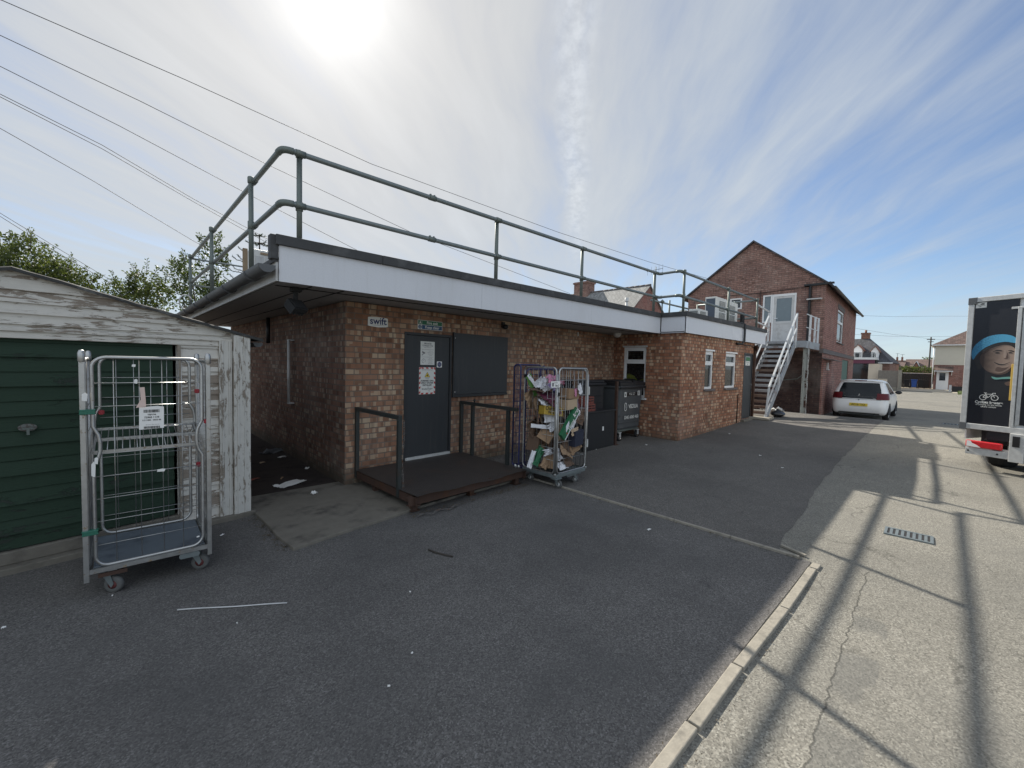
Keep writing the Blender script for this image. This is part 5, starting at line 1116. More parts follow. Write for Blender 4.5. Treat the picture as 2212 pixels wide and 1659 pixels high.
for k in range(2):
    s_ = thing('crate', ('red plastic crate, lower of the two on the black cabinet', 'red plastic crate, upper of the two on the black cabinet')[k], 'crate', (6.66, 4.99, .812+.145*k), R_(3+5*k), 'red crates on the cabinet')
    d = MB(); d.b2((0, 0, 0), (.40, .24, .012))
    for z in (.02, .07, .12): d.b2((0, 0, z), (.40, .012, z+.022)); d.b2((0, .228, z), (.40, .24, z+.022)); d.b2((0, .012, z), (.012, .228, z+.022)); d.b2((.388, .012, z), (.40, .228, z+.022))
    for x in (0, .13, .26, .385): d.b2((x, -.003, 0), (x+.016, .0, .142)); d.b2((x, .24, 0), (x+.016, .243, .142))
    d.build('crate_body', M['crate_red'], s_)
s_ = thing('steel_post', 'slim rusty steel post standing in front of the bins', 'post', (7.83, 5.02, .03)); d = MB(); d.bar((0, 0, 0), (0, 0, 1.37), .055, .055, (0, 1, 0)); d.build('post', M['rusty'], s_); d = MB(); d.box((0, 0, .004), (.16, .14, .012)); d.build('base_plate', M['rusty'], s_)

# ------------------------------------------------------------------ gabled brick house
H = thing('gabled_brick_house', 'tall red brick building with a plain gable, white upstairs door and green side door', 'building', (0, 0, 0))
X0 = 19.3; YR, YL = 3.58, 8.75
far = Vector((30.2, 4.15)); PG = Pl((X0, YL), (X0, YR)); PS = Pl((X0, YR), (far.x, far.y)); LH = PS.L
gy = lambda y: YL-y
ZE, ZP, YP = 5.0, 6.95, 6.10
ud0, ud1 = gy(5.32), gy(4.50)
mb = MB(); PG.wall(mb, 0, -.1, PG.L, 2.48); mb.build('lower_gable_wall', M['brick_darker'], H)
mb = MB(); PG.wall(mb, 0, 2.48, PG.L, ZE, [(gy(5.66), 3.62, ud0-.0, 4.73), (ud0, 2.79, ud1, 4.73), (gy(6.93), 4.25, gy(6.45), 4.72)], .08)
mb.add([(X0, YL, ZE), (X0, YR, ZE), (X0, YP, ZP)], [(0, 1, 2)])
mb.build('gable_wall', M['brick_red'], H)
def su(px, py):                                       # distance along the side wall seen at a pixel
    r = ray(px, py); t = PS.n.dot(PS.a)/PS.n.dot(Vector((r.x, r.y, 0))); P = r*t; return (Vector((P.x, P.y, 0))-PS.a).dot(PS.d), P.z+EYE
Fx = lambda x, y: su((2600+x/2.0733)*.54861, (900+y/2.0733)*.54861)
w0, w1 = Fx(1455, 630), Fx(1500, 640); g0, g1 = Fx(1487, 1055), Fx(1537, 1060)
mb = MB(); PS.wall(mb, 0, 2.55, LH, ZE-.02, [(w0[0], 3.0, w1[0]+.25, 4.45)], .09); mb.build('side_wall', M['brick_pale'], H)
mb = MB(); PS.wall(mb, 0, -.1, LH, 2.40, [(g0[0], .2, g1[0], 2.30)], .1); mb.build('lower_side_wall', M['brick_pale'], H)
mb = MB(); PS.box(mb, -.01, 2.40, LH, 2.56, -.1, .035); mb.build('stone_band', M['stone'], H)
mb = MB(); PS.box(mb, .05, -.1, .9, 2.20, -.02, .05); mb.build('pier', M['brick_pale'], H)
mb = MB(); mb.add([PS.p(-.05, 2.24, .02), PS.p(2.6, 2.22, .02), PS.p(2.6, 2.14, .38), PS.p(-.05, 2.16, .38), PS.p(-.05, 2.19, .02), PS.p(2.6, 2.17, .02), PS.p(2.6, 2.11, .38), PS.p(-.05, 2.13, .38)], [(0, 3, 2, 1), (4, 5, 6, 7), (3, 7, 6, 2), (0, 4, 7, 3), (1, 2, 6, 5)]); mb.build('canopy', M['stone'], H)
PS.window(H, w0[0]+.01, 3.01, w1[0]+.24, 4.44, 3.9, sill='stone', o=-.06)
d = MB(); PS.box(d, w0[0]-.1, 4.45, w1[0]+.35, 4.65, -.02, .012); d.build('lintel', M['stone'], H)
d = MB(); PS.box(d, g0[0]+.01, .21, g1[0]-.01, 2.29, -.07, -.03); gd = d.build('side_door', M['green_d'], H); d = MB(); PS.box(d, g0[0]+.12, 1.2, g0[0]+.18, 1.3, -.03, .02); d.build('handle', M['white_d'], gd)
d = MB(); m0 = Fx(1345, 1095); m1 = Fx(1372, 1150)
PS.box(d, m0[0], m1[1], m0[0]+.16, m0[1], 0, .10); PS.box(d, m0[0], m1[1]-.03, m0[0]+.34, m1[1], 0, .12); d.build('meter_box', M['white_d'], H)
mb = MB(); mb.add([(X0, YL, -.1), (30.2, 9.4, -.1), (30.2, 9.4, ZE), (X0, YL, ZE)], [(0, 1, 2, 3)]); mb.add([(30.2, 9.4, -.1), (far.x, far.y, -.1), (far.x, far.y, ZE), (30.2, 9.4, ZE)], [(0, 1, 2, 3)]); mb.add([(30.2, 9.4, ZE), (far.x, far.y, ZE), (30.2, 6.75, ZP)], [(0, 1, 2)]); mb.build('rear_wall', M['brick_red'], H)
def slope(mb, a, b, c, e, t=.07): mb.prism([a, b, c, e], (0, 0, t))
rf = MB(); ov = .10
slope(rf, (X0-ov, YR-.22, ZE-.165), (30.4, 4.15-.22, ZE-.165), (30.4, 6.75, ZP+.005), (X0-ov, YP, ZP+.005)); slope(rf, (X0-ov, YL+.25, ZE-.18), (X0-ov, YP, ZP+.005), (30.4, 6.75, ZP+.005), (30.4, 9.65, ZE-.18)); rf.build('roof', M['tile_dark'], H)
d = MB(); n_ = 8; vs = []
for x, y in ((X0-.12, YR-.26), (30.4, 4.15-.26)):
    for k in range(n_+1): a = pi+pi*k/n_; vs.append((x, y+.06*cos(a), ZE-.16+.06*sin(a)))
d.add(vs, [(k, n_+1+k, n_+2+k, k+1) for k in range(n_)], True); d.prism([(X0-.12, YR-.26+.06*cos(pi+pi*k/n_), ZE-.16+.06*sin(pi+pi*k/n_)) for k in range(n_+1)], (.01, 0, 0)); d.build('gutter', M['black'], H)
d = MB(); yy = 4.05; d.tube([(X0-.07, YR-.15, ZE-.02), (X0-.07, yy, ZE-.08), (X0-.07, yy, 2.7), (X0-.07, yy, .4)], .05, 8); d.build('downpipe', M['black'], H)
d = MB(); d.b2((X0-.13, YR-.25, ZE-.06), (X0-.002, yy+.2, ZE+.0)); d.build('box_gutter', M['black'], H)
d = MB(); d.tube([(X0-.03, 5.75, 4.95), (X0-.03, 5.74, 4.2), (X0-.03, 5.75, 3.2)], .012, 6); d.tube([(X0-.02, 7.2, 4.86), (X0-.02, 5.75, 4.84), (X0-.02, 4.1, 4.92)], .010, 6); d.build('cable', M['black'], H)
d = MB(); d.b2((X0-.20, YR+.1, 4.40), (X0-.002, YR+.55, 4.44)); d.build('bracket', M['white_d'], H)
# upstairs door and sidelight
d = MB()
for a, b, c, e in ((ud0, 2.79, ud0+.06, 4.73), (ud1-.06, 2.79, ud1, 4.73), (ud0+.06, 4.64, ud1-.06, 4.73), (ud0+.06, 2.79, ud1-.06, 2.83)): PG.box(d, a, b, c, e, -.07, .015)
dr = d.build('door', M['white'], H, .004)
d = MB(); PG.box(d, ud0+.062, 2.835, ud1-.062, 4.635, -.05, -.012)
for z0, z1 in ((2.835, 2.93), (3.56, 3.66), (4.56, 4.635)): PG.box(d, ud0+.062, z0, ud1-.062, z1, -.012, .004)
for a in (ud0+.062, ud1-.15): PG.box(d, a, 2.93, a+.088, 4.56, -.012, .003)
d.build('door_leaf', M['white_d'], dr, .003)
d = MB(); PG.box(d, ud0+.15, 3.66, ud1-.15, 4.56, -.012, -.007); d.build('pane', M['frost'], dr)
d = MB(); d.bar(PG.p(ud0+.11, 3.78, .004), PG.p(ud0+.11, 3.78, .05), .016); d.bar(PG.p(ud0+.10, 3.78, .05), PG.p(ud0+.23, 3.78, .05), .018); d.build('handle', M['chrome'], dr)
PG.window(H, gy(5.66)+.005, 3.62, ud0-.004, 4.73, None, pane='frost', o=-.01)
PG.window(H, gy(6.93)+.005, 4.255, gy(6.45)-.005, 4.715, None, o=-.02)
# ------------------------------------------------------------------ outside stair
ST = thing('metal_staircase', 'grey steel outside staircase with rusting treads climbing to the white upstairs door', 'staircase', (0, 0, 0))
xa, za, xb, zb = 14.55, .27, 17.15, 2.72; yl, yr = 4.78, 3.98; nt = 15
for k in range(nt):
    t_ = (k+1)/(nt); x = xa+(xb-xa)*t_; z = za+(zb-za)*t_
    d = MB(); d.b2((x-.26, yr+.03, z-.035), (x+.02, yl-.03, z)); d.b2((x-.262, yr+.03, z-.075), (x-.25, yl-.03, z-.0)); d.b2((x-.2, yr+.03, z), (x-.17, yl-.03, z+.006)); d.b2((x-.1, yr+.03, z), (x-.07, yl-.03, z+.006)); d.build('tread', M['stair'] if k not in (0, 1, 2, 3, 8) else plain('rusty_tread', (.16, .12, .10), .8, .1, .3, 8, .2, 50, .3, (.09, .04, .02), .8, 3.), ST)
for y in (yl, yr):
    d = MB(); d.bar((xa-.35, y, za-.15), (xb, y, zb-.10), .05, .20); d.build('stringer', M['stair'], ST)
d = MB(); d.b2((xb, yr-.32, 2.70), (X0-.005, 5.75, 2.745)); d.b2((xb-.01, yr-.33, 2.52), (xb+.03, 5.75, 2.72)); d.b2((xb+.03, yr-.34, 2.50), (X0-.2, yr-.28, 2.74)); d.build('landing', M['stair'], ST)
hr = MB(); yb = yr-.03
hr.bar((xa-.30, yb, .30), (xa-.1, yb, 1.22), .045, .045, (0, 1, 0)); hr.bar((xa-.12, yb, 1.20), (xb-.0, yb, 3.66), .05, .05); hr.bar((xb, yb, 2.5), (xb, yb, 3.70), .045, .045, (0, 1, 0)); hr.bar((xa-.20, yb, .70), (xb, yb, 3.18), .035, .035)
for t_ in (.33, .66): x = xa+(xb-xa)*t_; z = za+(zb-za)*t_; hr.bar((x, yb, z), (x, yb, z+.97), .04, .04, (0, 1, 0))
hr.build('handrail', M['stair_w'], ST)
hl = MB(); yb = yl+.03
hl.bar((xa-.12, yb, 1.20), (xb-.0, yb, 3.66), .05, .05); hl.bar((xb, yb, 2.5), (xb, yb, 3.75), .06, .06, (0, 1, 0)); hl.bar((xa-.20, yb, .70), (xb, yb, 3.18), .035, .035); hl.bar((xa+1.1, yb, za+1.0), (xa+1.1, yb, za+2.0), .04, .04, (0, 1, 0)); hl.build('handrail', M['stair_w'], ST)
bl = MB(); yy = yr-.31
for x in (xb+.55, xb+1.25, xb+1.75): bl.bar((x, yy, 2.70), (x, yy, 3.66), .075, .05, (0, 1, 0))
bl.bar((xb, yy, 3.64), (X0-.35, yy, 3.64), .012, .03); bl.bar((xb, yy, 3.2), (X0-.35, yy, 3.2), .012, .02); bl.build('balustrade', M['stair_w'], ST)
for y0, m_ in ((yr-.30, 'peel_steel'), ):
    d = MB(); d.bar((17.42, y0-.07, .20), (17.42, y0-.07, 2.51), .16, .012, (0, 1, 0)); d.bar((17.42, y0+.07, .20), (17.42, y0+.07, 2.51), .16, .012, (0, 1, 0)); d.bar((17.42, y0, .20), (17.42, y0, 2.51), .012, .13, (0, 1, 0)); d.build('support_column', M[m_], ST)
d = MB(); d.bar((xa+.5, yl+.05, .9), (xa+.52, yl+.05, 2.3), .05, .05, (0, 1, 0)); d.bar((xa+.1, yl+.06, 1.3), (xa+.9, yl+.06, 2.4), .03, .03); d.build('brace', M['stair'], ST)
tag(MB().box((14.25, 4.22, gz(14.25)+.035), (.62, .85, .07), R_(3)).build('stone_slab', M['kerb'], None, .012), 'pale concrete slab at the foot of the steel stairs', 'slab')
s_ = thing('bin_bag', 'black bin bag slumped at the foot of the stair handrail', 'bag', (15.1, 3.85, gz(15.1)))
d = MB(); vs = []; 
for i in range(9):
    for k in range(16):
        a = 2*pi*k/16; t_ = i/8; r = .24*sin(pi*min(1, .12+t_*.95))*(1+.25*mnoise.noise(Vector((cos(a)*2, sin(a)*2, t_*3)))) + .01; vs.append((r*cos(a)*1.1, r*sin(a)*.8, .24*t_))
d.add(vs, [[i*16+k, i*16+(k+1) % 16, (i+1)*16+(k+1) % 16, (i+1)*16+k] for i in range(8) for k in range(16)], True); d.build('sack', M['bag'], s_)
for k, (x, y, lab) in enumerate(((17.9, 4.5, 'crumpled white rubbish under the stair landing, nearest the column'), (17.2, 4.9, 'crumpled white rubbish under the landing beside the dark wall'), (16.6, 4.4, 'pale rubbish on the ground behind the bin bag'))):
    bent('rubbish', lab, (x, y, gz(x)+.06), (.3, .2), (20, 10, 30*k), 'paper', .03, .05, 'rubbish', 8, 'rubbish under the stairs')
d = MB(); d.tube([(18.9, 5.0, 1.9), (18.7, 4.9, 1.5), (18.5, 4.6, 1.35), (18.3, 4.1, 1.42), (18.2, 3.8, 1.7), (18.2, 3.75, 2.5)], .018, 6); tag(d.build('hanging_cable', M['galv_d']), 'grey cable drooping below the stair landing', 'cable')

# ------------------------------------------------------------------ parked car
CA = thing('parked_car', 'small white hatchback with dark tinted rear window parked beside the brick gable building', 'car', (19.72, 2.49, -.012), -pi/2)
# local: x right (towards -Y world), y forward (+X world)
def lerp_t(tb, z):
    for i in range(len(tb)-1):
        if z <= tb[i+1][0]:
            t = (z-tb[i][0])/(tb[i+1][0]-tb[i][0]); t = max(0, t); return [tb[i][k]+(tb[i+1][k]-tb[i][k])*t for k in range(1, len(tb[0]))]
    return list(tb[-1][1:])
#        z    rear  front halfw  r_rear r_front
CT = [(.20, .14, 3.30, .70, .10, .20), (.26, .05, 3.42, .755, .16, .30), (.36, .012, 3.46, .785, .22, .38), (.48, .0, 3.47, .80, .25, .42), (.60, .015, 3.45, .806, .26, .42), (.70, .035, 3.42, .806, .26, .40), (.78, .05, 3.36, .802, .25, .38),
      (.86, .07, 3.2, .795, .24, .36), (.93, .10, 2.85, .782, .22, .34), (1.00, .135, 2.55, .762, .20, .30), (1.10, .19, 2.35, .728, .18, .26), (1.20, .245, 2.14, .692, .17, .24), (1.30, .305, 1.95, .655, .16, .22), (1.37, .34, 1.80, .620, .16, .20), (1.415, .40, 1.62, .575, .18, .20), (1.445, .56, 1.42, .50, .2, .2), (1.46, .80, 1.2, .36, .2, .2)]
NR, NC, NS = 14, 6, 26
def outline(z, off=0):
    ry, fy, hw, r1, r2 = lerp_t(CT, z); ry -= off; hw += off; fy += off; P = []
    bow = .045
    for k in range(NR): x = -hw+r1+(2*(hw-r1))*k/NR; P.append((x, ry+bow*(x/hw)**2))
    c0 = bow*((hw-r1)/hw)**2
    for k in range(NC): a = -pi/2+pi/2*k/NC; P.append((hw-r1+r1*cos(a), ry+c0+r1+r1*sin(a)))
    y0, y1 = ry+c0+r1, fy-r2
    for k in range(NS): P.append((hw-.03*sin(pi*k/NS)*0, y0+(y1-y0)*k/NS))
    for k in range(NC): a = pi/2*k/NC; P.append((hw-r2+r2*cos(a), fy-r2+r2*sin(a)))
    for k in range(NR): x = (hw-r2)-(2*(hw-r2))*k/NR; P.append((x, fy))
    for k in range(NC): a = pi/2+pi/2*k/NC; P.append((-hw+r2+r2*cos(a), fy-r2+r2*sin(a)))
    for k in range(NS): P.append((-hw, y1+(y0-y1)*k/NS))
    for k in range(NC): a = pi+pi/2*k/NC; P.append((-hw+r1+r1*cos(a), ry+c0+r1+r1*sin(a)))
    return P
ZL = [.20, .23, .26, .31, .36, .42, .48, .54, .60, .65, .70, .74, .78, .82, .86, .90, .93, .97, 1.0, 1.05, 1.1, 1.15, 1.2, 1.25, 1.3, 1.34, 1.37, 1.395, 1.415, 1.432, 1.445, 1.454, 1.46]
d = MB(); n_ = len(outline(.5)); vs = []
for z in ZL: vs += [(x, y, z) for x, y in outline(z)]
d.add(vs, [[i*n_+k, i*n_+(k+1) % n_, (i+1)*n_+(k+1) % n_, (i+1)*n_+k] for i in range(len(ZL)-1) for k in range(n_)], True)
d.add([], []); d.f.append([(len(ZL)-1)*n_+k for k in range(n_)]); d.sm.append(True); d.f.append(list(range(n_))[::-1]); d.sm.append(False)
body = d.build('body', M['car'], CA)
def patch(name, zs, k0, k1, mat, off=.006, par=CA, trim=None):
    d = MB(); vs = []; m_ = k1-k0+1
    for i, z in enumerate(zs):
        O = outline(z, off); a, b = (trim(z) if trim else (0, 0))
        for k in range(m_):
            kk = k0+a+(k1-b-k0-a)*k/(m_-1); k_i = int(math.floor(kk)); fr = kk-k_i; p, q = O[k_i % n_], O[(k_i+1) % n_]
            vs.append((p[0]+(q[0]-p[0])*fr, p[1]+(q[1]-p[1])*fr, z))
    d.add(vs, [[i*m_+k, i*m_+k+1, (i+1)*m_+k+1, (i+1)*m_+k] for i in range(len(zs)-1) for k in range(m_-1)], True)
    return d.build(name, mat, par)
rw = patch('rear_window', [.86, .90, .93, 1.0, 1.1, 1.2, 1.3, 1.345], -1, NR+1, M['car_glass'], .006, CA, lambda z: ((1.2 if z < .93 else .3), (1.2 if z < .93 else .3)))
patch('tailgate_panel', [.775, .80, .83, .858], 0, NR, M['car_glass'], .007, CA, lambda z: (.5, .5))
for a, b, sd in ((NR+.2, NR+NC+2, 0), (n_-NC-2, n_-.2, 1)):
    patch('tail_light', [.76, .80, .84, .90, .95, .985], int(NR-1 if sd == 0 else n_-NC-1), int(NR+NC+1 if sd == 0 else n_+1), M['tail'], .012)
s0 = NR+NC
patch('side_window', [.945, 1.0, 1.1, 1.2, 1.3, 1.345], s0+5, s0+12, M['car_glass'], .005, CA, lambda z: (1.2*(z-.9), 0)); patch('side_window', [.945, 1.0, 1.1, 1.2, 1.3, 1.345], s0+13, s0+23, M['car_glass'], .005, CA, lambda z: (0, 8*(z-.94)*.6))
s1 = n_-NC-NS
patch('side_window', [.945, 1.0, 1.1, 1.2, 1.3, 1.345], s1+14, s1+21, M['car_glass'], .005); patch('side_window', [.945, 1.0, 1.1, 1.2, 1.3, 1.345], s1+4, s1+13, M['car_glass'], .005)
patch('bumper_insert', [.21, .24, .27], 0, NR, M['grey_plastic'], .012, CA, lambda z: (.3, .3)); patch('tailgate_gap', [.742, .747, .752], -1, NR+1, M['black_m'], .003); patch('bumper_gap', [.615, .618, .621], int(NR+NC), int(NR+NC+4), M['black_m'], .003); patch('bumper_lip', [.405, .415, .425], 0, NR, M['car'], .02)
d = MB(); d.tube([(-.62, .33, 1.40), (-.3, .295, 1.425), (.3, .295, 1.425), (.62, .33, 1.40)], .03, 8); sp = d.build('spoiler', M['car'], CA)
d = MB(); d.flat(rect(-.17, 1.415, .17, 1.44), .262, .006); d.build('brake_light', M['tail'], sp)
d = MB(); d.flat(rrect(-.26, .505, .26, .61, .01), -.022, .012); np_ = d.build('number_plate', M['plate_y'], CA); text(np_, 'AO18 TXX', 0, .557, -.0235, .095, M['ink'], bold=.02, sx=.88)
d = MB(); d.flat([(-.035, .885), (-.01, .895), (-.02, .93), (.0, .95), (.028, .94), (.02, .925), (.035, .92), (.022, .905), (.03, .885), (.008, .892), (-.01, .87)], .045, .006); d.build('emblem', M['chrome'], CA)
d = MB(); d.flat(disc(0, .73, .018, 14), .022, .012); d.build('lock', M['black'], CA)
text(CA, '108', .42, .80, .056, .05, M['chrome'], bold=.02)
d = MB(); d.bar((0, .10, .87), (.38, .17, .90), .012, .02); d.build('wiper', M['black'], CA)
for sx_ in (-1, 1):
    d = MB(); vs = []
    for i in range(7):
        for k in range(12):
            a = 2*pi*k/12; t_ = i/6; rr_ = sin(pi*(.10+.8*t_))
            vs.append((sx_*(.80+.20*t_), 2.22+.055*rr_*cos(a), .985+.07*rr_*sin(a)))
    d.add(vs, [[i*12+k, i*12+(k+1) % 12, (i+1)*12+(k+1) % 12, (i+1)*12+k] for i in range(6) for k in range(12)] + [[72+k for k in range(12)]], True); d.build('wing_mirror', M['black'] if sx_ > 0 else M['black'], CA)
    for y in (.62, 2.96):
        wheel(CA, (sx_*.715, y, .29), .29, .17, 'tyre', 'alu', 'X')
        d = MB(); d.prism([(sx_*.812, y+.335*cos(a), max(.22, .30+.335*sin(a))) for a in frange(-.25, pi+.25, 16)], (-sx_*.02, 0, 0)); d.build('wheel_arch', M['black_m'], CA)
    d = MB(); d.bar((sx_*.79, 1.3, .98), (sx_*.79, 1.3, .30), .004, .006); d.build('door_gap', M['black_m'], CA)
d = MB(); d.box((0, .25, .27), (1.2, .25, .10)); d.tube([(.45, .02, .25), (.45, .3, .27)], .025, 8); d.build('underbody', M['black_m'], CA)

# ------------------------------------------------------------------ delivery truck
TK = thing('delivery_truck', 'white framed box delivery truck showing a printed cyclist warning on its black rear panel', 'truck', (10.83, -.13, .10), math.atan2(-.906, -.42))
zb_ = -.10                                            # local heights below are world heights; shift to local
def tz(z): return z+zb_
BXW = 2.15
d = MB(); d.b2((-.085, .02, tz(.80)), (BXW+.085, 4.6, tz(3.03))); d.build('box_body', M['white'], TK, .012)
fr = MB(); fr.b2((-.09, -.03, tz(.80)), (-.014, .03, tz(3.04))); fr.b2((-.09, -.03, tz(2.965)), (BXW+.09, .025, tz(3.045))); fr.b2((-.09, -.035, tz(.79)), (BXW+.09, .025, tz(.885))); fr.b2((BXW+.014, -.03, tz(.885)), (BXW+.09, .03, tz(2.965))); fr.build('rear_frame', M['alu'], TK, .006)
d = MB(); d.b2((-.094, -.036, tz(2.93)), (.02, .0, tz(3.048))); d.b2((-.094, -.04, tz(.775)), (.0, .0, tz(.895))); d.build('frame_corner', M['grey_plastic'], TK, .005)
d = MB(); d.b2((-.012, -.012, tz(.887)), (.515, .012, tz(2.963))); pn = d.build('rear_panel', M['truck_p'], TK)
d = MB(); d.b2((.516, -.035, tz(.887)), (.562, .01, tz(2.83))); d.b2((.575, -.028, tz(.93)), (.62, .01, tz(2.85))); d.b2((.44, -.03, tz(2.80)), (1.5, -.012, tz(2.835))); d.build('door_post', M['alu'], TK, .004)
d = MB(); d.b2((.62, -.012, tz(.93)), (1.55, .012, tz(2.85))); d.build('roller_door', M['truck_p'], TK)
d = MB(); d.b2((1.55, -.012, tz(.887)), (BXW+.013, .012, tz(2.963))); d.build('rear_panel', M['truck_p'], TK)
# print on the panel: a smiling man in a blue knitted hat
def art(nm, mat, pts, lay): d = MB(); d.flat([(x, tz(z)) for x, z in pts], -.0125-.0006*lay, .0005); return d.build(nm, M[mat], pn)
def sm(pts, n=6):
    out = []; N = len(pts)
    for i in range(N):
        p0, p1, p2, p3 = pts[i-1], pts[i], pts[(i+1) % N], pts[(i+2) % N]
        for k in range(n):
            t = k/n; out.append(tuple(.5*((2*p1[j])+(-p0[j]+p2[j])*t+(2*p0[j]-5*p1[j]+4*p2[j]-p3[j])*t*t+(-p0[j]+3*p1[j]-3*p2[j]+p3[j])*t**3) for j in (0, 1)))
    return out
art('printed_jacket', 'jacket', [(-.011, 1.30), (.513, 1.30), (.513, 1.80), (.40, 1.78), (.14, 1.86), (.03, 2.02), (-.011, 1.95)], 1)
art('printed_neck', 'skin_d', sm([(.16, 1.84), (.30, 1.74), (.43, 1.76), (.47, 1.86), (.30, 1.92)]), 2)
art('printed_hair', 'ink', sm([(.04, 2.0), (.05, 1.90), (.10, 1.82), (.16, 1.90), (.2, 2.1), (.10, 2.15)]), 3)
art('printed_face', 'skin', sm([(.10, 2.0), (.13, 1.88), (.20, 1.80), (.33, 1.755), (.43, 1.80), (.50, 1.90), (.512, 2.02), (.507, 2.16), (.40, 2.23), (.25, 2.20), (.14, 2.12)]), 4)
art('printed_nose', 'skin_l', sm([(.385, 2.13), (.405, 2.13), (.425, 2.02), (.415, 2.0), (.385, 2.03)]), 6); art('printed_nose_shade', 'skin_d', sm([(.425, 2.1), (.44, 2.02), (.425, 1.995), (.385, 2.0), (.41, 2.015)]), 7)
art('printed_brow', 'ink', sm([(.25, 2.11), (.30, 2.145), (.36, 2.135), (.36, 2.122), (.30, 2.128)]), 7); art('printed_brow', 'ink', sm([(.43, 2.13), (.47, 2.135), (.505, 2.115), (.50, 2.105), (.46, 2.12)]), 7)
art('printed_eye', 'ink', sm([(.28, 2.092), (.31, 2.108), (.345, 2.092), (.31, 2.085)]), 7); art('printed_eye', 'ink', sm([(.435, 2.094), (.46, 2.106), (.49, 2.09), (.46, 2.084)]), 7)
art('printed_mouth', 'ink', sm([(.275, 1.945), (.34, 1.915), (.40, 1.912), (.47, 1.945), (.40, 1.90), (.33, 1.898)]), 7); art('printed_teeth', 'skin_l', sm([(.33, 1.922), (.38, 1.918), (.43, 1.928), (.38, 1.910)]), 8)
art('printed_beard', 'skin_d', sm([(.30, 1.80), (.36, 1.785), (.42, 1.82), (.47, 1.89), (.44, 1.86), (.38, 1.85), (.32, 1.86)]), 6)
art('printed_hat_band', 'ink', sm([(.02, 1.99), (.05, 1.965), (.12, 2.09), (.24, 2.18), (.38, 2.225), (.512, 2.20), (.512, 2.27), (.38, 2.29), (.20, 2.24), (.08, 2.13)]), 8)
art('printed_hat', 'hat', sm([(-.008, 2.06), (.02, 1.985), (.06, 2.07), (.15, 2.18), (.28, 2.255), (.40, 2.275), (.512, 2.255), (.512, 2.33), (.43, 2.385), (.30, 2.40), (.16, 2.36), (.05, 2.26), (.0, 2.16)]), 9)
art('printed_collar', 'teal', sm([(.26, 1.70), (.33, 1.685), (.42, 1.70), (.512, 1.705), (.512, 1.675), (.40, 1.665), (.30, 1.655)]), 6); art('printed_hand', 'skin_d', sm([(.42, 1.60), (.47, 1.63), (.512, 1.64), (.512, 1.57), (.45, 1.56)]), 6)
bk = MB()
def ring(cx, cz, r, w_, n=26):
    for k in range(n):
        a0, a1 = 2*pi*k/n, 2*pi*(k+1)/n
        bk.flat([(cx+r*cos(a0), tz(cz)+r*sin(a0)), (cx+r*cos(a1), tz(cz)+r*sin(a1)), (cx+(r-w_)*cos(a1), tz(cz)+(r-w_)*sin(a1)), (cx+(r-w_)*cos(a0), tz(cz)+(r-w_)*sin(a0))], -.0145, .0005)
def seg(a, b, w_=.008):
    dx_, dz_ = b[0]-a[0], b[1]-a[1]; l = math.hypot(dx_, dz_); ox, oz = -dz_/l*w_/2, dx_/l*w_/2
    bk.flat([(a[0]+ox, tz(a[1])+oz), (b[0]+ox, tz(b[1])+oz), (b[0]-ox, tz(b[1])-oz), (a[0]-ox, tz(a[1])-oz)], -.0145, .0005)
ring(.175, 1.345, .046, .009); ring(.318, 1.345, .046, .009)
for a, b in (((.175, 1.345), (.205, 1.40)), ((.205, 1.40), (.29, 1.405)), ((.29, 1.405), (.235, 1.345)), ((.235, 1.345), (.175, 1.345)), ((.235, 1.345), (.20, 1.42)), ((.318, 1.345), (.285, 1.42)), ((.285, 1.42), (.325, 1.425)), ((.325, 1.425), (.32, 1.405)), ((.185, 1.422), (.22, 1.422))): seg(a, b)
bk.build('bicycle_symbol', M['sign_w'], pn)
text(pn, 'Cyclists beware', .25, tz(1.262), -.0145, .058, M['sign_w'], bold=.03, sx=.92); text(pn, 'of passing on the inside', .25, tz(1.222), -.0145, .034, M['sign_w'], bold=.01); text(pn, 'of this vehicle', .25, tz(1.188), -.0145, .034, M['sign_w'], bold=.01)
d = MB(); d.flat(rect(.0, tz(2.865), .135, tz(2.955)), -.0135, .001); st = d.build('maker_badge', M['sign_w'], pn)
d = MB(); d.flat([(.05, tz(2.925)), (.075, tz(2.94)), (.115, tz(2.935)), (.10, tz(2.92)), (.075, tz(2.918))], -.0145, .0006); d.flat([(.02, tz(2.908)), (.115, tz(2.912)), (.115, tz(2.906)), (.02, tz(2.902))], -.0145, .0006); d.flat([(.03, tz(2.885)), (.08, tz(2.897)), (.06, tz(2.882))], -.0145, .0006); d.build('badge_mark', M['ink'], st)
d = MB(); d.b2((.488, -.03, tz(1.32)), (.516, -.011, tz(1.91))); d.build('grab_rail', M['yellow_r'], TK, .004)
d = MB(); d.b2((.0, .0, tz(.42)), (BXW, .12, tz(.50))); d.b2((.02, -.06, tz(.36)), (.56, -.02, tz(.47))); d.b2((1.6, -.06, tz(.36)), (BXW-.02, -.02, tz(.47))); d.build('bumper', M['alu'], TK, .006)
for x in (.06, .42):
    d = MB(); d.cyl((x, -.066, tz(.42)), (x, -.058, tz(.42)), .014, 10); d.build('bolt', M['black'], TK)
for x0 in (.02, 1.68):
    d = MB(); d.b2((x0, -.075, tz(.485)), (x0+.45, -.02, tz(.60))); lt_ = d.build('rear_light', M['tail_b'], TK, .018)
    d = MB(); d.flat([(x0+.02, tz(.495)), (x0+.20, tz(.492)), (x0+.15, tz(.53)), (x0+.09, tz(.555)), (x0+.07, tz(.592)), (x0+.02, tz(.592))], -.0775, .002); d.build('clear_lens', M['paper'], lt_)
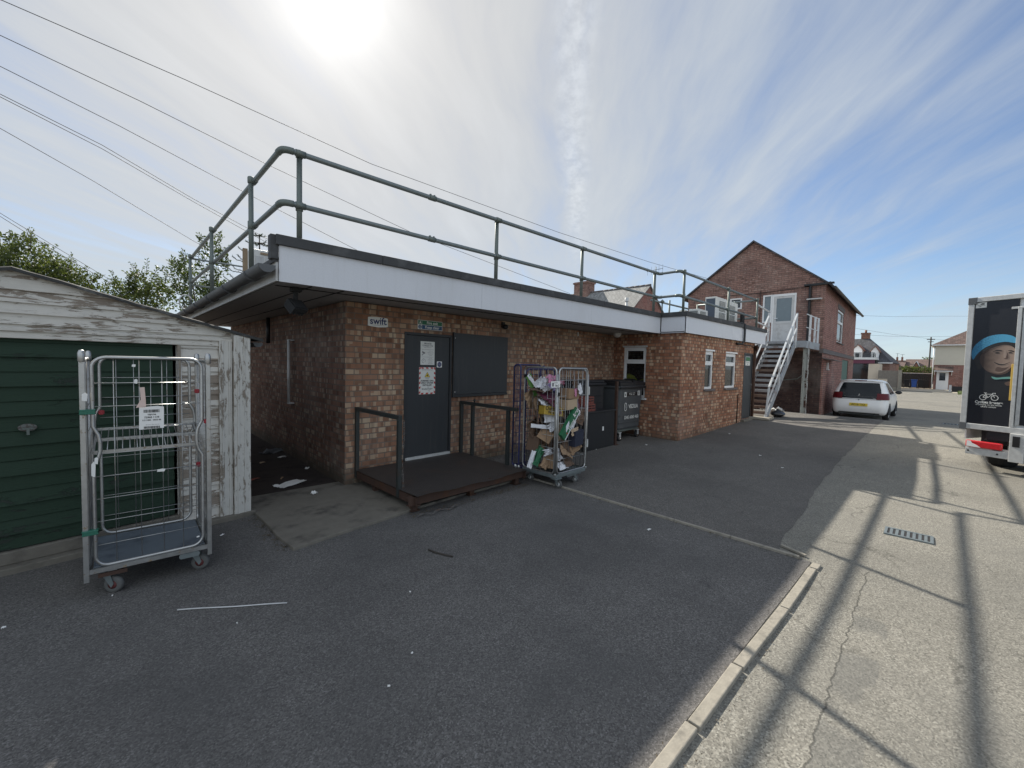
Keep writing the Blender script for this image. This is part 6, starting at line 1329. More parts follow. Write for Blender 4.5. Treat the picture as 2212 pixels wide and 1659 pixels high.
d = MB(); d.b2((.55, -.075, tz(.33)), (.72, -.0, tz(.79))); bx = d.build('tail_lift_arm', M['alu'], TK, .006); d = MB(); d.b2((.59, -.085, tz(.58)), (.67, -.074, tz(.75))); d.build('socket_panel', M['black'], bx)
d = MB(); d.b2((.1, .2, tz(.55)), (BXW-.1, 4.2, tz(.795))); d.b2((.25, -.0, tz(.64)), (.55, .2, tz(.79))); d.tube([(.22, .06, tz(.62)), (.25, .05, tz(.68)), (.5, .05, tz(.68)), (.5, .05, tz(.60))], .02, 6); d.build('chassis', M['bin_dark'], TK)
d = MB(); d.b2((-.07, .10, tz(.60)), (-.05, .9, tz(.80))); d.build('mudguard', M['white_d'], TK)
for y in (.75, 4.9):
    for x in (.17, BXW-.17): wheel(TK, (x, y, .34), .34, .24, 'tyre', 'alu', 'X')
d = MB(); d.prism([(0, 4.7, tz(.45)), (0, 6.1, tz(.45)), (0, 6.15, tz(1.1)), (0, 5.75, tz(1.45)), (0, 5.3, tz(2.2)), (0, 4.7, tz(2.3))], (BXW, 0, 0)); d.build('cab', M['white'], TK, .05)
d = MB()                                              # door mirror on a stalk, seen past the box edge
mp = Matrix.Translation((-.33, 5.0, tz(1.52)))
for sgn in (0,): d.prism([(x, 0, z) for x, z in rrect(-.12, -.19, .12, .19, .07, 5)], (0, .10, 0)); d.v = [mp @ v for v in d.v]; d.bar((-.2, 5.05, tz(1.40)), (.05, 5.1, tz(1.38)), .03); d.bar((-.2, 5.05, tz(1.64)), (.05, 5.1, tz(1.66)), .03); mo = d.build('door_mirror', M['black'], TK, .02)
d = MB(); d.prism([(x, 0, z) for x, z in rrect(-.095, -.16, .095, .16, .05, 5)], (0, .004, 0)); d.v = [mp @ (v+Vector((0, -.006, 0))) for v in d.v]; d.build('mirror_glass', M['car_glass'], mo)

# ------------------------------------------------------------------ drains
def drain(name, label, c, L, Wd, n, rz):
    s_ = thing(name, label, 'drain', c, rz, None)
    d = MB(); d.b2((-L/2, -Wd/2, -.02), (L/2, -Wd/2+.03, .006)); d.b2((-L/2, Wd/2-.03, -.02), (L/2, Wd/2, .006)); d.b2((-L/2, -Wd/2+.03, -.02), (-L/2+.025, Wd/2-.03, .006)); d.b2((L/2-.025, -Wd/2+.03, -.02), (L/2, Wd/2-.03, .006))
    for k in range(1, n): x = -L/2+.012+(L-.024)*k/n; d.b2((x-.012, -Wd/2+.03, -.02), (x+.012, Wd/2-.03, .004))
    d.build('grate', M['galv'], s_); d = MB(); d.b2((-L/2, -Wd/2, .0008), (L/2, Wd/2, .0016)); d.build('pit', M['dark'], s_)
drain('drain_grate', 'large rectangular metal drain grate in the sunlit lane', (6.09, .29, gz(6.09)+.006), .38, .27, 8, R_(90+2)); 
gp = gnd(2068, 918); drain('drain_grate', 'metal drain grate partly hidden by the rear of the truck', (gp.x, gp.y, gz(gp.x)+.012), .7, .34, 8, R_(92))

# ------------------------------------------------------------------ litter
def litter(name, label, px_, py_, w_, h, rz, mat='paper', cat='litter', cr=.006, bend=.01, z=.022):
    p = gnd(px_, py_); return bent(name, label, (p.x, p.y, p.z+z), (w_, h), (0, 0, rz), mat, bend, cr, cat, 6, 'litter on the ground')
random.seed(21)
litter('paper_sheet', 'large white paper sheet lying in the dark alley', 628, 1048, .40, .17, 30)
litter('paper_scrap', 'small white scrap beside the corner of the large alley sheet', 597, 1053, .07, .07, 0)
litter('paper_packet', 'black and white packet lying at the mouth of the alley', 676, 1074, .15, .08, 10, 'ink'); litter('paper_scrap', 'white torn paper on the black packet in the alley', 679, 1072, .07, .06, 40, 'paper', 'litter', .012, .012, .045)
litter('paper_scrap', 'pale folded scrap near the alley brick wall', 664, 1014, .10, .05, 60)
litter('paper_scrap', 'pale square scrap far back in the alley', 609, 990, .12, .07, 5); litter('paper_scrap', 'tan scrap on the left side of the alley', 567, 1002, .09, .04, 30, 'card2')
litter('paper_scrap', 'orange-brown scrap beside the garage post in the alley', 548, 1039, .16, .06, 30, 'crate_red'); litter('plastic_sheet', 'crumpled grey plastic sheet at the back of the alley', 590, 978, .45, .25, 20, 'grey_plastic', 'litter', .03, .03)
litter('paper_scrap', 'white and black torn paper on the concrete apron', 606, 1134, .09, .04, 30); litter('card_scrap', 'thin brown card strip in front of the alley sheet', 609, 1036, .10, .02, 60, 'card')
litter('paper_scrap', 'tiny white scrap on the steel platform', 1849-1000+0, 1040, .02, .02, 0) if False else None
k = 0
for px_, py_, s_2, lab in ((1180, 974, .03, 'white scrap on the tarmac left of the steel post'), (1268+20, 972, .03, 'white scrap near the foot of the black cabinet'), (1320, 962, .05, 'white scrap under the grey bin'), (1396, 962, .06, 'pale scrap between grey bin and brick wing'), (1576, 938, .05, 'pale scrap by the foot of the wing wall'), (1642, 985, .05, 'white scrap out on the tarmac past the wing'), (1690, 1012, .05, 'white strip on the tarmac near the lane edge'), (1402, 1146, .06, 'pale scrap on the thin edging strip'), (430, 1178, .05, 'pale scrap by the right castor of the empty cage'), (480, 1158, .05, 'curled pale flake beside the garage base'), (243, 1310-20, .03, 'white flake in front of the left castor'), (512, 1350, .03, 'white flake on the bare foreground tarmac'), (886, 1282, .03, 'pale fleck in the middle of the tarmac'), (840, 1487, .035, 'white fleck low in the foreground'), (890, 1415, .03, 'white paper fleck in the foreground'), (8, 1360, .05, 'white flake at the far left of the tarmac')):
    litter('paper_scrap', lab, px_, py_, s_2*(.4 if py_ > 1250 else .8), s_2*(.2 if py_ > 1250 else .4), 25*k, 'paper', 'litter', .004, .003, .012); k += 1
a, b = gnd(383, 1321), gnd(620, 1306); d = MB(); pts_ = [a.lerp(b, t)+Vector((0, .004*sin(9*t), .012)) for t in frange(0, 1, 10)]; d.tube(pts_, .0045, 6); tag(d.build('metal_rod', M['white_d']), 'long thin pale rod lying on the tarmac in front of the empty cage', 'rod')
d = MB(); pp = [gnd(*p) for p in ((925, 1190), (940, 1196), (955, 1200), (978, 1205))]; d.tube([p+Vector((0, 0, .013)) for p in pp], .008, 6); tag(d.build('twig', M['bark']), 'dark curved twig on the tarmac below the platform', 'twig')
a, b = gnd(1688, 1181), gnd(1740, 1204); d = MB(); d.bar(a+Vector((0, 0, .016)), b+Vector((0, 0, .016)), .03, .018); tag(d.build('timber_lath', M['kerb']), 'pale lath lying at the corner of the kerb strip', 'lath')
for k, (px_, py_) in enumerate(((1240, 978), (1230, 960), (460, 1148), (430, 1163))):
    pass

db = MB(); rnd = random.Random(77)                    # grit, leaf scraps and moss bits gathered along edges
def scatter(a, b, n, wd, z, s0=.006, s1=.022):
    a, b = Vector(a), Vector(b); nn = Vector((-(b-a).y, (b-a).x, 0)).normalized()
    for _ in range(n):
        p = a.lerp(b, rnd.random())+nn*abs(rnd.gauss(0, wd)); r = rnd.uniform(s0, s1); t0 = rnd.uniform(0, 6.28); zz = gz(p.x)+z
        db.add([(p.x+r*cos(t0+k*1.57)*(1 if k % 2 else .5), p.y+r*sin(t0+k*1.57)*(1 if k % 2 else .5), zz+rnd.uniform(.0, .008)) for k in range(4)], [(0, 1, 2, 3)])
scatter((4.5, 5.6, 0), (9.2, 5.6, 0), 90, .2, .007); scatter((14.0, 4.27, 0), (9.3, 4.27, 0), 220, .10, .007); scatter((4.62, .92, 0), (4.62, 3.9, 0), 120, -.05, .008); scatter((4.5, .86, 0), (-1, .86, 0), 40, -.04, .007, .003, .010); scatter((4.5, .75, 0), (1.5, .75, 0), 70, .03, .003, .003, .010)
scatter((-.6, 5.02, 0), (1.0, 5.26, 0), 160, -.10, .008); scatter((2.4, 4.05, 0), (4.3, 4.13, 0), 170, -.06, .018); scatter((.8, 6.2, 0), (1.4, 10, 0), 160, .3, .0, .008, .04); scatter((2.25, 5.7, 0), (2.2, 9, 0), 120, .12, .0, .008, .03); scatter((1.14, 4.1, 0), (1.14, 5.2, 0), 80, .06, .008); scatter((15.2, 3.8, 0), (19.2, 4.3, 0), 120, .3, .01, .01, .04)
structure(db.build('grit', plain('edge_grit', (.10, .08, .055), .95, 0, .7, 25.)), 'stuff')
# ------------------------------------------------------------------ trees
def leaves(mb, c, rad, n, size, shell=.55, seed=0, up=.3):
    rnd = random.Random(seed)
    for _ in range(n):
        while True:
            p = Vector((rnd.uniform(-1, 1), rnd.uniform(-1, 1), rnd.uniform(-1, 1)))
            if p.length < 1 and (p.length > shell or rnd.random() < .25): break
        q = Vector((p.x*rad[0], p.y*rad[1], p.z*rad[2]))
        if mnoise.noise(q*1.6+Vector((seed, 0, 0))) < -.12 and rnd.random() < .8: continue
        dr_ = Vector((rnd.gauss(0, 1), rnd.gauss(0, 1), rnd.gauss(0, 1)+up)).normalized(); sd_ = dr_.orthogonal().normalized(); sd_.rotate(Quaternion(dr_, rnd.uniform(0, 6.28)))
        s_2 = size*rnd.uniform(.6, 1.3); o = Vector(c)+q
        mb.add([o, o+dr_*s_2*.5+sd_*s_2*.26, o+dr_*s_2, o+dr_*s_2*.5-sd_*s_2*.26], [(0, 1, 2, 3)])
def sprig(mb, a, b, n, size, seed, spread=.10):
    rnd = random.Random(seed); a, b = Vector(a), Vector(b); L = (b-a).length
    for k in range(n):
        t = (k/n)**.9; p = a.lerp(b, t); w_ = spread*(1-t*.8); side = Vector((rnd.gauss(0, 1), rnd.gauss(0, 1), rnd.gauss(0, .5))).normalized()
        dr_ = (side*.9+(b-a).normalized()*.7).normalized(); sd_ = dr_.orthogonal().normalized(); sd_.rotate(Quaternion(dr_, rnd.uniform(0, 6.28))); s_2 = size*rnd.uniform(.6, 1.2); o = p+side*w_*rnd.random()
        mb.add([o, o+dr_*s_2*.5+sd_*s_2*.24, o+dr_*s_2, o+dr_*s_2*.5-sd_*s_2*.24], [(0, 1, 2, 3)])
def tree(name, label, base_px, depth, top_py, blobs, leaf, size, mat, sprigs=0, seed=1, cat='tree', trunk_r=.09, grp='trees behind the garage'):
    p = at(base_px, 900, depth); t_ = thing(name, label, cat, (p.x, p.y, -.02), 0, grp)
    S = depth/FPX; rnd = random.Random(seed); cr_ = MB(); tr = MB()
    fx, fy = _r0.x, _r0.y; dxy = Vector((sin(YAW), cos(YAW), 0)); rgt = Vector((_r0.x, _r0.y, 0))
    tops = []
    for i, (px_, py_, rx, rz_) in enumerate(blobs):
        w3 = at(px_, py_, depth); c = Vector((w3.x-p.x, w3.y-p.y, w3.z+.02)) + dxy*rnd.uniform(-.3, .3)
        leaves(cr_, c, (rx*S, rx*S*.9, rz_*S), int(leaf*rx*rz_/900), size, .45, seed*17+i)
        tops.append((c, rx*S, rz_*S))
        tr.tube([(0, 0, .3+.25*c.z), c*.6+Vector((0, 0, .1)), c], [trunk_r*.55, trunk_r*.3, .012], 6)
        for k in range(sprigs):
            a = rnd.uniform(0, pi); a0 = c+(rgt*cos(a)*rx*S*.7+Vector((0, 0, 1))*sin(a)*rz_*S*.7); ln = rnd.uniform(.25, .6)
            b0 = a0+(rgt*cos(a)*.6+Vector((0, 0, 1))*(sin(a)+.4)).normalized()*ln+dxy*rnd.uniform(-.1, .1)
            sprig(cr_, a0, b0, 26, size*.9, seed*31+i*7+k); tr.tube([a0, b0], [.01, .004], 4)
    zt = max(c.z for c, _, _ in tops)
    tr.tube([(0, 0, -.1), (.05, .03, zt*.4), tuple(tops[0][0]*.9)], [trunk_r, trunk_r*.7, trunk_r*.25], 8)
    cr_.build('crown', mat, t_); tr.build('trunk', M['bark'], t_)
    return t_
tree('garden_tree', 'broad yellow-green bushy tree behind the left end of the garage roof', 40, 14, 490, [(20, 545, 60, 45), (70, 575, 60, 45), (-20, 590, 60, 50), (110, 600, 45, 40), (15, 620, 110, 60), (100, 640, 70, 40)], 900, .10, M['leaf_a'], 7, 2)
tree('garden_tree', 'small feathery dark shrub just right of the broad tree', 152, 15, 575, [(155, 605, 24, 24), (140, 620, 26, 26), (165, 630, 26, 25)], 650, .10, M['leaf_c'], 9, 3, 'shrub')
tree('garden_tree', 'tiny yellow-green shoot above the garage roof, second from the feathery shrub', 202, 15, 590, [(202, 615, 12, 24), (204, 640, 18, 25)], 420, .10, M['leaf_a'], 5, 4, 'shrub')
tree('garden_tree', 'rounded yellow-green shrub left of the sparse tall tree', 315, 15, 590, [(310, 615, 34, 32), (275, 640, 36, 32), (345, 640, 34, 30), (300, 668, 62, 34), (255, 655, 22, 22)], 760, .10, M['leaf_a'], 8, 5, 'shrub')
tree('garden_tree', 'tall sparse dark-leaved tree behind the left roof railing', 448, 14.5, 500, [(448, 545, 20, 34), (425, 590, 34, 28), (385, 600, 26, 22), (465, 590, 22, 34), (435, 640, 46, 34), (385, 650, 34, 26), (470, 640, 26, 30)], 420, .11, M['leaf_b'], 9, 6)
# monkey-puzzle like conifer
p = at(562, 900, 15); t_ = thing('conifer', 'small conifer with drooping spiky whorled branches behind the roof condenser', 'tree', (p.x, p.y, .45), 0, 'trees behind the garage'); cr_ = MB(); tr = MB(); rnd = random.Random(9)
tr.tube([(0, 0, -.6), (.02, 0, 3.2), (0, 0, 5.55)], [.10, .06, .014], 8)
for lev_, (z, L, nb) in enumerate(((5.50, .18, 5), (5.25, .42, 6), (4.95, .62, 7), (4.6, .8, 8), (4.25, .95, 8), (3.9, 1.05, 9), (3.5, 1.1, 9))):
    for k in range(nb):
        a = 2*pi*k/nb+lev_*.7+rnd.uniform(-.2, .2); dv = Vector((cos(a), sin(a), 0)); pts_ = [Vector((0, 0, z)), dv*L*.45+Vector((0, 0, z-.10*L)), dv*L*.85+Vector((0, 0, z-.06*L)), dv*L+Vector((0, 0, z+.08*L))]
        tr.tube(pts_, [.018, .014, .011, .005], 5)
        for i in range(3):
            for q in range(int(16*L)+4):
                u_ = q/(int(16*L)+4); o = pts_[i].lerp(pts_[i+1], u_); dd_ = (pts_[i+1]-pts_[i]).normalized(); s_2 = dd_.orthogonal().normalized(); s_2.rotate(Quaternion(dd_, rnd.uniform(0, 6.28))); e = o+(s_2*.75+dd_*.6)*.085; w2_ = dd_.cross(s_2)*.012
                cr_.add([o-w2_, o+w2_, e], [(0, 1, 2)])
cr_.build('crown', M['leaf_d'], t_); tr.build('trunk', M['bark'], t_)

# ------------------------------------------------------------------ overhead cables
def cable(label, pts, ext0=1.6, r=.009):
    P = [at(x, y, dpt) for x, y, dpt in pts]
    P = [P[0]+(P[0]-P[1]).normalized()*ext0] + P
    out = []
    for i in range(len(P)-1):
        for k in range(6): out.append(P[i].lerp(P[i+1], k/6))
    out.append(P[-1]); d = MB(); d.tube(out, r, 5); return tag(d.build('overhead_cable', M['wire']), label, 'cable', 'overhead cables across the sky')
cable('highest overhead cable, running from the top left corner to the brick gable', [(3, 0, 9), (400, 172, 11), (802, 354, 14.5), (1207, 502, 19), (1406, 567, 22), (1530, 602, 25)], 6)
cable('second overhead cable from the top, passing just under the rail corner', [(0, 76, 9.5), (300, 217, 11), (581, 357, 14), (895, 505, 18), (1231, 634, 24)], 6)
cable('third overhead cable from the top, crossing the left roof post', [(0, 143, 10), (260, 273, 11.5), (518, 410, 14), (786, 548, 18), (900, 600, 21)], 6)
cable('upper one of the close pair of overhead cables at the left', [(0, 203, 10.5), (220, 313, 12), (415, 428, 14), (605, 531, 18), (640, 548, 19)], 6)
cable('lower one of the close pair of overhead cables at the left', [(0, 209, 10.5), (220, 321, 12), (415, 434, 14), (605, 540, 18), (640, 558, 19)], 6)
cable('single overhead cable ending above the sparse tree', [(0, 277, 11), (200, 390, 12.5), (412, 517, 16), (470, 550, 18)], 6)
cable('upper of the two low cables over the broad garden tree', [(0, 460, 16), (136, 543, 18), (250, 612, 21), (300, 640, 23)], 5, .011)
cable('lower of the two low cables over the broad garden tree', [(0, 467, 16), (130, 549, 18), (240, 612, 21), (290, 640, 23)], 5, .011)
for k, (y0, y1, lab) in enumerate(((681, 683, 'upper faint cable between the gable building and the truck'), (722, 727, 'middle faint cable crossing the sky beside the truck'), (708, 733, 'low sagging faint cable towards the far pole'))):
    cable(lab, [(1840, y0, 40), (1930, (y0+y1)/2+2, 44), (2020, y1, 50), (2110, y1+(0 if k < 2 else 6), 56)], 2, .010)
# ------------------------------------------------------------------ house between the flat roof and the gable
HM = thing('slate_roofed_house', 'red brick house with a pale slate roof and a dark chimney behind the flat roof', 'building', (0, 0, 0))
xm, ym = 26.97, 15.0; zr, ze = 7.29, 4.6
mb = MB(); mb.add([(xm-3.2, ym, -.1), (xm+3.2, ym, -.1), (xm+3.2, ym, ze), (xm, ym, zr-.04), (xm-3.2, ym, ze)], [(0, 1, 2, 3, 4)]); mb.add([(xm-3.2, ym, -.1), (xm-3.2, 27, -.1), (xm-3.2, 27, ze), (xm-3.2, ym, ze)], [(3, 2, 1, 0)]); mb.add([(xm+3.2, ym, -.1), (xm+3.2, 27, -.1), (xm+3.2, 27, ze), (xm+3.2, ym, ze)], [(0, 1, 2, 3)]); mb.add([(xm-3.2, 27, -.1), (xm+3.2, 27, -.1), (xm+3.2, 27, ze), (xm, 27, zr-.04), (xm-3.2, 27, ze)], [(4, 3, 2, 1, 0)]); mb.build('wall', M['brick_pale'], HM)
for sg in (-1, 1):
    mb = MB(); mb.prism([(xm, ym-.12, zr), (xm+sg*3.5, ym-.12, ze-.23), (xm+sg*3.5, 27.1, ze-.23), (xm, 27.1, zr)], (0, 0, .06)); mb.build('roof', M['slate'], HM)
mb = MB(); y = ym-.12
while y < 27: mb.tube([(xm, y, zr+.06), (xm, y+.42, zr+.06)], .075, 8); y += .43
mb.build('ridge_tiles', M['stone'], HM)
mb = MB(); mb.b2((xm-.45, 19.9, 6.6), (xm+.45, 21.2, 8.20)); mb.b2((xm-.52, 19.83, 8.05), (xm+.52, 21.27, 8.16)); mb.build('chimney', M['brick_red'], HM)
mb = MB(); mb.b2((xm+1.2, ym-.05, 5.3), (xm+2.2, ym-.01, 5.33)); mb.tube([(xm+.5, ym-.05, 6.4), (xm+.55, ym-.05, 4.6)], .03, 6); mb.build('cable_run', M['stone'], HM)
s_ = thing('soil_pipe', 'short white capped pipe standing before the slate roof', 'pipe', at(1241+0, 650, 17)); pq = at(1241, 650, 17); pq = at((2200+985/3.687)*.54861, (950+930/3.687)*.54861, 17); s_.location = (pq.x, pq.y, 2.9)
d = MB(); d.tube([(0, 0, 0), (0, 0, pq.z-2.9+.15)], .05, 8); d.lathe([(.075, pq.z-2.9+.15), (.075, pq.z-2.9+.3), (0, pq.z-2.9+.32)], (0, 0, 0), 10); d.build('pipe', M['white_d'], s_)

# ------------------------------------------------------------------ far street
def box_house(par, x0, y0, x1, y1, z0, z1, mat, name='wall'):
    d = MB(); d.b2((x0, y0, z0), (x1, y1, z1)); return d.build(name, mat, par)
def win(par, x, y0, y1, z0, z1, name='window'):          # on a wall facing -X
    d = MB(); d.b2((x-.05, y0, z0), (x-.005, y1, z1)); f = d.build(name, M['white'], par); d = MB(); d.b2((x-.058, y0+.07, z0+.07), (x-.0505, y1-.07, z1-.07)); d.build('pane', M['pane'], f); return f
FB = thing('cream_house', 'two storey house, cream render above red brick, with a white door and tiled porch', 'building', (0, 0, 0)); xb_ = 70.7
box_house(FB, xb_, -9, 79, 2.15, -.2, 2.80, M['brick_pale']); box_house(FB, xb_-.04, -9.04, 79.04, 2.19, 2.802, 5.18, M['render'], 'rendered_wall')
d = MB(); e = .35; A_, B_, C_, D_ = (xb_-e, 2.15+e, 5.15), (xb_-e, -9-e, 5.15), (79+e, -9-e, 5.15), (79+e, 2.15+e, 5.15); r1, r2 = (74.9, -2.2, 8.1), (74.9, -4.8, 8.1)
d.add([A_, B_, C_, D_, r1, r2], [(0, 4, 5, 1), (1, 5, 2), (2, 5, 4, 3), (3, 4, 0), (0, 1, 2, 3)]); d.build('roof', M['tile_brown'], FB)
d = MB(); d.b2((xb_-.45, -9.4, 5.05), (xb_-.33, 2.6, 5.16)); d.b2((xb_-.45, 2.48, 5.05), (79.4, 2.6, 5.16)); d.build('gutter', M['white'], FB); d = MB(); d.tube([(xb_-.1, 2.28, 5.0), (xb_-.1, 2.28, 0)], .05, 6); d.build('downpipe', M['white'], FB)
f = MB(); f.b2((xb_-.07, .92, -.1), (xb_-.005, 1.92, 2.02)); f = f.build('door', M['white'], FB); d = MB(); d.b2((xb_-.08, 1.18, .98), (xb_-.071, 1.68, 1.86)); d.build('pane', M['pane'], f)
d = MB(); d.prism([(xb_-.75, .6, 2.12), (xb_-.75, 2.12, 2.12), (xb_-.0, 2.12, 2.55), (xb_-.0, .6, 2.55)], (0, 0, .07)); cn = d.build('porch_canopy', M['tile_brown'], FB); d = MB(); d.b2((xb_-.76, .58, 2.02), (xb_-.70, 2.14, 2.12)); 
for y in (.66, 2.06): d.prism([(xb_-.01, y, 1.6), (xb_-.01, y, 2.1), (xb_-.5, y, 2.1)], (0, .06, 0))
d.build('bracket', M['white'], cn)
FA = thing('dormer_house', 'dark roofed house with white dormers and a brick chimney at the end of the lane', 'building', (0, 0, 0)); xa_ = 62.0
box_house(FA, xa_, 5.35, 72, 14, -.2, 2.86, M['brick_red'])
d = MB(); e = .25; A_, B_, C_, D_ = (xa_-e, 14.2, 2.84), (xa_-e, 5.2, 2.84), (72+e, 5.2, 2.84), (72+e, 14.2, 2.84); r1, r2 = (65.6, 12.0, 5.72), (65.6, 7.55, 5.72)
d.add([A_, B_, C_, D_, r1, r2], [(0, 4, 5, 1), (1, 5, 2), (2, 5, 4, 3), (3, 4, 0), (0, 1, 2, 3)]); d.build('roof', M['tile_dark'], FA)
d = MB(); d.b2((xa_-.33, 5.1, 2.74), (xa_-.2, 14.2, 2.86)); d.build('gutter', M['white'], FA)
d = MB(); d.b2((65.6, 7.65, 5.2), (66.3, 8.42, 6.42)); d.b2((65.55, 7.60, 6.30), (66.35, 8.47, 6.45)); ck = d.build('chimney', M['tile_red'], FA); d = MB(); d.cyl((65.9, 8.03, 6.45), (65.9, 8.03, 6.80), .11, 10); d.build('chimney_pot', M['tile_red'], ck)
for yc, zt, hw in ((6.70, 4.66, .32), (8.22, 4.85, .42)):
    d = MB(); d.prism([(62.2, yc-hw, 2.9), (62.2, yc+hw, 2.9), (62.2, yc+hw, zt-.55), (62.2, yc, zt-.05), (62.2, yc-hw, zt-.55)], (2.0, 0, 0)); dm = d.build('dormer', M['white'], FA)
    for sg in (-1, 1): d = MB(); d.prism([(62.05, yc, zt), (62.05, yc+sg*(hw+.12), zt-.66), (64.4, yc+sg*(hw+.12), zt-.66), (64.4, yc, zt)], (0, 0, .05)); d.build('dormer_roof', M['tile_red'], dm)
    win(dm, 62.19, yc-hw*.6, yc+hw*.6, 3.2, 3.95)
FS = thing('corner_shop', 'flat roofed cream shop front with a glass balcony in front of the dormer house', 'building', (0, 0, 0)); xs_ = 59.5; k_ = xs_/62.0
ys = lambda y: y*k_
zs_ = lambda z: EYE+(z-EYE)*k_
box_house(FS, xs_+.5, ys(6.60), 61.9, 12, -.15, zs_(3.14), M['dark'], 'interior')
d = MB(); d.b2((xs_, ys(6.2), -.2), (xs_+.6, ys(7.15), zs_(2.7))); d.b2((xs_+.6, ys(6.2), -.2), (61.9, ys(6.55), zs_(2.7))); d.build('pillar', M['cream'], FS)
d = MB(); d.b2((xs_-.15, ys(6.55), zs_(3.16)), (61.9, 12.2, zs_(3.40))); d.build('flat_roof', M['white'], FS); d = MB(); d.b2((xs_-.08, ys(6.65), zs_(2.72)), (xs_+.3, 12, zs_(3.14))); d.build('shop_fascia', M['maroon'], FS)
d = MB(); d.b2((xs_+.02, ys(7.17), .1), (xs_+.06, 12, zs_(2.70))); d.build('shop_window', M['pane'], FS)
d = MB(); d.b2((xs_-.1, ys(6.62), zs_(3.42)), (xs_-.07, 12, zs_(3.98))); d.build('glass_balustrade', M['pane_c'], FS)
d = MB()
for y in frange(6.35, 11.8, 5): d.b2((xs_-.12, y, zs_(3.41)), (xs_-.08, y+.05, zs_(4.02)))
d.build('balustrade_post', M['white'], FS)
s_ = thing('boarded_fence', 'weathered grey timber fence panel left of the concrete gate post', 'fence', (0, 0, 0)); xf = 59.0
d = MB(); y = 4.42
while y < 5.95: d.b2((xf, y, .28), (xf+.03, y+.115, 1.96+.03*random.random())); y += .12
d.build('boards', M['fence_g'], s_); d = MB(); d.b2((xf-.02, 4.42, -.15), (xf+.05, 5.95, .27)); d.build('gravel_board', M['kerb'], s_)
s_ = thing('gate_post', 'pale concrete gate post at the end of the timber fence', 'post', (59.0, 4.27, -.1)); d = MB(); d.b2((-.1, -.15, 0), (.1, .13, 2.11)); d.build('shaft', M['kerb'], s_); d = MB(); d.prism([(-.12, -.17, 2.11), (.12, -.17, 2.11), (.12, .15, 2.11), (-.12, .15, 2.11)], (0, 0, .05)); d.build('capping', M['kerb'], s_)
s_ = thing('low_wall_panel', 'low dark boarded fence with a white rail behind the bins', 'fence', (0, 0, 0)); xf = 74.0
d = MB(); y = 2.4
while y < 5.3: d.b2((xf, y, -.1), (xf+.03, y+.17, 1.78)); y += .18
d.build('boards', M['bin_dark'], s_); d = MB(); d.b2((xf-.04, 2.4, 1.72), (xf, 5.1, 1.80)); d.build('white_rail', M['white_d'], s_); s_.name = 'boarded_fence'
def wheelie(label, y, mat):
    s_ = thing('wheelie_bin', label, 'bin', (72.2, y, -.1), 0, 'wheelie bins in the far gateway')
    d = MB(); vs = [(x, yy, z) for z, i in ((.12, .05), (1.0, 0)) for x, yy in ((i-.28, i-.26), (.28-i, i-.26), (.28-i, .26-i), (i-.28, .26-i))]; d.add(vs, [(3, 2, 1, 0), (4, 5, 6, 7), (0, 1, 5, 4), (1, 2, 6, 5), (2, 3, 7, 6), (3, 0, 4, 7)]); d.build('body', mat, s_, .02)
    d = MB(); d.b2((-.33, -.29, 1.0), (.31, .29, 1.06)); d.build('lid', mat, s_, .015)
    for sg in (-1, 1): d = MB(); d.cyl((.2, sg*.24, .1), (.2, sg*.30, .1), .1, 12); d.build('wheel', M['tyre'], s_)
wheelie('blue wheelie bin in the far gateway between black bins', 3.87, M['bin_blue']); wheelie('black wheelie bin immediately right of the blue bin', 3.2, M['bin_dark']); wheelie('black wheelie bin at the right end of the far row', 2.72, M['bin_dark']); wheelie('dark wheelie bin left of the blue bin beside the gate post', 4.55, M['bin_dark'])
s_ = thing('hedge', 'sunlit clipped hedge behind the far fence', 'hedge', (82, 5, 0)); d = MB(); leaves(d, (0, -.5, 1.7), (.9, 4.2, 1.05), 3500, .28, .6, 4, 0); d.build('foliage', M['leaf_a'], s_)
FC_ = thing('bungalow', 'brown roofed bungalow with a small front gable beyond the hedge', 'building', (0, 0, 0))
box_house(FC_, 110, 3.6, 120, 7.4, -.2, 2.9, M['brick_pale']); d = MB(); d.prism([(109.6, 3.4, 2.85), (109.6, 7.5, 2.85), (114, 7.5, 4.4), (114, 3.4, 4.4)], (0, 0, .1)); d.build('roof', M['tile_brown'], FC_)
d = MB(); d.prism([(109.4, 5.35, 2.2), (109.4, 6.13, 2.2), (109.4, 6.13, 2.95), (109.4, 5.74, 3.85), (109.4, 5.35, 2.95)], (3, 0, 0)); g_ = d.build('front_gable', M['tile_red'], FC_)
for sg in (-1, 1): d = MB(); d.prism([(109.2, 5.74, 3.98), (109.2, 5.74+sg*.5, 2.9), (112, 5.74+sg*.5, 2.9), (112, 5.74, 3.98)], (0, 0, .08)); d.build('barge_board', M['white'], g_)
FD = thing('bungalow', 'long low brown roofed bungalow with two chimneys, left beyond the hedge', 'building', (0, 0, 0))
box_house(FD, 108, 7.6, 118, 10.5, -.2, 2.8, M['brick_red']); d = MB(); d.prism([(107.6, 7.3, 2.75), (107.6, 10.8, 2.75), (112.5, 10.8, 4.15), (112.5, 7.3, 4.15)], (0, 0, .1)); d.build('roof', M['tile_brown'], FD)
d = MB(); d.prism([(107.4, 7.5, 2.5), (107.4, 9.3, 2.5), (107.4, 8.4, 3.6)], (3, 0, 0)); d.build('front_gable', M['tile_dark'], FD)
for y in (8.62, 7.9): d = MB(); d.b2((111.5, y-.14, 3.9), (111.9, y+.14, 4.85)); ck = d.build('chimney', M['tile_red'], FD)
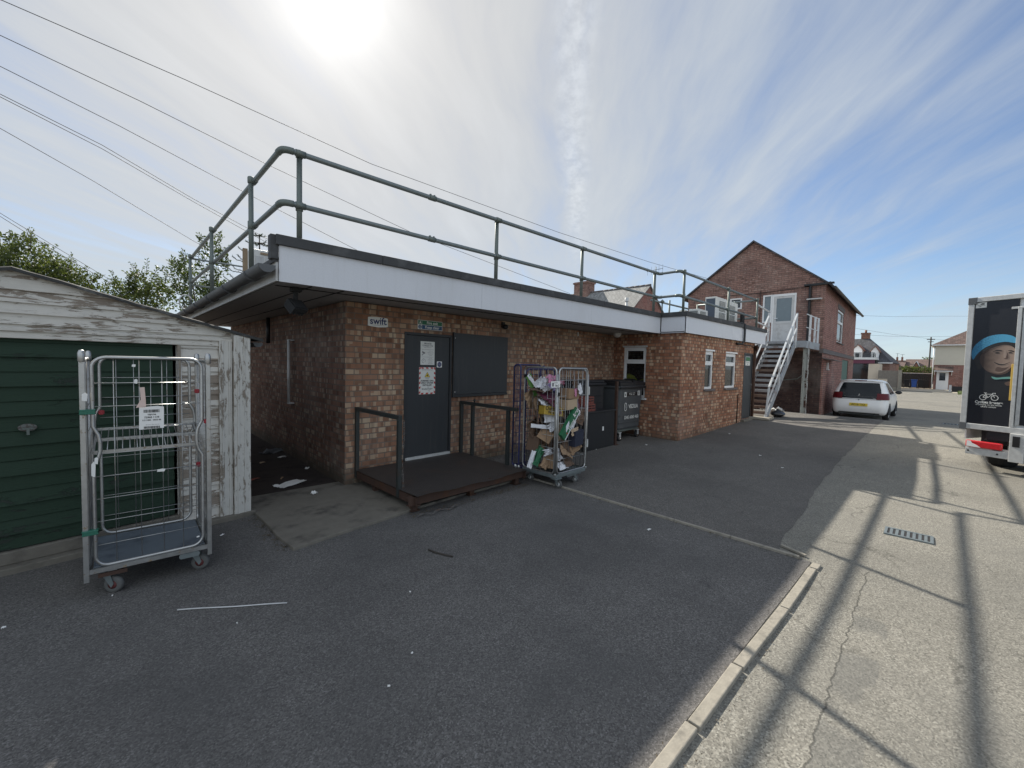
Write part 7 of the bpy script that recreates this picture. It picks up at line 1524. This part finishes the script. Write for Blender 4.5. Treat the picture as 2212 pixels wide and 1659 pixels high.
d = MB(); d.tube([(111.7, 8.62, 4.8), (111.7, 8.62, 5.6)], .03, 5); d.bar((111.7, 8.3, 5.5), (111.7, 8.9, 5.5), .04); d.tube([(111.7, 7.9, 4.8), (111.7, 7.9, 5.4)], .03, 5); d.bar((111.7, 7.6, 5.35), (111.7, 8.2, 5.35), .04); d.build('aerial', M['wire'], FD)
s_ = thing('utility_pole', 'thin utility pole with insulators standing above the cream house eave', 'pole', (100, 3.68, 0)); d = MB(); d.tube([(0, 0, -.2), (0, 0, 7.9)], [.13, .09], 8); d.build('shaft', M['bark'], s_); d = MB(); d.bar((0, -.5, 7.5), (0, .5, 7.5), .12); d.bar((0, -.35, 7.1), (0, .35, 7.1), .1); d.build('cross_arm', M['bark'], s_)
for k, (y, x, h, lab) in enumerate(((10.2, 130, 4.6, 'dark far tree above the left bungalow roof'), (4.0, 125, 4.7, 'dark far tree peeping over the right bungalow roof'), (5.2, 140, 5.0, 'rounded far tree on the skyline between the bungalows'), (4.6, 118, 5.0, 'far tree beside the utility pole'))):
    s_ = thing('far_tree', lab, 'tree', (x, y, -.1), 0, 'far trees on the skyline'); d = MB(); leaves(d, (0, 0, h*.75), (1.3, 1.2, h*.30), 420, .42, .4, 60+k, 0); d.build('crown', M['leaf_c'], s_); d = MB(); d.tube([(0, 0, -.1), (0, 0, h*.7)], [.2, .08], 6); d.build('trunk', M['bark'], s_)
q_ = gnd(2065, 846); gr_ = MB(); rnd = random.Random(5)
for _ in range(1500):
    o = Vector((rnd.uniform(56, 61), rnd.uniform(-2.5, .05), -.1)); dr_ = Vector((rnd.gauss(0, .35), rnd.gauss(0, .35), 1)).normalized(); sd_ = dr_.orthogonal(); h_ = rnd.uniform(.12, .32); gr_.add([o-sd_*.03, o+sd_*.03, o+dr_*h_], [(0, 1, 2)])
g_ = gr_.build('grass', M['grass']); structure(g_, 'stuff')
s_ = thing('low_wall', 'short white-capped low wall beside the far grass verge', 'wall', (63, .55, -.1)); d = MB(); d.b2((0, .0, 0), (.2, .2, .72)); d.build('pier', M['white_d'], s_); d = MB(); d.b2((0, -2.5, 0), (.2, -.02, .6)); d.build('panel', M['bin_dark'], s_)
s_ = thing('meter_cabinet', 'cream meter cabinet in front of the far fence', 'cabinet', (57.5, 5.45, -.1)); d = MB(); d.b2((0, -.33, 0), (.4, .36, 1.15)); d.build('carcass', M['cream'], s_, .02); d = MB(); d.b2((-.02, -.36, 1.15), (.42, .39, 1.20)); d.build('capping', M['kerb'], s_)
